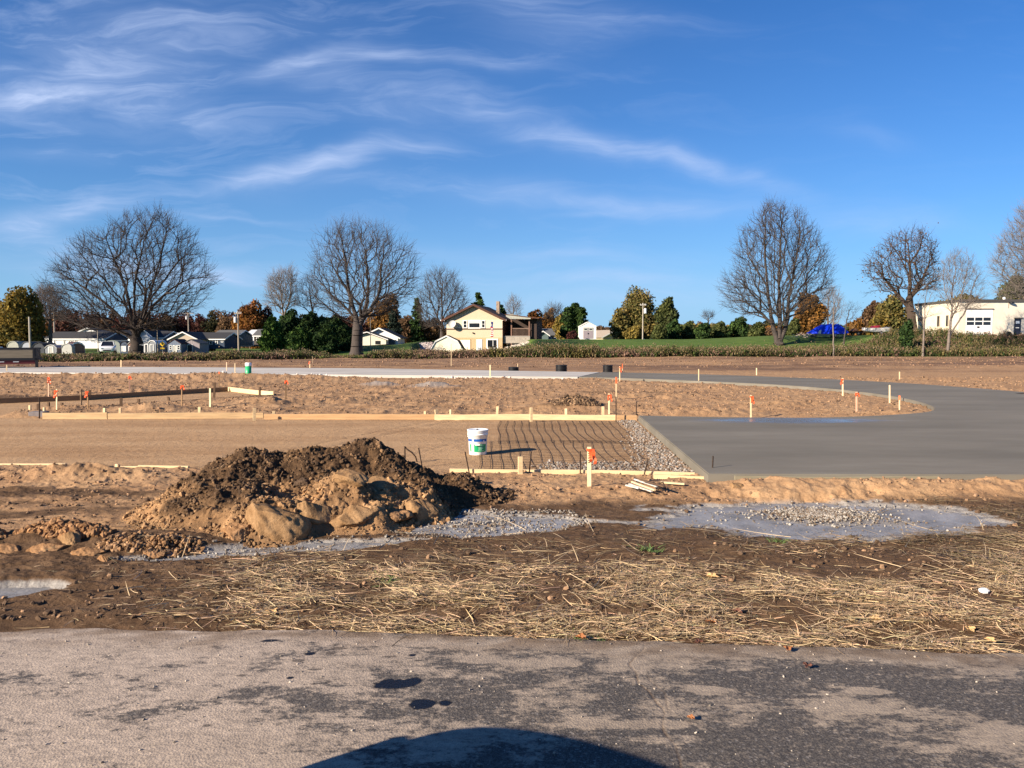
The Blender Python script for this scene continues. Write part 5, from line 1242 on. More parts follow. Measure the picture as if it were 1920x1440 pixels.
bare_tree(122, (828, 640), [(508, 818, 840), (520, 802, 855), (540, 792, 868), (565, 785, 878), (590, 784, 880), (612, 795, 868)],
    [[(828, 640), (829, 600), (828, 560), (830, 525)], [(828, 610), (812, 575), (802, 540)], [(829, 600), (846, 565), (856, 535)], [(828, 605), (800, 585), (786, 570)], [(829, 600), (860, 580), (876, 565)]],
    650, 10, .35, 'fan-shaped leafless tree just left of the yellow house', GB_, 'background_tree', 'grey leafless trees behind', (.5, 1.2), .017, .4, .8, 3, upb=.8)
bare_tree(125, (532, 645), [(508, 540, 552), (520, 512, 558), (545, 502, 560), (575, 500, 562)], [[(532, 645), (530, 580), (525, 535)], [(531, 600), (543, 560), (546, 520)]], 480, 11, .25, 'pale leafless tree rising behind the evergreen bushes on the left', LB_, 'background_tree', 'grey leafless trees behind', (.5, 1.2), .018, .4, .8, 3, upb=.8)
bare_tree(126, (588, 645), [(525, 570, 590), (545, 558, 600), (575, 556, 605)], [[(588, 645), (586, 590), (580, 545)]], 130, 12, .2, 'leafless tree behind the evergreens under the broad maple', GB_, 'background_tree', 'grey leafless trees behind', (.5, 1.2), .017, .4, .8, 3)
bare_tree(165, (962, 620), [(557, 957, 968), (570, 948, 977), (588, 948, 978), (600, 952, 974)], [[(962, 620), (962, 560)]], 130, 13, .2, 'small grey leafless tree behind the right end of the yellow house', LB_, 'background_tree', 'grey leafless trees behind', (.5, 1.1), .02, .4, .8, 3, zb=1.9)
bare_tree(150, (1552, 625), [(543, 1545, 1560), (560, 1536, 1572), (585, 1535, 1575), (605, 1540, 1570)], [[(1552, 625), (1553, 560)]], 200, 14, .22, 'grey leafless tree behind the blue tarp', LB_, 'background_tree', 'grey leafless trees behind', (.5, 1.1), .02, .4, .8, 3)
bare_tree(170, (1328, 625), [(588, 1320, 1336), (598, 1318, 1338)], [[(1328, 625), (1328, 592)]], 50, 15, .15, 'tiny distant flat-topped tree above the evergreen shrub row', GB_, 'background_tree', 'grey leafless trees behind', (.5, 1.0), .02, .4, .8, 3)
bare_tree(130, (95, 655), [(543, 78, 108), (565, 66, 120), (600, 62, 128)], [[(95, 655), (94, 600), (92, 560)]], 420, 16, .3, 'hazy grey-brown leafless tree beside the olive one at left', (.12, .09, .075), 'background_tree', 'grey leafless trees behind', (.6, 1.3), .022, .35, .8, 4)
bare_tree(170, (1052, 628), [(574, 1028, 1050), (585, 1022, 1056), (600, 1020, 1058)], [[(1040, 628), (1040, 580)]], 150, 17, .2, 'grey twiggy tree above the little roofs right of the yellow house', GB_, 'background_tree', 'grey leafless trees behind', (.5, 1.1), .02, .4, .8, 3, zb=1.9)

# ------------------------------------------------------------ trees in leaf
def crown_cards(lobes, n, size, cols, seed, droop=0., shell=.55):
    """leaf clumps spread through the volume of several lobes; each lobe has its own tint"""
    seed = abs(seed); g = np.random.default_rng(seed); lobes = np.array(lobes, float); vol = lobes[:, 3] * lobes[:, 4] + .01; pk = g.choice(len(lobes), n, p=vol / vol.sum())
    v = g.normal(0, 1, (n, 3)); v /= np.linalg.norm(v, axis=1, keepdims=True)
    r = (shell + (1 - shell) * g.random(n) ** .6) * (1 + .28 * fbm(v[:, 0] * 2.2 + pk * 3.1 + seed, v[:, 2] * 2.2 + v[:, 1] * 2, 3, seed)); r *= np.where(g.random(n) < .07, 1.12, 1)
    L = lobes[pk]; c = L[:, :3] + v * r[:, None] * L[:, [3, 3, 4]]
    keep = fbm(c[:, 0] * .9 + seed, c[:, 2] * .9 + c[:, 1] * .5, 3, seed + 1) > -.6; c = c[keep]; v = v[keep]; pk = pk[keep]; n = len(c)
    if droop: c[:, 2] -= droop * g.random(n) ** 2
    cols = np.array(cols); lobec = cols[g.integers(0, len(cols), len(lobes))]; cc = np.where((g.random(n) < .6)[:, None], lobec[pk], cols[g.integers(0, len(cols), n)]) * g.uniform(.55, 1.35, (n, 1))
    # clump facing roughly outward so that the sunny side reads lighter
    nr = v + g.normal(0, .75, (n, 3)); nr /= np.linalg.norm(nr, axis=1, keepdims=True); ref = np.array([[.3, .2, 1.]]); a = np.cross(nr, ref); a /= np.linalg.norm(a, axis=1, keepdims=True) + 1e-9; b = np.cross(nr, a)
    s = size * g.uniform(.45, 1.3, n)[:, None]; an = g.uniform(0, 6.28, n)[:, None]; a, b = a * np.cos(an) + b * np.sin(an), b * np.cos(an) - a * np.sin(an)
    V = np.stack([c - a * s * .9, c + b * s * .55, c + a * s, c - b * s * .6 + nr * s * .25], 1)
    return V.reshape(-1, 3), np.arange(n * 4).reshape(-1, 4), np.repeat(cc, 4, 0)
def lobeset(W_, Ht, seed, n=9, z0=.25, shape='round'):
    g = np.random.default_rng(abs(seed)); L = []
    for i in range(n):
        t = (i + .5) / n; z = Ht * (z0 + (1 - z0) * t * .80)
        env = {'round': math.sqrt(max(0.05, 1 - ((t - .46) / .66) ** 2)), 'low': math.sqrt(max(.05, 1 - (t * .88) ** 3)), 'top': .55 + .5 * t if t < .8 else .8}[shape]
        a = i * 2.4 + g.uniform(-.4, .4); rr_ = W_ * env * g.uniform(.30, .52)
        L.append((rr_ * math.cos(a), rr_ * math.sin(a), z, W_ * env * g.uniform(.48, .66), Ht * g.uniform(.16, .23)))
    L.append((0, 0, Ht * (z0 + .5 * (1 - z0)), W_ * .6, Ht * .30 * (1 - z0) + .1))
    return L
AUT = {'olive': [(.19, .135, .028), (.13, .105, .03), (.24, .15, .03)], 'rust': [(.22, .085, .022), (.15, .06, .02), (.28, .13, .03)], 'red': [(.13, .028, .018), (.09, .022, .016), (.17, .06, .022)],
       'orange': [(.27, .13, .03), (.20, .10, .03), (.17, .095, .035)], 'yellow': [(.26, .19, .045), (.21, .16, .045)], 'green': [(.075, .09, .03), (.055, .07, .025), (.10, .11, .035)],
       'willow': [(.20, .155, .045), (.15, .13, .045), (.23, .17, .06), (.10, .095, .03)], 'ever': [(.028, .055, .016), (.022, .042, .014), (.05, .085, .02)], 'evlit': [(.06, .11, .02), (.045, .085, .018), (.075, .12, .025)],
       'blue': [(.030, .045, .032), (.024, .036, .026)], 'brown': [(.13, .075, .04), (.10, .06, .035), (.17, .10, .05)], 'dkred': [(.075, .026, .022), (.055, .022, .018), (.10, .045, .03)], 'dark': [(.03, .035, .018), (.05, .045, .02)]}
def leafy(px, top, bot, hw, D, kind, label, name='autumn_tree', group='trees in autumn leaf', seed=None, n=None, shape='round', z0=.10, size=.30, zb=None, droop=0., shell=.55, nl=9, trunk=True, cat='tree'):
    seed = seed or abs(int(px * 7 + top)); mpp = D / FPX; b = P(px, bot, D); z = Hs(b.x, D) if zb is None else zb
    Ht = P(px, top, D).z - z; W_ = hw * mpp; rt = empty(name, (b.x, D, z), label, cat, group)
    n = int((n or min(9000, max(1400, 2600 * W_ * Ht / 18))) * 1.5)
    V, F, Cc = crown_cards(lobeset(W_, Ht, seed, nl, z0, shape), n, size, AUT[kind], seed, droop, shell)
    V[:, 2] = np.maximum(V[:, 2], .02)
    link('crown', arrmesh('crown', V, F, Cc), needmat if kind in ('ever', 'evlit', 'blue') else leafmat, rt)
    mb = MB(); r = max(.08, W_ * .06); mb.tube([(0, 0, -.2), (.05, 0, Ht * .3), (-.05, .05, Ht * .55), (0, 0, Ht * .8)], [r * 1.3, r, r * .7, r * .25], 8, cap=False)
    for k in range(6):
        a = k * 1.1 + seed; zz = Ht * (.25 + .08 * k); mb.tube([(0, 0, zz), (math.cos(a) * W_ * .35, math.sin(a) * W_ * .35, zz + Ht * .12), (math.cos(a) * W_ * .6, math.sin(a) * W_ * .6, zz + Ht * .26)], [r * .5, r * .3, r * .12], 5, cap=False)
    mb.build('trunk', mat('common_bark', (.10, .075, .058), .95, .3, 5, .01, stretch=(3, 3, .5)), rt)
    return rt
def conifer(px, top, bot, hw, D, kind, label, name='conifer', group='conifers', seed=None, n=3600, zb=None, prof='cone'):
    seed = seed or int(px * 5 + top); g = np.random.default_rng(seed); mpp = D / FPX; b = P(px, bot, D); z = Hs(b.x, D) if zb is None else zb
    Ht = P(px, top, D).z - z; W_ = hw * mpp; rt = empty(name, (b.x, D, z), label, 'tree', group)
    nb_ = 110; t = g.random(nb_) ** 1.15; az = g.uniform(0, 6.28, nb_)                  # branches carry flat sprays
    env = (1 - t) ** .85 if prof == 'cone' else np.sqrt(np.maximum(1 - t ** 2.2, 0)) * (.85 + .15 * t)
    per = n // nb_; bt = np.repeat(np.arange(nb_), per); s = g.random(nb_ * per) ** .6
    L = W_ * (env + .04)[bt] * g.uniform(.78, 1.12, nb_)[bt] * s; zc = Ht * (.04 + .94 * t[bt]) + (-.18 * L if prof == 'cone' else .35 * L) + g.normal(0, .10, len(L))
    c = np.column_stack([np.cos(az[bt]) * L + g.normal(0, .16, len(L)), np.sin(az[bt]) * L + g.normal(0, .16, len(L)), np.maximum(zc, .05)])
    cols = np.array(AUT[kind]); cc = cols[g.integers(0, len(cols), nb_)][bt] * g.uniform(.55, 1.3, (len(L), 1))
    V, F, Cc = cards(c, g.uniform(.10, .26, len(L)), cc, g)
    link('crown', arrmesh('crown', V, F, Cc), needmat, rt); MB().tube([(0, 0, -.2), (0, 0, Ht * .95)], [.16, .03], 7, cap=False).build('trunk', mat('common_bark', (.1, .075, .058)), rt)
    return rt
L_ = leafy
L_(42, 530, 656, 46, 118, 'olive', 'olive and orange leafed tree at the left edge', nl=12)
L_(-8, 562, 656, 30, 125, 'rust', 'rust leafed tree cut by the left frame edge')
L_(470, 558, 645, 34, 175, 'rust', 'round rust-red tree above the grey-roofed homes', seed=5)
L_(497, 574, 645, 24, 178, 'dkred', 'dark wine-red tree right of the round rust one')
L_(430, 590, 645, 26, 178, 'brown', 'brown tree behind the utility pole')
L_(725, 550, 640, 34, 150, 'orange', 'orange-brown tree glowing behind the broad maple', n=4500, z0=.12)
L_(760, 590, 640, 26, 148, 'brown', 'dull brown tree right of the orange-brown tree', z0=.05)
L_(808, 596, 642, 26, 140, 'brown', 'brown thicket tree left of the yellow house', z0=.05)
L_(640, 590, 645, 30, 146, 'dkred', 'dark reddish tree peeping over the evergreens')
L_(1002, 578, 628, 24, 168, 'rust', 'rusty tree right behind the porch of the yellow house', zb=1.9)
L_(1030, 577, 628, 20, 175, 'orange', 'orange tree between the porch and the dark arborvitae', zb=1.9)
L_(1050, 588, 632, 16, 150, 'yellow', 'yellow-green tree touching the arborvitae', zb=1.9)
L_(970, 590, 628, 22, 172, 'rust', 'low rusty tree behind the chimney end of the yellow house', zb=1.9)
L_(1196, 534, 636, 40, 132, 'willow', 'tall drooping willow-like tree behind the utility pole', name='willow_tree', droop=2.6, nl=13, n=9000, size=.22, z0=.30, shell=.35)
L_(1162, 572, 636, 22, 130, 'willow', 'smaller olive tree left of the drooping one', droop=1.2, z0=.1)
L_(1247, 556, 636, 24, 130, 'green', 'dark green tree right of the drooping one', z0=.1, n=4200)
L_(1186, 610, 637, 18, 122, 'yellow', 'low golden shrub tree at the foot of the utility pole', z0=.02)
L_(1210, 590, 636, 26, 124, 'willow', 'olive thicket tree directly behind the utility pole', z0=.05)
L_(1517, 546, 628, 29, 140, 'orange', 'round orange-brown tree between the tall tree and the tarp', nl=10, n=5200, z0=.14, seed=12)
L_(1488, 596, 630, 14, 128, 'green', 'small green tree behind the tall forked tree', z0=.02)
L_(1607, 596, 632, 17, 140, 'orange', 'low orange tree behind the boats', z0=.02)
L_(1635, 563, 632, 26, 145, 'brown', 'brown leafed tree behind the boats', z0=.08)
L_(1668, 548, 632, 34, 142, 'willow', 'olive-brown tree behind the vine-wrapped tree', z0=.06, n=5200)
L_(1645, 590, 632, 22, 138, 'olive', 'olive shrub tree low behind the white boat', z0=.02)
L_(1700, 595, 642, 14, 90, 'ever', 'dark green shrub at the left corner of the cream building', z0=.0, name='shrub', group=None, cat='shrub', size=.18, n=2200)
L_(1800, 552, 630, 60, 140, 'willow', 'wide olive-brown tree showing over the cream building roof', z0=.3, n=6500)
L_(1900, 512, 630, 32, 135, 'green', 'green-gold tree above the right end of the cream building', z0=.2, n=5200)
L_(1926, 548, 630, 30, 132, 'yellow', 'yellowish tree cut by the right frame edge', z0=.2)
for i, (px, tp, hw, lb) in enumerate(((1237, 604, 16, 'leftmost evergreen shrub of the row, beside the utility pole'), (1262, 596, 18, 'second evergreen shrub of the row from the utility pole'), (1290, 600, 18, 'third evergreen shrub of the row from the utility pole'),
        (1318, 603, 18, 'middle evergreen shrub under the tiny distant tree'), (1348, 602, 17, 'evergreen shrub left of the tallest one in the row'), (1384, 591, 24, 'tallest evergreen shrub of the row'), (1420, 603, 18, 'last evergreen shrub of the row beside the tall forked tree'))):
    L_(px, tp, 633, hw, 120 + (i % 3) * 3, 'ever' if i % 2 else 'green', lb, name='evergreen_shrub', group='evergreen shrubs in a row on the lawn', z0=.0, shape='low', n=2600, size=.22, cat='shrub')
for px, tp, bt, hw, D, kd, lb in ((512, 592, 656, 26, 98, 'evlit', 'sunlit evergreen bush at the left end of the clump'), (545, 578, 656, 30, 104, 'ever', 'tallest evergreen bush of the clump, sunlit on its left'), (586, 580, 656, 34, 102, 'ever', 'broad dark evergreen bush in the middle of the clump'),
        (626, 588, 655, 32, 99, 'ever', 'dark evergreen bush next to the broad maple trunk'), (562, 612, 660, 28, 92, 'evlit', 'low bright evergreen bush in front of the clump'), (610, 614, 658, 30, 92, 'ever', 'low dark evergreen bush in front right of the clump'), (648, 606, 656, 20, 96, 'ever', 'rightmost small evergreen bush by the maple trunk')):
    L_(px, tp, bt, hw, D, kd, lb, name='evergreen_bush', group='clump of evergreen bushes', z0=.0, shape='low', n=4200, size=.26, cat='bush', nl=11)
conifer(738, 583, 642, 20, 125, 'blue', 'dark blue spruce behind the white outbuilding', 'spruce_tree')
conifer(782, 558, 642, 17, 138, 'ever', 'narrow conifer left of the fan-shaped tree', 'conifer')
conifer(897, 549, 640, 30, 150, 'ever', 'conifer top showing over the roof of the yellow house', 'conifer')
conifer(940, 571, 640, 24, 155, 'ever', 'second conifer top behind the chimney', 'conifer')
conifer(1064, 578, 637, 13, 124, 'ever', 'left dark arborvitae beside the white shed', 'arborvitae', 'arborvitae trees', prof='dome')
conifer(1077, 569, 637, 14, 125, 'ever', 'tallest middle arborvitae beside the white shed', 'arborvitae', 'arborvitae trees', prof='dome')
conifer(1090, 577, 637, 12, 124, 'ever', 'right arborvitae touching the white shed', 'arborvitae', 'arborvitae trees', prof='dome')
L_(1073, 619, 638, 13, 116, 'dkred', 'low dark red bush left of the white shed', name='red_bush', group=None, z0=.0, shape='low', n=1500, size=.15, cat='bush')
L_(730, 658, 671, 8, 80, 'ever', 'small dark green bush on the lawn edge below the rock bank', name='round_bush', group=None, z0=0, shape='low', n=1200, size=.10, cat='bush', trunk=False)
# far-off woods that read as one mass
g = np.random.default_rng(71); allV, allF, allC = [], [], []; of = 0
def wood(px0, px1, top, D, kinds, n):
    global of
    for i in range(n):
        px = px0 + (px1 - px0) * (i + g.uniform(.1, .9)) / n; d = D + g.uniform(-18, 18); mpp = d / FPX; tp = top + g.uniform(-8, 7); z = farz(np.array([(px - 960) * mpp]), np.array([d]))[0]
        Ht = P(px, tp, d).z - z; W_ = g.uniform(18, 30) * mpp; k = kinds[g.integers(0, len(kinds))]
        V, F, Cc = crown_cards(lobeset(W_, Ht, int(px * 3 + i), 7, .02), 1500, .42, AUT[k], int(px * 3 + i), 0., .3); V = V + np.array([(px - 960) * mpp, d, z]); V[:, 2] = np.maximum(V[:, 2], z)
        allV.append(V); allF.append(F + of); allC.append(Cc); of += len(V)
wood(-90, 120, 580, 195, ['dkred', 'rust', 'brown'], 12); wood(110, 330, 579, 205, ['dkred', 'dkred', 'brown', 'red'], 16); wood(300, 480, 580, 215, ['dkred', 'dark', 'dkred', 'brown'], 14); wood(470, 720, 592, 200, ['dkred', 'brown', 'dark'], 15)
wood(740, 880, 612, 190, ['dark', 'brown'], 8); wood(860, 1060, 598, 210, ['rust', 'brown', 'olive'], 14); wood(1050, 1180, 607, 215, ['dkred', 'brown', 'dark'], 11); wood(1230, 1460, 606, 200, ['brown', 'willow', 'dark'], 16)
wood(1440, 1640, 608, 200, ['brown', 'rust', 'green'], 14); wood(1640, 1980, 600, 190, ['brown', 'willow', 'green'], 19)
o = link('far_woods', arrmesh('far_woods', np.concatenate(allV), np.concatenate(allF), np.concatenate(allC)), leafmat); tag(o, 'distant autumn woods behind the houses', kind='stuff')
# ------------------------------------------------------------ buildings
OFF = 0.
def siding(name, col, step=.2, var=.05, vertical=False, dirt=.0):
    """painted boards: the joints are a fine relief in the surface"""
    m, nt, bs = newmat(name); ob = nd(nt, 'ShaderNodeTexCoord').outputs['Object']
    sp = nd(nt, 'ShaderNodeSeparateXYZ'); nt.links.new(ob, sp.inputs[0])
    src = mth(nt, 'ADD', sp.outputs[0], sp.outputs[1]) if vertical else sp.outputs[2]
    fr_ = mth(nt, 'FRACT', mth(nt, 'DIVIDE', src, step)); line = rmp(nt, fr_, .0, .10, 0, 1)
    n = noise_node(nt, 1.2, 5, .6, ob); c = mixc(nt, rmp(nt, n.outputs[0], .3, .7), tuple(v * (1 - var) for v in col), tuple(min(1, v * (1 + var)) for v in col))
    c = mixc(nt, line, tuple(v * .72 for v in col), c); nt.links.new(c, bs.inputs['Base Color']); bs.inputs['Roughness'].default_value = .6; bs.inputs['Specular IOR Level'].default_value = .25
    bump(nt, fr_, .6, .02, bs); return m
glass = mat('window_glass', (.012, .014, .018), .12, .2, 1, spec=.6)
trimw = mat('white_trim', (.72, .71, .68), .5, .04, 2)
def shingle(name, col): return mat(name, col, .9, .25, 7, .01, stretch=(1, 1, 3))
roof_dk = shingle('charcoal_shingles', (.035, .035, .038)); roof_br = shingle('brown_shingles', (.085, .040, .028)); roof_gr = shingle('grey_shingles', (.10, .10, .10)); roof_mr = shingle('maroon_shingles', (.05, .022, .024))
def window(parent, side, dims, u0, u1, z0, z1, fr=.08, sash=True, framem=None, panes=1, name='window', pm=None):
    """window on a wall of a local box house; side front(-Y) / back / left(-X) / right(+X)"""
    W_, L_y = dims
    def pt(u, out, z):
        if side == 'front': return (u, -out - OFF, z)
        if side == 'left': return (-W_ / 2 - out, u, z)
        if side == 'right': return (W_ / 2 + out, u, z)
    def bx(mb, a0, a1, b0, b1, o0, o1):
        p = pt(a0, o0, b0); q = pt(a1, o1, b1)
        mb.box(min(p[0], q[0]), max(p[0], q[0]), min(p[1], q[1]), max(p[1], q[1]), b0, b1)
    rt = None; mb = MB()
    bx(mb, u0 - fr, u1 + fr, z1, z1 + fr, -.02, .05); bx(mb, u0 - fr, u1 + fr, z0 - fr, z0, -.02, .06); bx(mb, u0 - fr, u0, z0, z1, -.02, .05); bx(mb, u1, u1 + fr, z0, z1, -.02, .05)
    if sash: bx(mb, u0, u1, (z0 + z1) / 2 - .025, (z0 + z1) / 2 + .025, -.01, .035)
    for k in range(1, panes): uu = u0 + (u1 - u0) * k / panes; bx(mb, uu - .025, uu + .025, z0, z1, -.01, .035)
    f = mb.build(name, framem or trimw, parent)
    mb = MB(); bx(mb, u0, u1, z0, z1, -.03, .012); mb.build('pane', pm or glass, f)
    return f
def door(parent, side, dims, u0, u1, z0, z1, m, frm=None, knob=True):
    W_, L_y = dims
    def bx(mb, a0, a1, b0, b1, o0, o1):
        if side == 'front': mb.box(a0, a1, -o1 - OFF, -o0 - OFF, b0, b1)
        elif side == 'left': mb.box(-W_ / 2 - o1, -W_ / 2 - o0, a0, a1, b0, b1)
        else: mb.box(W_ / 2 + o0, W_ / 2 + o1, a0, a1, b0, b1)
    mb = MB(); bx(mb, u0, u1, z0, z1, -.02, .03); o = mb.build('door', m, parent)
    mb = MB(); f = .09; bx(mb, u0 - f, u0, z0, z1 + f, -.02, .06); bx(mb, u1, u1 + f, z0, z1 + f, -.02, .06); bx(mb, u0, u1, z1, z1 + f, -.02, .06); mb.build('door_frame', frm or trimw, o)
    if knob: mb = MB(); bx(mb, u1 - .14, u1 - .08, z0 + .95, z0 + 1.02, .03, .09); mb.build('handle', black, o)
    return o
def house(name, loc, rz, W_, L_y, ze, zr, wallm, roofm, label, cat='house', group=None, prof='gable', over=.3, trim=None, apex=0., base=0., t=.12):
    """walls with ridge along local Y, gable end towards local -Y"""
    rt = empty(name, loc, label, cat, group, rz); h = W_ / 2
    if prof == 'gable': pr = [(-h, ze), (apex, zr), (h, ze)]
    elif prof == 'gambrel': pr = [(-h, ze), (-h * .62, ze + (zr - ze) * .68), (0, zr), (h * .62, ze + (zr - ze) * .68), (h, ze)]
    elif prof == 'round': pr = [(-h * math.cos(t), ze + (zr - ze) * math.sin(t)) for t in np.linspace(0, math.pi, 9)]
    poly = [(-h, base - .3)] + pr + [(h, base - .3)]
    MB().prism(poly[::-1], 0, L_y).build('wall', wallm, rt)
    # roof: strip of slabs following the profile, overhanging front and eaves
    ext = []
    d0 = Vector((pr[1][0] - pr[0][0], pr[1][1] - pr[0][1])).normalized(); d1 = Vector((pr[-1][0] - pr[-2][0], pr[-1][1] - pr[-2][1])).normalized()
    pp = [(pr[0][0] - d0.x * over, pr[0][1] - d0.y * over)] + pr[1:-1] + [(pr[-1][0] + d1.x * over, pr[-1][1] + d1.y * over)]
    mb = MB(); n = len(pp); lo = [(x, z + .015) for x, z in pp]; hi = [(x, z + t) for x, z in pp]
    mb.prism((lo + hi[::-1])[::-1], -over, L_y + over); mb.build('roof', roofm, rt)
    if trim:
        mb = MB(); lo2 = [(x, z - .10) for x, z in pp]; hi2 = [(x, z + t - .02) for x, z in pp]
        mb.prism((lo2 + hi2[::-1])[::-1], -over - .04, -over - .003); mb.build('fascia', trim, rt)
    return rt, (W_, L_y)
def zz_(x, y): return float(farz(np.array([x]), np.array([y]))[0])

# ---- the yellow split-level house
D = 118.; s = D / FPX; X = lambda px: (px - 960) * s; Z = lambda py: CAMH + (HOR - py) * s
xl, xr = X(836), X(943); cx = (xl + xr) / 2; zb = Z(657); W_ = xr - xl
yel = siding('yellow_siding', (.50, .41, .29), .22, .04); tanb = mat('tan_block', (.42, .30, .17), .8, .1, 4, .003); pale = siding('cream_siding', (.58, .50, .375), .22, .03)
rt, dm = house('yellow_house', (cx, D, 0), R(-10), W_, 11., Z(600), Z(574.5), yel, roof_br, 'two-storey yellow house with brown gable roof and side porch', over=.75, base=zb, t=.34)
OFF = .06
lx = lambda px: X(px) - cx
MB().box(-W_ / 2 - .01, W_ / 2 + .01, -.05, .0, zb - .3, Z(633)).build('lower_wall', tanb, rt)
MB().box(-W_ / 2 + .0, W_ / 2 - .0, -.03, .0, Z(616), Z(600)).build('upper_wall', pale, rt)
MB().box(-W_ / 2 - .02, W_ / 2 + .02, -.10, .0, Z(617.6), Z(616)).build('belt_trim', roof_br, rt)
MB().box(W_ / 2 + .0, W_ / 2 + .06, .01, 10.9, zb - .3, Z(600.3)).build('side_wall', mat('shaded_siding', (.10, .045, .03), .8, .15, 3), rt)  # shade of the right wall put into a dark brown colour
for a, b_, z in ((lx(826), -W_ / 2 - .12, 600), (W_ / 2 + .12, lx(952), 600)):
    MB().box(a, b_, -.72, -.55, Z(z + 1.6), Z(z - .2)).build('eave_return', trimw, rt)
window(rt, 'front', dm, lx(869.2), lx(874.8), Z(614), Z(602), .10); window(rt, 'front', dm, lx(880), lx(900), Z(614.2), Z(602), .16, sash=False); window(rt, 'front', dm, lx(904.5), lx(909.5), Z(614), Z(602), .10)
MB().box(lx(880), lx(900), -.10, -.04, Z(606.5), Z(602)).build('window_blind', mat('blind', (.45, .46, .46), .7), rt)
door(rt, 'front', dm, lx(894.5), lx(903.5), zb, Z(637.5), mat('door_pale', (.50, .54, .58), .5, .06, 2), trimw)
window(rt, 'front', dm, lx(915), lx(932.5), Z(652), Z(637.5), .2, sash=False); door(rt, 'front', dm, lx(862), lx(881.5), zb, Z(637), mat('garage_white', (.74, .70, .56), .5, .04, 2), tanb, knob=False)
OFF = 0.
# chimney
MB().box(lx(917), lx(923), 6.0, 6.9, Z(600), Z(562)).build('chimney', mat('chimney_stone', (.30, .22, .16), .9, .2, 5, .01), rt)
# porch
x0, x1, x2 = lx(959), lx(994), lx(1008); zf = Z(631); zt = Z(598)
po = MB().box(W_ / 2 + .07, x1, .4, 4.4, Z(643.5), zf).build('porch_base', mat('porch_block', (.30, .26, .22), .85, .2, 4, .005), rt)
MB().box(W_ / 2 + .07, x1, .35, 4.4, zf, zf + .08).build('porch_floor', mat('porch_grey', (.30, .28, .26), .7), po)
for xx_ in (x0, x1 - .12): MB().box(xx_ - .10, xx_ + .10, .42, .60, zf + .08 if xx_ > x0 + 1 else zb, zt).build('porch_post', mat('post_brown', (.16, .085, .06), .7), rt)
mb = MB(); mb.box(x0, x1, .50, .56, Z(616.6), Z(615.4)); mb.box(x0, x1, .50, .56, Z(630.5), Z(629.6))
for k in range(16): xx_ = x0 + (x1 - x0) * (k + .5) / 16; mb.box(xx_ - .02, xx_ + .02, .51, .55, Z(629.6), Z(616.6))
mb.build('railing', mat('rail_brown', (.20, .13, .10), .7), rt)
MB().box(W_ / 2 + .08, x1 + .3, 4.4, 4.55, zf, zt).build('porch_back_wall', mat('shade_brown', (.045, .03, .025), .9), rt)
mb = MB(); mb.prism([(lx(950), Z(594)), (lx(950), Z(590)), (lx(958), Z(589.5)), (x1 + .2, Z(596.2)), (x1 + .2, Z(599)), (lx(958), Z(598.6))], -.2, .1); mb.build('porch_gable', mat('soffit_grey', (.30, .30, .26), .8), rt)
mb = MB(); mb.prism([(lx(948), Z(590.8)), (lx(948), Z(589.4)), (lx(1012), Z(597.0)), (lx(1012), Z(598.6))], -.25, 7.5); mb.build('porch_roof', roof_br, rt)
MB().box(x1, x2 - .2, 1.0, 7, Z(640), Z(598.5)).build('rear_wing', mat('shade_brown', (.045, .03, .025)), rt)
# lawn side dish
dsh = MB(); dsh.lathe([(0, 0), (.35, .05), (.62, .16), (.78, .30)], 24); o = dsh.build('satellite_dish', mat('dish_grey', (.42, .42, .40), .4), rt, (lx(849.5), -.55, Z(609)), smooth=True); o.rotation_euler = (R(68), 0, R(-12)); o.scale = (.8, .8, .8)
MB().tube([(lx(849), -.3, Z(612)), (lx(846), -.05, Z(614))], .04, 6).build('dish_arm', mat('dish_grey', (.42, .42, .40)), rt)
MB().lathe([(0, 0), (.14, .02), (.14, .16), (0, .2)], 10).build('wall_lamp', black, rt, (lx(887.5), -.14, Z(625.5))); MB().box(lx(858.5), lx(860), -.1, 0, Z(612), Z(610.5)).build('vent', black, rt)
# flag pole
p = P(924.5, 656, 112); z0 = zz_(p.x, 112); rt = empty('flag_pole', (p.x, 112, z0), 'white pole with hanging red, white and blue flag before the yellow house', 'flag pole')
zt_ = P(925, 600, 112).z - z0; MB().tube([(0, 0, 0), (0, 0, zt_)], [.05, .03], 8).build('pole', trimw, rt); MB().lathe([(0, -.08), (.07, 0), (0, .08)], 10).build('finial', trimw, rt, (0, 0, zt_))
fr_ = MB(); fb_ = MB(); fw_ = MB()
for i in range(14):
    z1 = zt_ - .25 - i * .16; xo = .06 * math.sin(i * .9); w1 = .30 + .05 * math.sin(i * 1.7)
    (fb_ if i < 5 else (fr_ if i % 2 else fw_)).box(-w1 + xo, -.03, -.05 - .03 * math.cos(i), .05, z1 - .16, z1)
fg = fr_.build('flag', mat('flag_red', (.42, .03, .03), .8), rt); fb_.build('flag_canton', mat('flag_blue', (.03, .04, .16), .8), fg); fw_.build('flag_stripes', mat('flag_white', (.65, .62, .6), .8), fg)
# cream gambrel barn in front
D = 104.; s = D / FPX; z0 = Z(0) * 0 + zz_(X(838), 104); zb = z0
W_ = X(871) - X(803.5); cxb = (X(871) + X(803.5)) / 2
rt, dm = house('gambrel_barn', (cxb, D, 0), R(0), W_, 5.4, Z(662), Z(630), mat('barn_cream', (.78, .72, .55), .6, .05, 2), roof_mr, 'cream gambrel-fronted barn half sunk behind the weeds left of the yellow house', 'barn', prof='gambrel', over=.10, trim=trimw, base=-.2)
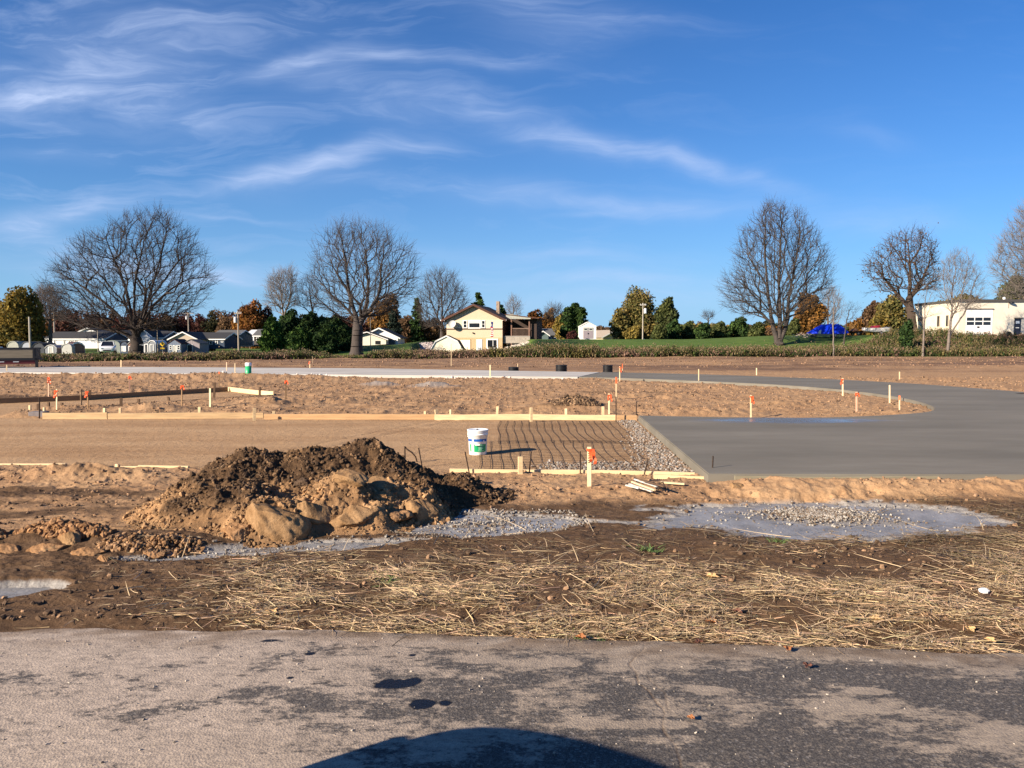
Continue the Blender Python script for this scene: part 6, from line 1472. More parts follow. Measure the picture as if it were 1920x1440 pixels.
# white outbuilding by the big maple
D = 112.; s = D / FPX; xm = X(704); 
rt, dm = house('white_outbuilding', (X(705), D + 3, 0), R(0), X(739) - X(668), 7, Z(632), Z(615), white, roof_dk, 'white low outbuilding with two stepped gable roofs beside the broad maple', 'outbuilding', over=.5, trim=trimw, base=Z(645))
cx = X(705); lx = lambda px: X(px) - cx
ll = [(lx(677), Z(648.5)), (lx(677), Z(629)), (lx(690), Z(625.5)), (lx(724), Z(637.5)), (lx(724), Z(645.5))]
sub = MB().prism(ll[::-1], -3, -.01).build('front_wing', mat('aged_white', (.62, .58, .48), .7, .12, 3), rt)
MB().prism([(lx(672), Z(627.5)), (lx(689.5), Z(623)), (lx(729), Z(637)), (lx(729), Z(635)), (lx(689.5), Z(621)), (lx(672), Z(625.5))][::-1], -3.4, .2).build('wing_roof', roof_dk, sub)
MB().prism([(lx(672), Z(628)), (lx(689.5), Z(623.6)), (lx(729), Z(638)), (lx(729), Z(636.4)), (lx(689.5), Z(622)), (lx(672), Z(626.2))][::-1], -3.48, -3.41).build('fascia', trimw, sub)
MB().box(lx(704), lx(713.5), -3.04, -2.98, Z(645.5), Z(639)).build('dark_opening', black, sub)
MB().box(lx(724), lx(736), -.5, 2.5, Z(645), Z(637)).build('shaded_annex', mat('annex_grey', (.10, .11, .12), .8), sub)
# white shed with grey double doors
D = 118.; s = D / FPX; z0 = zz_(X(1103), D); W_ = X(1117.5) - X(1087.5)
rt, dm = house('garden_shed', (X(1102.5), D, 0), 0, W_, 3.2, Z(612.6), Z(604.6), siding('shed_white', (.76, .75, .70), .25, .03), mat('shed_roof', (.62, .60, .56), .7), 'small white shed with grey double doors on the lawn', 'shed', over=.06, trim=None, base=z0)
g1 = mat('door_grey', (.26, .22, .24), .6, .08, 3); g2_ = mat('door_light_grey', (.42, .42, .38), .6)
for a, b_ in ((1093.3, 1102.1), (1102.7, 1111.8)):
    cx = X(1102.5); d_ = MB().box(X(a) - cx, X(b_) - cx, -.05, .01, z0 + .12, Z(614)).build('door', g1, rt)
    MB().box(X(a) - cx + .06, X(b_) - cx - .06, -.07, -.05, Z(620.5), Z(614.6)).build('door_panel', g2_, d_); MB().box(X(a) - cx + .16, X(b_) - cx - .16, -.085, -.07, Z(618.6), Z(616.2)).build('pane', glass, d_)
MB().box(-.10, .10, -.10, -.05, Z(626.5), Z(624.5)).build('latch', black, rt)
# low cream house end by the willow
D = 140.; s = D / FPX; z0 = Z(640)
rt, dm = house('cream_cottage', (X(1152), D, 0), R(18), X(1176) - X(1128), 8, Z(631), Z(619.5), mat('cottage_cream', (.62, .52, .34), .7, .1, 2), mat('cottage_roof', (.30, .25, .20), .8), 'low cream cottage with sloping roof left of the drooping tree', 'house', over=.5, trim=trimw, base=z0)
# grey roofs right of the porch
D = 160.; s = D / FPX
rt, dm = house('grey_cottage', (X(1050), D, 0), R(90), 6, X(1060) - X(1010), Z(628), Z(617), mat('cottage_grey', (.20, .21, .24), .8, .1, 2), roof_gr, 'low grey-roofed cottage behind the porch of the yellow house', 'house', over=.4, base=Z(640))
window(rt, 'left', dm, 1.0, 2.0, Z(635), Z(630), .08)
D = 150.; s = D / FPX
rt, dm = house('grey_cottage', (X(1018), D, 0), R(0), X(1024) - X(1004), 6, Z(628), Z(621), mat('cottage_teal', (.10, .14, .14), .8, .1, 2), roof_dk, 'small teal gable end tucked against the porch of the yellow house', 'house', over=.4, trim=trimw, base=Z(640))
# rocks on the bank
g = np.random.default_rng(81); N = 420; pxs = g.uniform(778, 842, N); dd = 106 + g.uniform(-4, 10, N); xx = (pxs - 960) / FPX * dd
zr_ = H(xx, dd); cols = np.array([[.42, .37, .34], [.34, .27, .26], [.5, .46, .42], [.26, .20, .18]])[g.integers(0, 4, N)] * g.uniform(.8, 1.2, (N, 1))
N = 1100; pxs = g.uniform(750, 811, N); t = g.random(N)
top_ = np.interp(pxs, [752, 790, 845], [649, 644, 638]); bot_ = np.interp(pxs, [752, 790, 845], [651, 660, 664]); py_ = bot_ + (top_ - bot_) * t
dd = 106 + 9 * t + 0 * pxs; xx = (pxs - 960) / FPX * dd; zz0 = CAMH + (HOR - py_) / FPX * dd
cols = np.array([[.40, .34, .32], [.30, .24, .24], [.5, .46, .42], [.24, .18, .17]])[g.integers(0, 4, N)] * g.uniform(.8, 1.2, (N, 1))
# the bank itself: an earth wedge faced with field stones
bv = []; nb_ = 24
for i in range(nb_ + 1):
    px = 748 + 64 * i / nb_; tp = np.interp(px, [752, 790, 845], [649, 644, 638]); bt = np.interp(px, [752, 790, 845], [651, 661, 666])
    for d_, pyy in ((105.5, bt + 6), (106, bt), (115, tp), (124, tp + .5), (124, bt + 8)): bv.append(((px - 960) / FPX * d_, d_, CAMH + (HOR - pyy) / FPX * d_))
bf = [(i * 5 + j, (i + 1) * 5 + j, (i + 1) * 5 + j + 1, i * 5 + j + 1) for i in range(nb_) for j in range(4)]
bk_ = MB().add(bv, bf + [(0, 1, 2, 3, 4), tuple(nb_ * 5 + k for k in (4, 3, 2, 1, 0))]).build('earth_bank', mat('bank_soil', (.30, .24, .19), .95, .25, 3, .03)); tag(bk_, 'stony earth bank below the lawn left of the cream barn', kind='structure')
pr = [rock_proto(g, 1, .2) for _ in range(5)]; M = rotmats(N, g) * g.uniform(.10, .26, N)[:, None, None]
V, F, Cc = merge_scatter(pr, g.integers(0, 5, N), M, np.column_stack([xx, dd, zz0]), cols); o = link('bank_stones', arrmesh('bank_stones', V, F, Cc), clodm); tag(o, 'pinkish grey field stones covering the bank', kind='stuff')
N = 260; t = g.random(N); pxs = 946 + 62 * t; dd = 110 + 4 * g.random(N); xx = (pxs - 960) / FPX * dd; py_ = 655 - 16 * t ** .8 + g.uniform(-.5, 3.0, N); zz0 = CAMH + (HOR - py_) / FPX * dd
M = rotmats(N, g) * g.uniform(.12, .28, N)[:, None, None]; V, F, Cc = merge_scatter(pr, g.integers(0, 5, N), M, np.column_stack([xx, dd, zz0]), np.array([[.48, .42, .35]]) * g.uniform(.7, 1.2, (N, 1)))
o = link('bank_stones', arrmesh('bank_stones', V, F, Cc), clodm); tag(o, 'pale stones edging the slope under the porch', kind='stuff')

# ---- cream workshop at the right edge
D = 96.; s = D / FPX; z0 = Z(632); ztop = Z(564.5)
crm = mat('workshop_cream', (.62, .55, .44), .75, .10, .9, .004)
xa, xb = X(1795), X(2060); rt = empty('cream_workshop', (xa, D, 0), 'long flat-roofed cream workshop with garage door at the right edge', 'building')
# front wall, canted left wall, closed back: one solid footprint
fp = [(0, 0), (xb - xa, 0), (xb - xa, 14), (-(X(1795) - X(1713)) * 1.145, 14)]
fp = [(0, 0), (xb - xa, 0), (xb - xa, 15), (4.0, 15), ((1713 - 960) / FPX * (D + 11) - xa, 11)]
def footprint(name, fp, z0, z1, m, parent):
    n = len(fp); vs = [(a, b_, z0) for a, b_ in fp] + [(a, b_, z1) for a, b_ in fp]
    return MB().add(vs, [tuple(range(n))[::-1], tuple(range(n, 2 * n))] + [(i, (i + 1) % n, (i + 1) % n + n, i + n) for i in range(n)]).build(name, m, parent)
footprint('wall', fp, z0 - .4, ztop - .15, crm, rt)
cxf = sum(a for a, _ in fp) / len(fp); cyf = sum(b_ for _, b_ in fp) / len(fp); fo = [(cxf + (a - cxf) * 1.012, cyf + (b_ - cyf) * 1.02) for a, b_ in fp]
footprint('roof', fo, ztop - .15, ztop + .18, mat('roof_edge_dark', (.06, .055, .05), .8), rt)
lx = lambda px: X(px) - xa
o = MB().box(lx(1809), lx(1858), -.03, .02, z0, Z(580.5)).build('garage_door', mat('garage_door_white', (.78, .76, .72), .5, .03, 2), rt)
MB().box(lx(1808.5), lx(1859), -.12, .0, Z(580.5), Z(578.8)).build('door_hood', mat('hood_brown', (.12, .09, .07), .8), rt)
for i in range(3):
    for j in range(2):
        a = 1809.8 + i * 15.5; MB().box(lx(a), lx(a + 13.3), -.06, -.03, Z(601.5 + j * 8), Z(595.5 + j * 8)).build('pane', glass, o)
MB().box(lx(1829.5), lx(1833.5), -.07, -.03, Z(615), Z(612)).build('handle', black, o)
d_ = MB().box(lx(1899), lx(1911), -.04, .01, z0, Z(598)).build('door', mat('door_navy', (.02, .022, .035), .4), rt); MB().box(lx(1901.5), lx(1908.5), -.06, -.04, Z(607), Z(602)).build('notice', white, d_); MB().box(lx(1898), lx(1914), -.14, .0, Z(597.6), Z(595.8)).build('door_hood', mat('hood_brown', (.12, .09, .07)), rt)
MB().box(lx(1901.5), lx(1908), -.06, -.04, Z(615.2), Z(614)).build('handle', white, d_)
lp = MB().lathe([(0, 0), (.22, -.05), (.3, -.22), (0, -.2)], 12).build('wall_lamp', black, rt, (lx(1890), -.3, Z(566))); MB().lathe([(0, 0), (.16, .05), (.16, .35), (0, .4)], 12).build('roof_vent', trimw, rt, (lx(1888), 1., ztop + .15))
MB().box(lx(1886), lx(1887.2), -.05, .0, Z(578), Z(569)).build('conduit', mat('conduit_tan', (.4, .33, .25), .7), rt)
# windows of the canted wall
pA = Vector((fp[4][0], fp[4][1], 0)); pB = Vector((0, 0, 0)); dl = (pB - pA).normalized(); nl = Vector((dl.y, -dl.x, 0))
def onwall(px):   # distance along the canted wall that shows under column px
    a = (px - 960) / FPX; t = (a * (pA.y + D) - (pA.x + xa)) / (dl.x - a * dl.y); return t
for px0, px1, lb in ((1755, 1760, 'narrow'), (1771.5, 1776.5, 'narrow'), (1726, 1729, 'narrow')):
    t0, t1 = onwall(px0), onwall(px1); q0 = pA + dl * t0 + nl * .02; q1 = pA + dl * t1 + nl * .02
    f = MB().bar(q0 + Vector((0, 0, (Z(611) + Z(590)) / 2)), q1 + Vector((0, 0, (Z(611) + Z(590)) / 2)), .05, Z(590) - Z(611)).build('window', mat('window_recess', (.30, .25, .18), .7), rt)
    q0 += nl * .03 + dl * .1; q1 += nl * .03 - dl * .18
    MB().bar(q0 + Vector((0, 0, (Z(610.5) + Z(590.5)) / 2)), q1 + Vector((0, 0, (Z(610.5) + Z(590.5)) / 2)), .02, (Z(590.5) - Z(610.5))).build('pane', glass, f)
t0, t1 = onwall(1720), onwall(1726); MB().bar(pA + dl * t0 + nl * .03 + Vector((0, 0, Z(595))), pA + dl * t1 + nl * .03 + Vector((0, 0, Z(595))), .06, .45).build('vent', mat('vent_brown', (.10, .08, .06), .8), rt)
tx = X(1885); rtt = MB().lathe([(.12, -.14), (.30, -.13), (.36, -.05), (.36, .05), (.30, .13), (.12, .14), (.12, -.14)], 20).build('old_tyre', black, None, (tx, D - .5, z0 + .33)); rtt.rotation_euler = (R(80), 0, 0); tag(rtt, 'black tyre leaning on the wall between garage door and dark door', 'tyre')

# ---- homes and show sheds on the left
D = 135.; s = D / FPX
wht = siding('home_white', (.74, .74, .74), .2, .03); navy = siding('home_navy', (.030, .050, .085), .2, .06)
def longhome(pxl, pxr, D_, eave, ridge, basepy, wallm, roofm, label, rz, depth=5.5, wins=(), doors=(), gable=None, over=.25, trim=trimw):
    global D, s
    D = D_; s = D / FPX; zb = Z(basepy)
    rt, dm = house('mobile_home', (X(pxr), D + depth / 2, 0), R(90 + rz), depth, X(pxr) - X(pxl), Z(eave), Z(ridge), wallm, roofm, label, 'house', 'homes beyond the weeds', over=over, trim=trim, base=zb)
    u = lambda px: (X(pxr) - X(px))
    for a, b_, z0, z1 in wins: window(rt, 'left', dm, u(b_), u(a), Z(z0), Z(z1), .09)
    for a, b_, z0, z1, mm in doors: door(rt, 'left', dm, u(b_), u(a), Z(z0), Z(z1), mm)
    if gable: MB().prism([(-depth / 2 + .02, zb - .1), (-depth / 2 + .02, Z(eave)), (0, Z(ridge) - .06), (depth / 2 - .02, Z(eave)), (depth / 2 - .02, zb - .1)][::-1], -.05, -.002).build('end_wall', gable, rt)
    mb = MB().box(-depth / 2 - over - .02, -depth / 2 - over + .06, -.2, X(pxr) - X(pxl) + .2, Z(eave) - .22, Z(eave) - .04); mb.build('gutter', trimw, rt)
    return rt
dkd = mat('door_dark', (.03, .03, .04), .5)
longhome(76, 204, 135, 634.5, 622.5, 650, wht, roof_dk, 'long white home with charcoal roof at the left', -9, 6., [(83, 86.3, 642.5, 637.5), (127, 129.5, 645, 639), (132.5, 135.5, 645, 639), (140.5, 144, 641.5, 638.5), (161.5, 164, 640, 638.5), (173.5, 176.5, 640, 638.5), (187.5, 191, 642.5, 638.5)],
         [(96.5, 99.2, 648, 638.5, dkd), (116.5, 119.5, 648, 638.5, dkd)], navy)
D = 150.; s = D / FPX
house('mobile_home', (X(166), D, 0), 0, X(187) - X(146), 8, Z(624), Z(615.5), wht, roof_gr, 'white gable showing over the roof of the long white home', 'house', 'homes beyond the weeds', trim=trimw, base=Z(650))
house('mobile_home', (X(232), D, 0), R(-28), 6.5, 10, Z(634), Z(620), wht, roof_dk, 'white home with dark roof behind the oak trunk on its left', 'house', 'homes beyond the weeds', trim=trimw, base=Z(655))
D = 138.; s = D / FPX
rt, dm = house('mobile_home', (X(272), D, 0), 0, X(284) - X(256), 9, Z(630), Z(618.5), siding('home_bluegrey', (.30, .33, .38), .2, .05), roof_dk, 'blue-grey two-peaked home just right of the oak trunk', 'house', 'homes beyond the weeds', trim=trimw, base=Z(657))
window(rt, 'front', dm, -1.2, -.4, Z(639), Z(633.5)); window(rt, 'front', dm, .1, .8, Z(639), Z(633.5))
lx = lambda px: X(px) - X(272)
MB().prism([(lx(275), Z(657)), (lx(275), Z(632)), (lx(281), Z(627.5)), (lx(288), Z(632)), (lx(288), Z(657))][::-1], -1.2, 1.0).build('entrance_gable', siding('home_palegrey', (.42, .44, .48), .2, .05), rt)
longhome(284, 311, 140, 632.5, 621.5, 657, navy, roof_dk, 'navy home with white trim left of the yellow warning sign', -6, 6, [(291, 294, 640, 634), (299, 302, 640, 634), (305, 307, 640, 634)])
longhome(312, 336, 150, 630, 625, 655, wht, mat('roof_white', (.6, .6, .6), .6), 'bright white little home peeking over the warning sign', -8, 5, [(315, 317.5, 637, 632)])
D = 128.; s = D / FPX
rt, dm = house('mobile_home', (X(345), D, 0), 0, X(371) - X(320), 8, Z(635.5), Z(622.8), siding('home_tan', (.42, .35, .27), .2, .05), roof_dk, 'tan gabled home with white trim right of the warning sign', 'house', 'homes beyond the weeds', over=.35, trim=trimw, base=Z(658))
longhome(368, 424, 132, 635, 624, 651, navy, roof_dk, 'navy home with white-framed windows left of the utility pole', -4, 6.5, [(375, 379.5, 646, 636.5), (396, 400, 645, 636.5), (407.5, 410.5, 645, 636.5), (418.5, 421, 641, 636.5)], [(388.5, 392, 649, 636.5, mat('door_pale', (.5, .54, .58)))])
longhome(400, 448, 142, 630, 619.5, 647, siding('home_sage', (.36, .38, .31), .2, .05), roof_gr, 'sage green home with dark teal gable end behind the utility pole', -7, 6.5, [(434, 439.5, 641.5, 632.5)], (), siding('home_teal', (.035, .065, .08), .2, .06))
longhome(466, 500, 150, 626, 619, 645, wht, mat('roof_white', (.6, .6, .6)), 'white home at the left edge of the evergreen clump', -5, 5, [(471, 475, 638, 629)])
longhome(478, 510, 140, 629, 618, 646, mat('home_dark', (.07, .06, .055), .8), roof_gr, 'dark home half hidden by the evergreen clump', -5, 5, [(484, 486.5, 640, 633)])
# show sheds in a row
GS = 'small show sheds in a row beyond the weeds'
def shed(px0, px1, D_, top, eave, basepy, wm, rm, label, prof='gable', rz=0., L_y=3.2, dr=None, win=None, apex=0., trim=None):
    global D, s
    D = D_; s = D / FPX
    rt, dm = house('show_shed', (X((px0 + px1) / 2), D, 0), R(rz), X(px1) - X(px0), L_y, Z(eave), Z(top), wm, rm, label, 'shed', GS, prof, over=.07, trim=trim, apex=apex, base=Z(basepy)); c = (px0 + px1) / 2
    if dr: door(rt, 'front', dm, X(dr[0]) - X(c), X(dr[1]) - X(c), Z(basepy), Z(dr[2]), dr[3])
    for w in (win or ()): window(rt, 'front', dm, X(w[0]) - X(c), X(w[1]) - X(c), Z(w[2]), Z(w[3]), .06)
    return rt
sh_g = siding('shed_grey', (.20, .21, .23), .3, .06, True); sh_l = mat('shed_light', (.40, .39, .36), .7, .1, 2); sh_b = siding('shed_brown', (.22, .12, .09), .3, .08, True); sh_n = siding('shed_navy', (.05, .07, .11), .3, .08, True); sh_d = mat('shed_dark', (.05, .055, .065), .8, .2, 3)
shed(42, 60, 112, 642, 650, 660, mat('shed_silver', (.30, .32, .36), .6, .1), roof_gr, 'silvery grey shed behind the pole at far left', 'round')
shed(62, 84, 108, 643.5, 651, 661, sh_d, roof_dk, 'dark gambrel shed at the end of the trailer', 'gambrel')
shed(85.5, 107, 106, 647.5, 653, 662, sh_g, sh_l, 'grey gambrel shed with pale edge', 'gambrel', dr=(93, 100, 651, sh_l))
shed(116.5, 135.5, 104, 645.8, 652, 662.5, sh_l, sh_l, 'pale rounded shed in the middle of the row', 'round')
shed(136, 158, 105, 642, 649, 661, sh_b, roof_mr, 'brown shed with maroon roof stretching to the right', 'gambrel', rz=38, L_y=5.2, trim=trimw)
shed(196, 226, 108, 639.5, 647, 660, mat('shed_sage', (.20, .23, .21), .7, .1, 2), mat('shed_sage_roof', (.17, .20, .18), .7, .1, 2), 'wide sage metal shelter with rounded roof behind the white car', 'round', L_y=4)
shed(226, 240, 106, 641, 648, 659, sh_n, roof_dk, 'narrow navy shed with white door left of the oak trunk', 'round', dr=(230, 236, 650, trimw))
shed(241, 250, 106, 641, 646, 659, sh_b, sh_l, 'slim brownish shed touching the oak trunk on its left', dr=(243, 248, 650, sh_d))
shed(264, 290, 106, 641.5, 647, 660.5, sh_g, sh_g, 'grey board shed with a dark doorway right of the oak trunk', dr=(273, 277.5, 646, sh_d))
shed(279, 293, 104, 639.5, 645, 660, sh_g, trimw, 'grey shed with arched white roof edge right of the oak trunk', 'round', dr=(283, 288, 647, sh_g))
shed(294, 314, 108, 645, 649, 660, sh_n, roof_dk, 'low blue shed under the yellow warning sign', dr=(300, 304, 650, sh_g))
shed(315, 340, 104, 637, 645, 661, siding('shed_blue', (.12, .15, .21), .3, .08, True), roof_mr, 'blue shed with pale door and maroon roof right of the sign', dr=(326, 331, 648.5, sh_l), win=((319, 322, 655, 648), (334, 337.5, 655, 648)))
shed(341, 375, 106, 637.5, 645, 660, siding('shed_mauve', (.25, .22, .24), .3, .08, True), roof_gr, 'mauve grey shed with open dark bay', dr=(353, 361, 647, sh_d), trim=None)
for px, tp, D_, lb in ((27, 641, 114, 'pale domed shelter at the far left behind the trailer'),):
    shed(14, 36, D_, 641, 650, 660, mat('shelter_pale', (.33, .33, .28), .8), mat('shelter_pale', (.33, .33, .28)), lb, 'round')

# ---- utility poles and the warning sign
def pole(px, top, bot, D_, w, label, arm=0, tr=False, lampm=None, col=None):
    b = P(px, bot, D_); z0 = Hs(b.x, D_); t = P(px, top, D_); hh = t.z - z0
    rt = empty('utility_pole', (b.x, D_, z0), label, 'utility pole', 'utility poles'); pm_ = mat(col or 'pole_grey', (.30, .25, .20) if col is None else (.36, .32, .27), .85, .15, 3)
    MB().tube([(0, 0, -.3), (0, 0, hh)], [w * 1.1, w * .8], 8).build('post', pm_, rt)
    if arm: MB().bar((-arm, -.1, hh - .35), (arm, -.1, hh - .35), .10, .10).build('crossarm', pm_, rt); 
    for k in (-.9, -.3, .4, .9): 
        if arm: MB().lathe([(0, 0), (.05, .02), (.04, .14), (0, .18)], 8).build('insulator', trimw, rt, (arm * k, -.1, hh - .30))
    if tr: MB().lathe([(0, 0), (.22, .02), (.22, .7), (.1, .8), (0, .8)], 12).build('transformer', mat('transformer_grey', (.55, .56, .57), .5), rt, (-.35 if tr < 0 else .35, -.05, hh - 1.6))
    return rt
pole(57, 594, 660, 96, .13, 'bare pale pole rising behind the trailer', col='pole_pale')
pole(103, 582, 650, 140, .14, 'utility pole with crossarm behind the long white home', arm=.9)
pole(354, 585, 640, 165, .15, 'distant utility pole with transformer over the tan home', arm=1.2, tr=-1)
pole(447.5, 583, 656, 104, .12, 'grey utility pole with transformer before the sage home', arm=.5, tr=-1)
pole(1205, 568, 637, 116, .085, 'pale utility pole with small crossarm before the drooping tree', arm=.45, tr=1, col='pole_pale')
pole(706 - 11, 596, 652, 98, .05, 'thin pole standing by the white outbuilding and the broad maple', col='pole_pale')
pole(184, 618, 655, 118, .07, 'thin dark post before the right end of the long white home')
b = P(296, 662, 92); z0 = Hs(b.x, 92); s = 92 / FPX; D = 92.
rt = empty('warning_sign', (P(305, 662, 92).x, 92, z0), 'yellow diamond warning sign with black symbol and plate below', 'road sign')
MB().box(-.03, .03, 0, .06, 0, P(305, 636, 92).z - z0).build('post', mat('sign_post', (.25, .25, .24), .6), rt)
zc = P(305, 645, 92).z - z0; r = 4.9 * s
pl = MB().prism([(-r, zc), (0, zc - r), (r, zc), (0, zc + r)], -.03, -.005).build('diamond_plate', mat('sign_yellow', (.80, .50, .02), .5, .03), rt)
MB().box(-.035, .035, -.045, -.031, zc - r * .45, zc + r * .45).build('symbol', black, pl); MB().box(-r * .45, r * .45, -.048, -.0455, zc - .035, zc + .035).build('symbol', black, pl); MB().prism([(-.11, zc + r * .25), (.11, zc + r * .25), (0, zc + r * .62)], -.052, -.049).build('symbol', black, pl)
MB().box(-4. * s, 4. * s, -.03, -.005, P(305, 654.8, 92).z - z0, P(305, 651.8, 92).z - z0).build('lower_plate', mat('sign_yellow', (.8, .5, .02)), rt)
pole(296, 612, 662, 93, .05, 'thin grey post left of the yellow warning sign')

# ---- vehicles
tyre = mat('tyre_rubber', (.02, .02, .022), .8, .2, 10); chrome = mat('rim_metal', (.45, .45, .47), .35, .1, 4, metal=.8)
def wheel(parent, x, y, z, r, w):
    t = MB().lathe([(r * .62, -w / 2), (r * .95, -w / 2), (r, -w / 3), (r, w / 3), (r * .95, w / 2), (r * .62, w / 2)], 28).build('wheel', tyre, parent, (x, y, z)); t.rotation_euler = (R(90), 0, 0)
    MB().lathe([(0, -w * .36), (r * .2, -w * .4), (r * .62, -w * .3), (r * .62, w * .3), (r * .2, w * .4), (0, w * .36)], 20).build('rim', chrome, t)
def car(loc, rz, bodym, label, group=None, name='parked_car', suv=False, van=False):
    rt = empty(name, loc, label, 'car', group, rz); h = .25 if suv else 0
    # sections along x: (x, half width at sill, z sill, shoulder half width, z shoulder)
    secs = [(-2.28, .62, .42, .66, .62), (-2.2, .80, .32, .80, .74), (-1.75, .88, .28, .86, .84), (-1.0, .90, .25, .90, .93), (.0, .91, .25, .91, .95), (1.0, .91, .25, .90, .97), (1.8, .88, .28, .86, .99), (2.15, .82, .33, .82, .93), (2.28, .66, .45, .68, .70)]
    if van: secs = [(-2.28, .72, .42, .76, .78), (-2.2, .86, .32, .88, .90), (-1.85, .92, .28, .92, 1.0), (-1.35, .93, .25, .93, 1.08), (-.9, .93, .25, .93, 1.10), (1.0, .93, .25, .93, 1.14), (2.1, .92, .28, .92, 1.14), (2.25, .86, .33, .88, 1.15), (2.3, .7, .45, .75, .8)]
    mb = MB(); vs = []
    for x, w0, z0, w1, z1 in secs:
        z1 += h * .7
        for sg in (-1, 1):
            pass
        ring = [(x, -w0, z0), (x, -w0 - .03, (z0 + z1) / 2), (x, -w1, z1 - .06), (x, -w1 + .10, z1), (x, 0, z1 + .05), (x, w1 - .10, z1), (x, w1, z1 - .06), (x, w0 + .03, (z0 + z1) / 2), (x, w0, z0), (x, 0, z0 - .02)]
        vs += ring
    n = 10; fs = [(i * n + k, i * n + (k + 1) % n, (i + 1) * n + (k + 1) % n, (i + 1) * n + k) for i in range(len(secs) - 1) for k in range(n)] + [tuple(range(n))[::-1], tuple((len(secs) - 1) * n + k for k in range(n))]
    bo = mb.add(vs, fs).build('body', bodym, rt, smooth=True)
    sd = bo.modifiers.new('s', 'SUBSURF'); sd.levels = 1; sd.render_levels = 2
    # cabin: glass house with a painted roof and pillars
    b = .93 + h * .7; t = 1.43 + h
    gl = [(-1.05, .78, b), (-.25, .62, t), (.95, .60, t - .01), (1.95 if not suv else 2.0, .72, b + .04)]
    if van: b = 1.06; t = 1.66; gl = [(-1.15, .84, b), (-.05, .76, t), (2.0, .74, t - .01), (2.22, .82, b)]
    vs = []
    for x, w, z in gl: vs += [(x, -w, z), (x, w, z)]
    vs += [(-1.0, -.80, b - .1), (-1.0, .80, b - .1), (1.95, -.76, b - .1), (1.95, .76, b - .1)]
    MB().add(vs, [(0, 1, 3, 2), (2, 3, 5, 4), (4, 5, 7, 6), (0, 2, 4, 6), (7, 5, 3, 1), (0, 6, 10, 8), (1, 9, 11, 7)]).build('windows', glass, rt)
    k_ = 1.2 if van else 1.; xf_ = -.08 if van else -.30; xr_ = 2.02 if van else 1.0
    mb = MB(); mb.add([(xf_, -.63 * k_, t), (xf_, .63 * k_, t), (xr_, .61 * k_, t - .01), (xr_, -.61 * k_, t - .01), (xf_, -.60 * k_, t + .045), (xf_, .60 * k_, t + .045), (xr_, .58 * k_, t + .035), (xr_, -.58 * k_, t + .035)], [(0, 3, 2, 1), (4, 5, 6, 7), (0, 1, 5, 4), (1, 2, 6, 5), (2, 3, 7, 6), (3, 0, 4, 7)])
    for sg in (-1, 1):
        mb.bar((-1.15 if van else -1.08, sg * (.84 if van else .80), b), (-.05 if van else -.28, sg * .64 * k_, t), .07, .06); mb.bar((xr_ - .02, sg * .62 * k_, t), (2.2 if van else 1.95, sg * .74 * k_ * .95, b), .09, .06); mb.bar((.40, sg * (.87 if van else .815), b), (.40, sg * .63 * k_, t), .08, .04)
    mb.build('roof', bodym, rt)
    for x in (-1.42, 1.40):
        for sg in (-1, 1): wheel(rt, x, sg * .80, .33, .33, .22)
    lm_ = mat('headlight_glass', (.65, .66, .68), .15, .05, 3, spec=.8); rm_ = mat('tail_red', (.35, .01, .01), .3, .1, 3)
    for sg in (-1, 1):
        MB().box(-2.30, -2.12, sg * .64 - .14, sg * .64 + .14, .62 + h * .5, .75 + h * .5).build('headlight', lm_, rt, bevel=.02); MB().box(2.12, 2.30, sg * .66 - .13, sg * .66 + .13, .72 + h * .5, .88 + h * .5).build('tail_light', rm_, rt, bevel=.02)
        MB().box(-.85, -.65, sg * .95 - .08, sg * .95 + .08, .95 + h * .7, 1.07 + h * .7).build('mirror', bodym, rt, bevel=.02)
    MB().box(-2.31, -2.22, -.45, .45, .46, .58).build('grille', black, rt); MB().box(2.27, 2.31, -.2, .2, .56, .66).build('number_plate', white, rt)
    return rt
# unseen minivan, added and shaped to cast the shadow across the asphalt in front
ca = math.atan2(-.82, .57); c_s, c_t = -.61, -1.11
car((c_s * .57 + c_t * .82, -c_s * .82 + c_t * .57, .0), ca + math.pi * 1.0 if False else math.atan2(-.82, .57), mat('car_grey', (.18, .19, .21), .3, .03, 2, spec=.6), 'grey minivan added out of view to cast the foreground shadow', name='shadow_van', van=True)
p = P(203, 664, 102); car((p.x, 102, Hs(p.x, 102)), R(114), mat('car_white', (.78, .78, .78), .3, .02, 2, spec=.6), 'white car parked by the sage metal shelter', suv=True)
# dump trailer at the left edge
D = 46.; s = D / FPX; z0 = 0.; rt = empty('dump_trailer', (X(71), D, 0), 'black trailer with plank side panels cut by the left frame edge', 'trailer', None, R(24))
lx = lambda px: (X(px) - X(71)) * 1.0; bmk = mat('trailer_black', (.015, .014, .016), .45, .1, 3); mrk = mat('trailer_maroon', (.09, .012, .015), .5, .1, 3); pnl = mat('trailer_panel', (.19, .155, .11), .85, .25, 3, .003, stretch=(.4, 3, 8))
MB().box(lx(-190), lx(71), 0, 2.2, Z(675.5), Z(673)).build('bed', bmk, rt)
fr2 = MB()
for yy_ in (0, 2.15):
    fr2.box(lx(-190), lx(68), yy_, yy_ + .07, Z(655), Z(652)); fr2.box(lx(-190), lx(68), yy_, yy_ + .06, Z(673), Z(671))
    for px in (-190, -120, -60, 2.5, 63): fr2.box(lx(px), lx(px + 3.2), yy_ - .012, yy_ + .075, Z(673), Z(654))
fr2.build('frame', bmk, rt)
for yy_ in (.02, 2.16): MB().box(lx(-188), lx(64), yy_, yy_ + .04, Z(671), Z(655)).build('side_panel', pnl, rt)
MB().box(lx(65), lx(67), .1, 2.1, Z(673), Z(654)).build('front_panel', bmk, rt)
ch = MB().box(lx(-188), lx(69), .05, .2, Z(682), Z(675.5)).build('chassis_rail', mrk, rt)
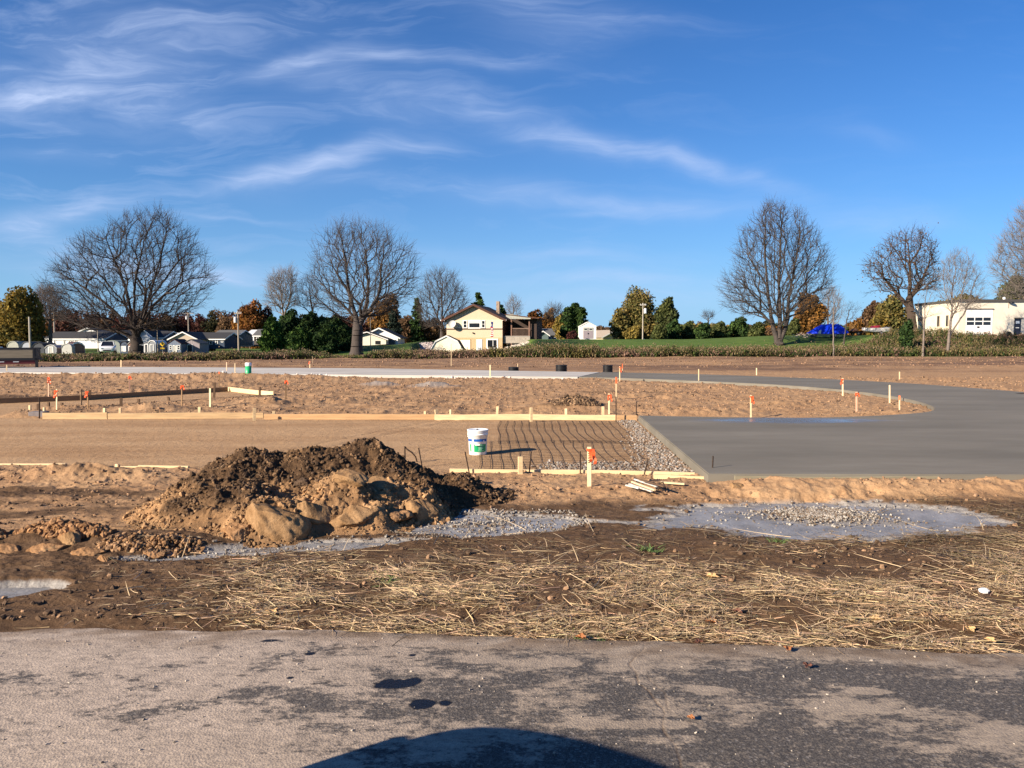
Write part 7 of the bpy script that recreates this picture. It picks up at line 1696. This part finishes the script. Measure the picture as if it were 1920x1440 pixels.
refl = mat('reflector_white', (.6, .58, .58), .4)
for px in (-160, -110, 8.5, 31.5): MB().box(lx(px), lx(px + 9), .03, .05, Z(678.6), Z(677)).build('reflector', refl, ch)
MB().box(lx(66.5), lx(71), .0, .18, Z(690), Z(652)).build('jack_leg', bmk, rt); MB().box(lx(65.5), lx(72.5), -.05, .25, Z(671), Z(668)).build('hitch', bmk, rt); MB().box(lx(66), lx(72), -.04, .24, Z(689.9), Z(688.4)).build('jack_foot', bmk, rt)
for px in (-130, -95):
    for yy_ in (-.05, 2.25): wheel(rt, lx(px), yy_, .38, .38, .22)
MB().box(lx(-190), lx(8), .6, 1.6, Z(652), Z(650.3)).build('load_cover', white, rt)

# boat under a blue tarp, boats on trailers
D = 108.; s = D / FPX; z0 = Hs(X(1545), D); rt = empty('covered_boat', (X(1543), D, 0), 'boat wrapped in a bright blue tarp on the lawn', 'boat'); c = X(1543); lx = lambda px: X(px) - c
hl = MB(); secs = [(1511, .1, 627), (1516, .5, 627.5), (1528, .95, 629.5), (1550, 1.1, 629.6), (1575, 1.1, 628.8), (1583, 1.0, 628.4)]; vs = []
for px, w, zz in secs: vs += [(lx(px), -w, Z(624.5)), (lx(px), -w * .6, Z(zz)), (lx(px), w * .6, Z(zz)), (lx(px), w, Z(624.5))]
fs = [(i * 4 + k, i * 4 + (k + 1) % 4, (i + 1) * 4 + (k + 1) % 4, (i + 1) * 4 + k) for i in range(5) for k in range(4)] + [(3, 2, 1, 0), (20, 21, 22, 23)]
hl.add(vs, fs).build('hull', mat('boat_hull', (.50, .50, .52), .4, .06, 2), rt)
tp = MB(); secs = [(1511, .1, 624.5, 625.5), (1520, .8, 619, 625.8), (1530, 1.1, 613, 626), (1538, 1.15, 609, 626), (1552, 1.2, 607.6, 626.2), (1571, 1.2, 607.8, 626), (1578, 1.18, 613, 625.6), (1583.5, 1.1, 619, 625)]; vs = []
for i, (px, w, a, b_) in enumerate(secs):
    wv = .04 * math.sin(i * 2.3); vs += [(lx(px), -w - .03, Z(b_)), (lx(px), -w * .98 + wv, Z(b_ * .7 + a * .3)), (lx(px), -w * .55, Z(b_ * .18 + a * .82)), (lx(px), 0, Z(a)), (lx(px), w * .55, Z(b_ * .18 + a * .82)), (lx(px), w * .98, Z(b_ * .7 + a * .3)), (lx(px), w + .03, Z(b_))]
fs = [(i * 7 + k, i * 7 + (k + 1) % 7, (i + 1) * 7 + (k + 1) % 7, (i + 1) * 7 + k) for i in range(7) for k in range(7)] + [tuple(range(7))[::-1], tuple(49 + k for k in range(7))]
tp.add(vs, fs).build('tarp', mat('blue_tarp', (.005, .035, .60), .45, .12, 1.5, .01), rt)
mb = MB(); mb.box(lx(1505), lx(1580), -.1, .1, z0 + .25, z0 + .38); mb.box(lx(1523), lx(1525), -.9, .9, z0, z0 + .5); mb.box(lx(1560), lx(1562), -.9, .9, z0, z0 + .5); mb.build('cradle', bmk, rt); wheel(rt, lx(1560), -.95, z0 + .26, .26, .18)
o = MB().add([(0, 0, 0), (.35, 0, .0), (.42, .0, .55), (.15, 0, .45), (0, .12, 0), (.35, .12, .0), (.42, .12, .55), (.15, .12, .45)], [(0, 1, 2, 3), (7, 6, 5, 4), (0, 4, 5, 1), (1, 5, 6, 2), (2, 6, 7, 3), (3, 7, 4, 0)]).build('outboard_cowl', white, rt, (lx(1526), -1.35, Z(626)))
# pile of pale broken wood left of the boat
g = np.random.default_rng(91); mb = MB()
for i in range(26):
    a = Vector((g.uniform(-.9, .9), g.uniform(-.4, .4), g.uniform(.05, .5))); th = g.uniform(0, 3.1); l = g.uniform(.3, .9); mb.bar(a, a + Vector((math.cos(th) * l, g.uniform(-.2, .2), abs(math.sin(th)) * l * .5)), .09, .05)
p = P(1502, 631, 106); tag(mb.build('branch_pile', mat('pale_brush', (.52, .42, .33), .9, .15), None, (p.x, 106, Hs(p.x, 106))), 'pile of pale cut branches beside the blue tarp', 'brush pile')
def boat(px, D_, L, label, hullm, deckm, rz=0., top=None, hh=.55):
    b = P(px, 631, D_); z0 = Hs(b.x, D_); rt = empty('trailer_boat', (b.x, D_, z0), label, 'boat', 'small boats on the lawn', R(rz))
    secs = [(-L / 2, .05, .95), (-L * .38, .55, .80), (-L * .1, .85, .72), (L * .3, .9, .7), (L / 2, .82, .72)]; vs = []
    for x, w, k in secs: vs += [(x, -w, .75 + hh * (1 if x > -L * .4 else 1.1)), (x, -w * .75, .45 + (k - .7) * 1.2), (x, 0, .35 + (k - .7) * 1.4), (x, w * .75, .45 + (k - .7) * 1.2), (x, w, .75 + hh * (1 if x > -L * .4 else 1.1))]
    fs = [(i * 5 + k, i * 5 + (k + 1) % 5, (i + 1) * 5 + (k + 1) % 5, (i + 1) * 5 + k) for i in range(4) for k in range(5)] + [(4, 3, 2, 1, 0), (20, 21, 22, 23, 24)]
    MB().add(vs, fs).build('hull', hullm, rt); MB().prism([(-L * .15, .75 + hh), (-L * .05, 1.05 + hh), (L * .12, 1.1 + hh), (L * .16, .75 + hh)][::-1], -.55, .55).build('deck', deckm, rt)
    mb = MB(); mb.box(-L * .75, L * .4, -.06, .06, .30, .40); mb.box(L * .1, L * .16, -.95, .95, .28, .36); mb.build('trailer_frame', bmk, rt); wheel(rt, L * .13, -.95, .28, .28, .18); wheel(rt, L * .13, .95, .28, .28, .18)
boat(1640, 106, 3.6, 'white boat with red deck on a trailer behind the weeds', mat('boat_white', (.70, .66, .66), .4, .05), mat('boat_red', (.35, .02, .04), .5, .1), hh=.25)
boat(1662, 110, 2.6, 'pale boat hull on a trailer right of the red-decked one', mat('boat_pale', (.55, .45, .40), .5, .1), mat('boat_pale2', (.6, .55, .5), .5), rz=25, hh=.1)
boat(1600, 112, 2.4, 'low dark utility trailer load right of the blue tarp', mat('load_dark', (.10, .05, .035), .7), mat('load_dark', (.10, .05, .035)), hh=-.1)
# a few pale odds and ends at the foot of the weeds
g = np.random.default_rng(95)
for px, py, lb in ((301, 674.5, 'white lump at the weed edge left of the evergreens'), (343, 673, 'white lump with a dark neighbour at the weed edge'), (359, 673.5, 'small white lump third along the weed edge'), (608, 655, 'pale lump at the foot of the evergreen clump')):
    p = G(px, py, 0); o = link('pale_rock', arrmesh('pale_rock', rock_proto(g, 2, .2)[0] * .14, rock_proto(g, 2, .0)[1], None, True), white, None, (p.x, p.y - 1.2, Hs(p.x, p.y) + .05)); tag(o, lb, 'rock', 'pale lumps along the weeds')
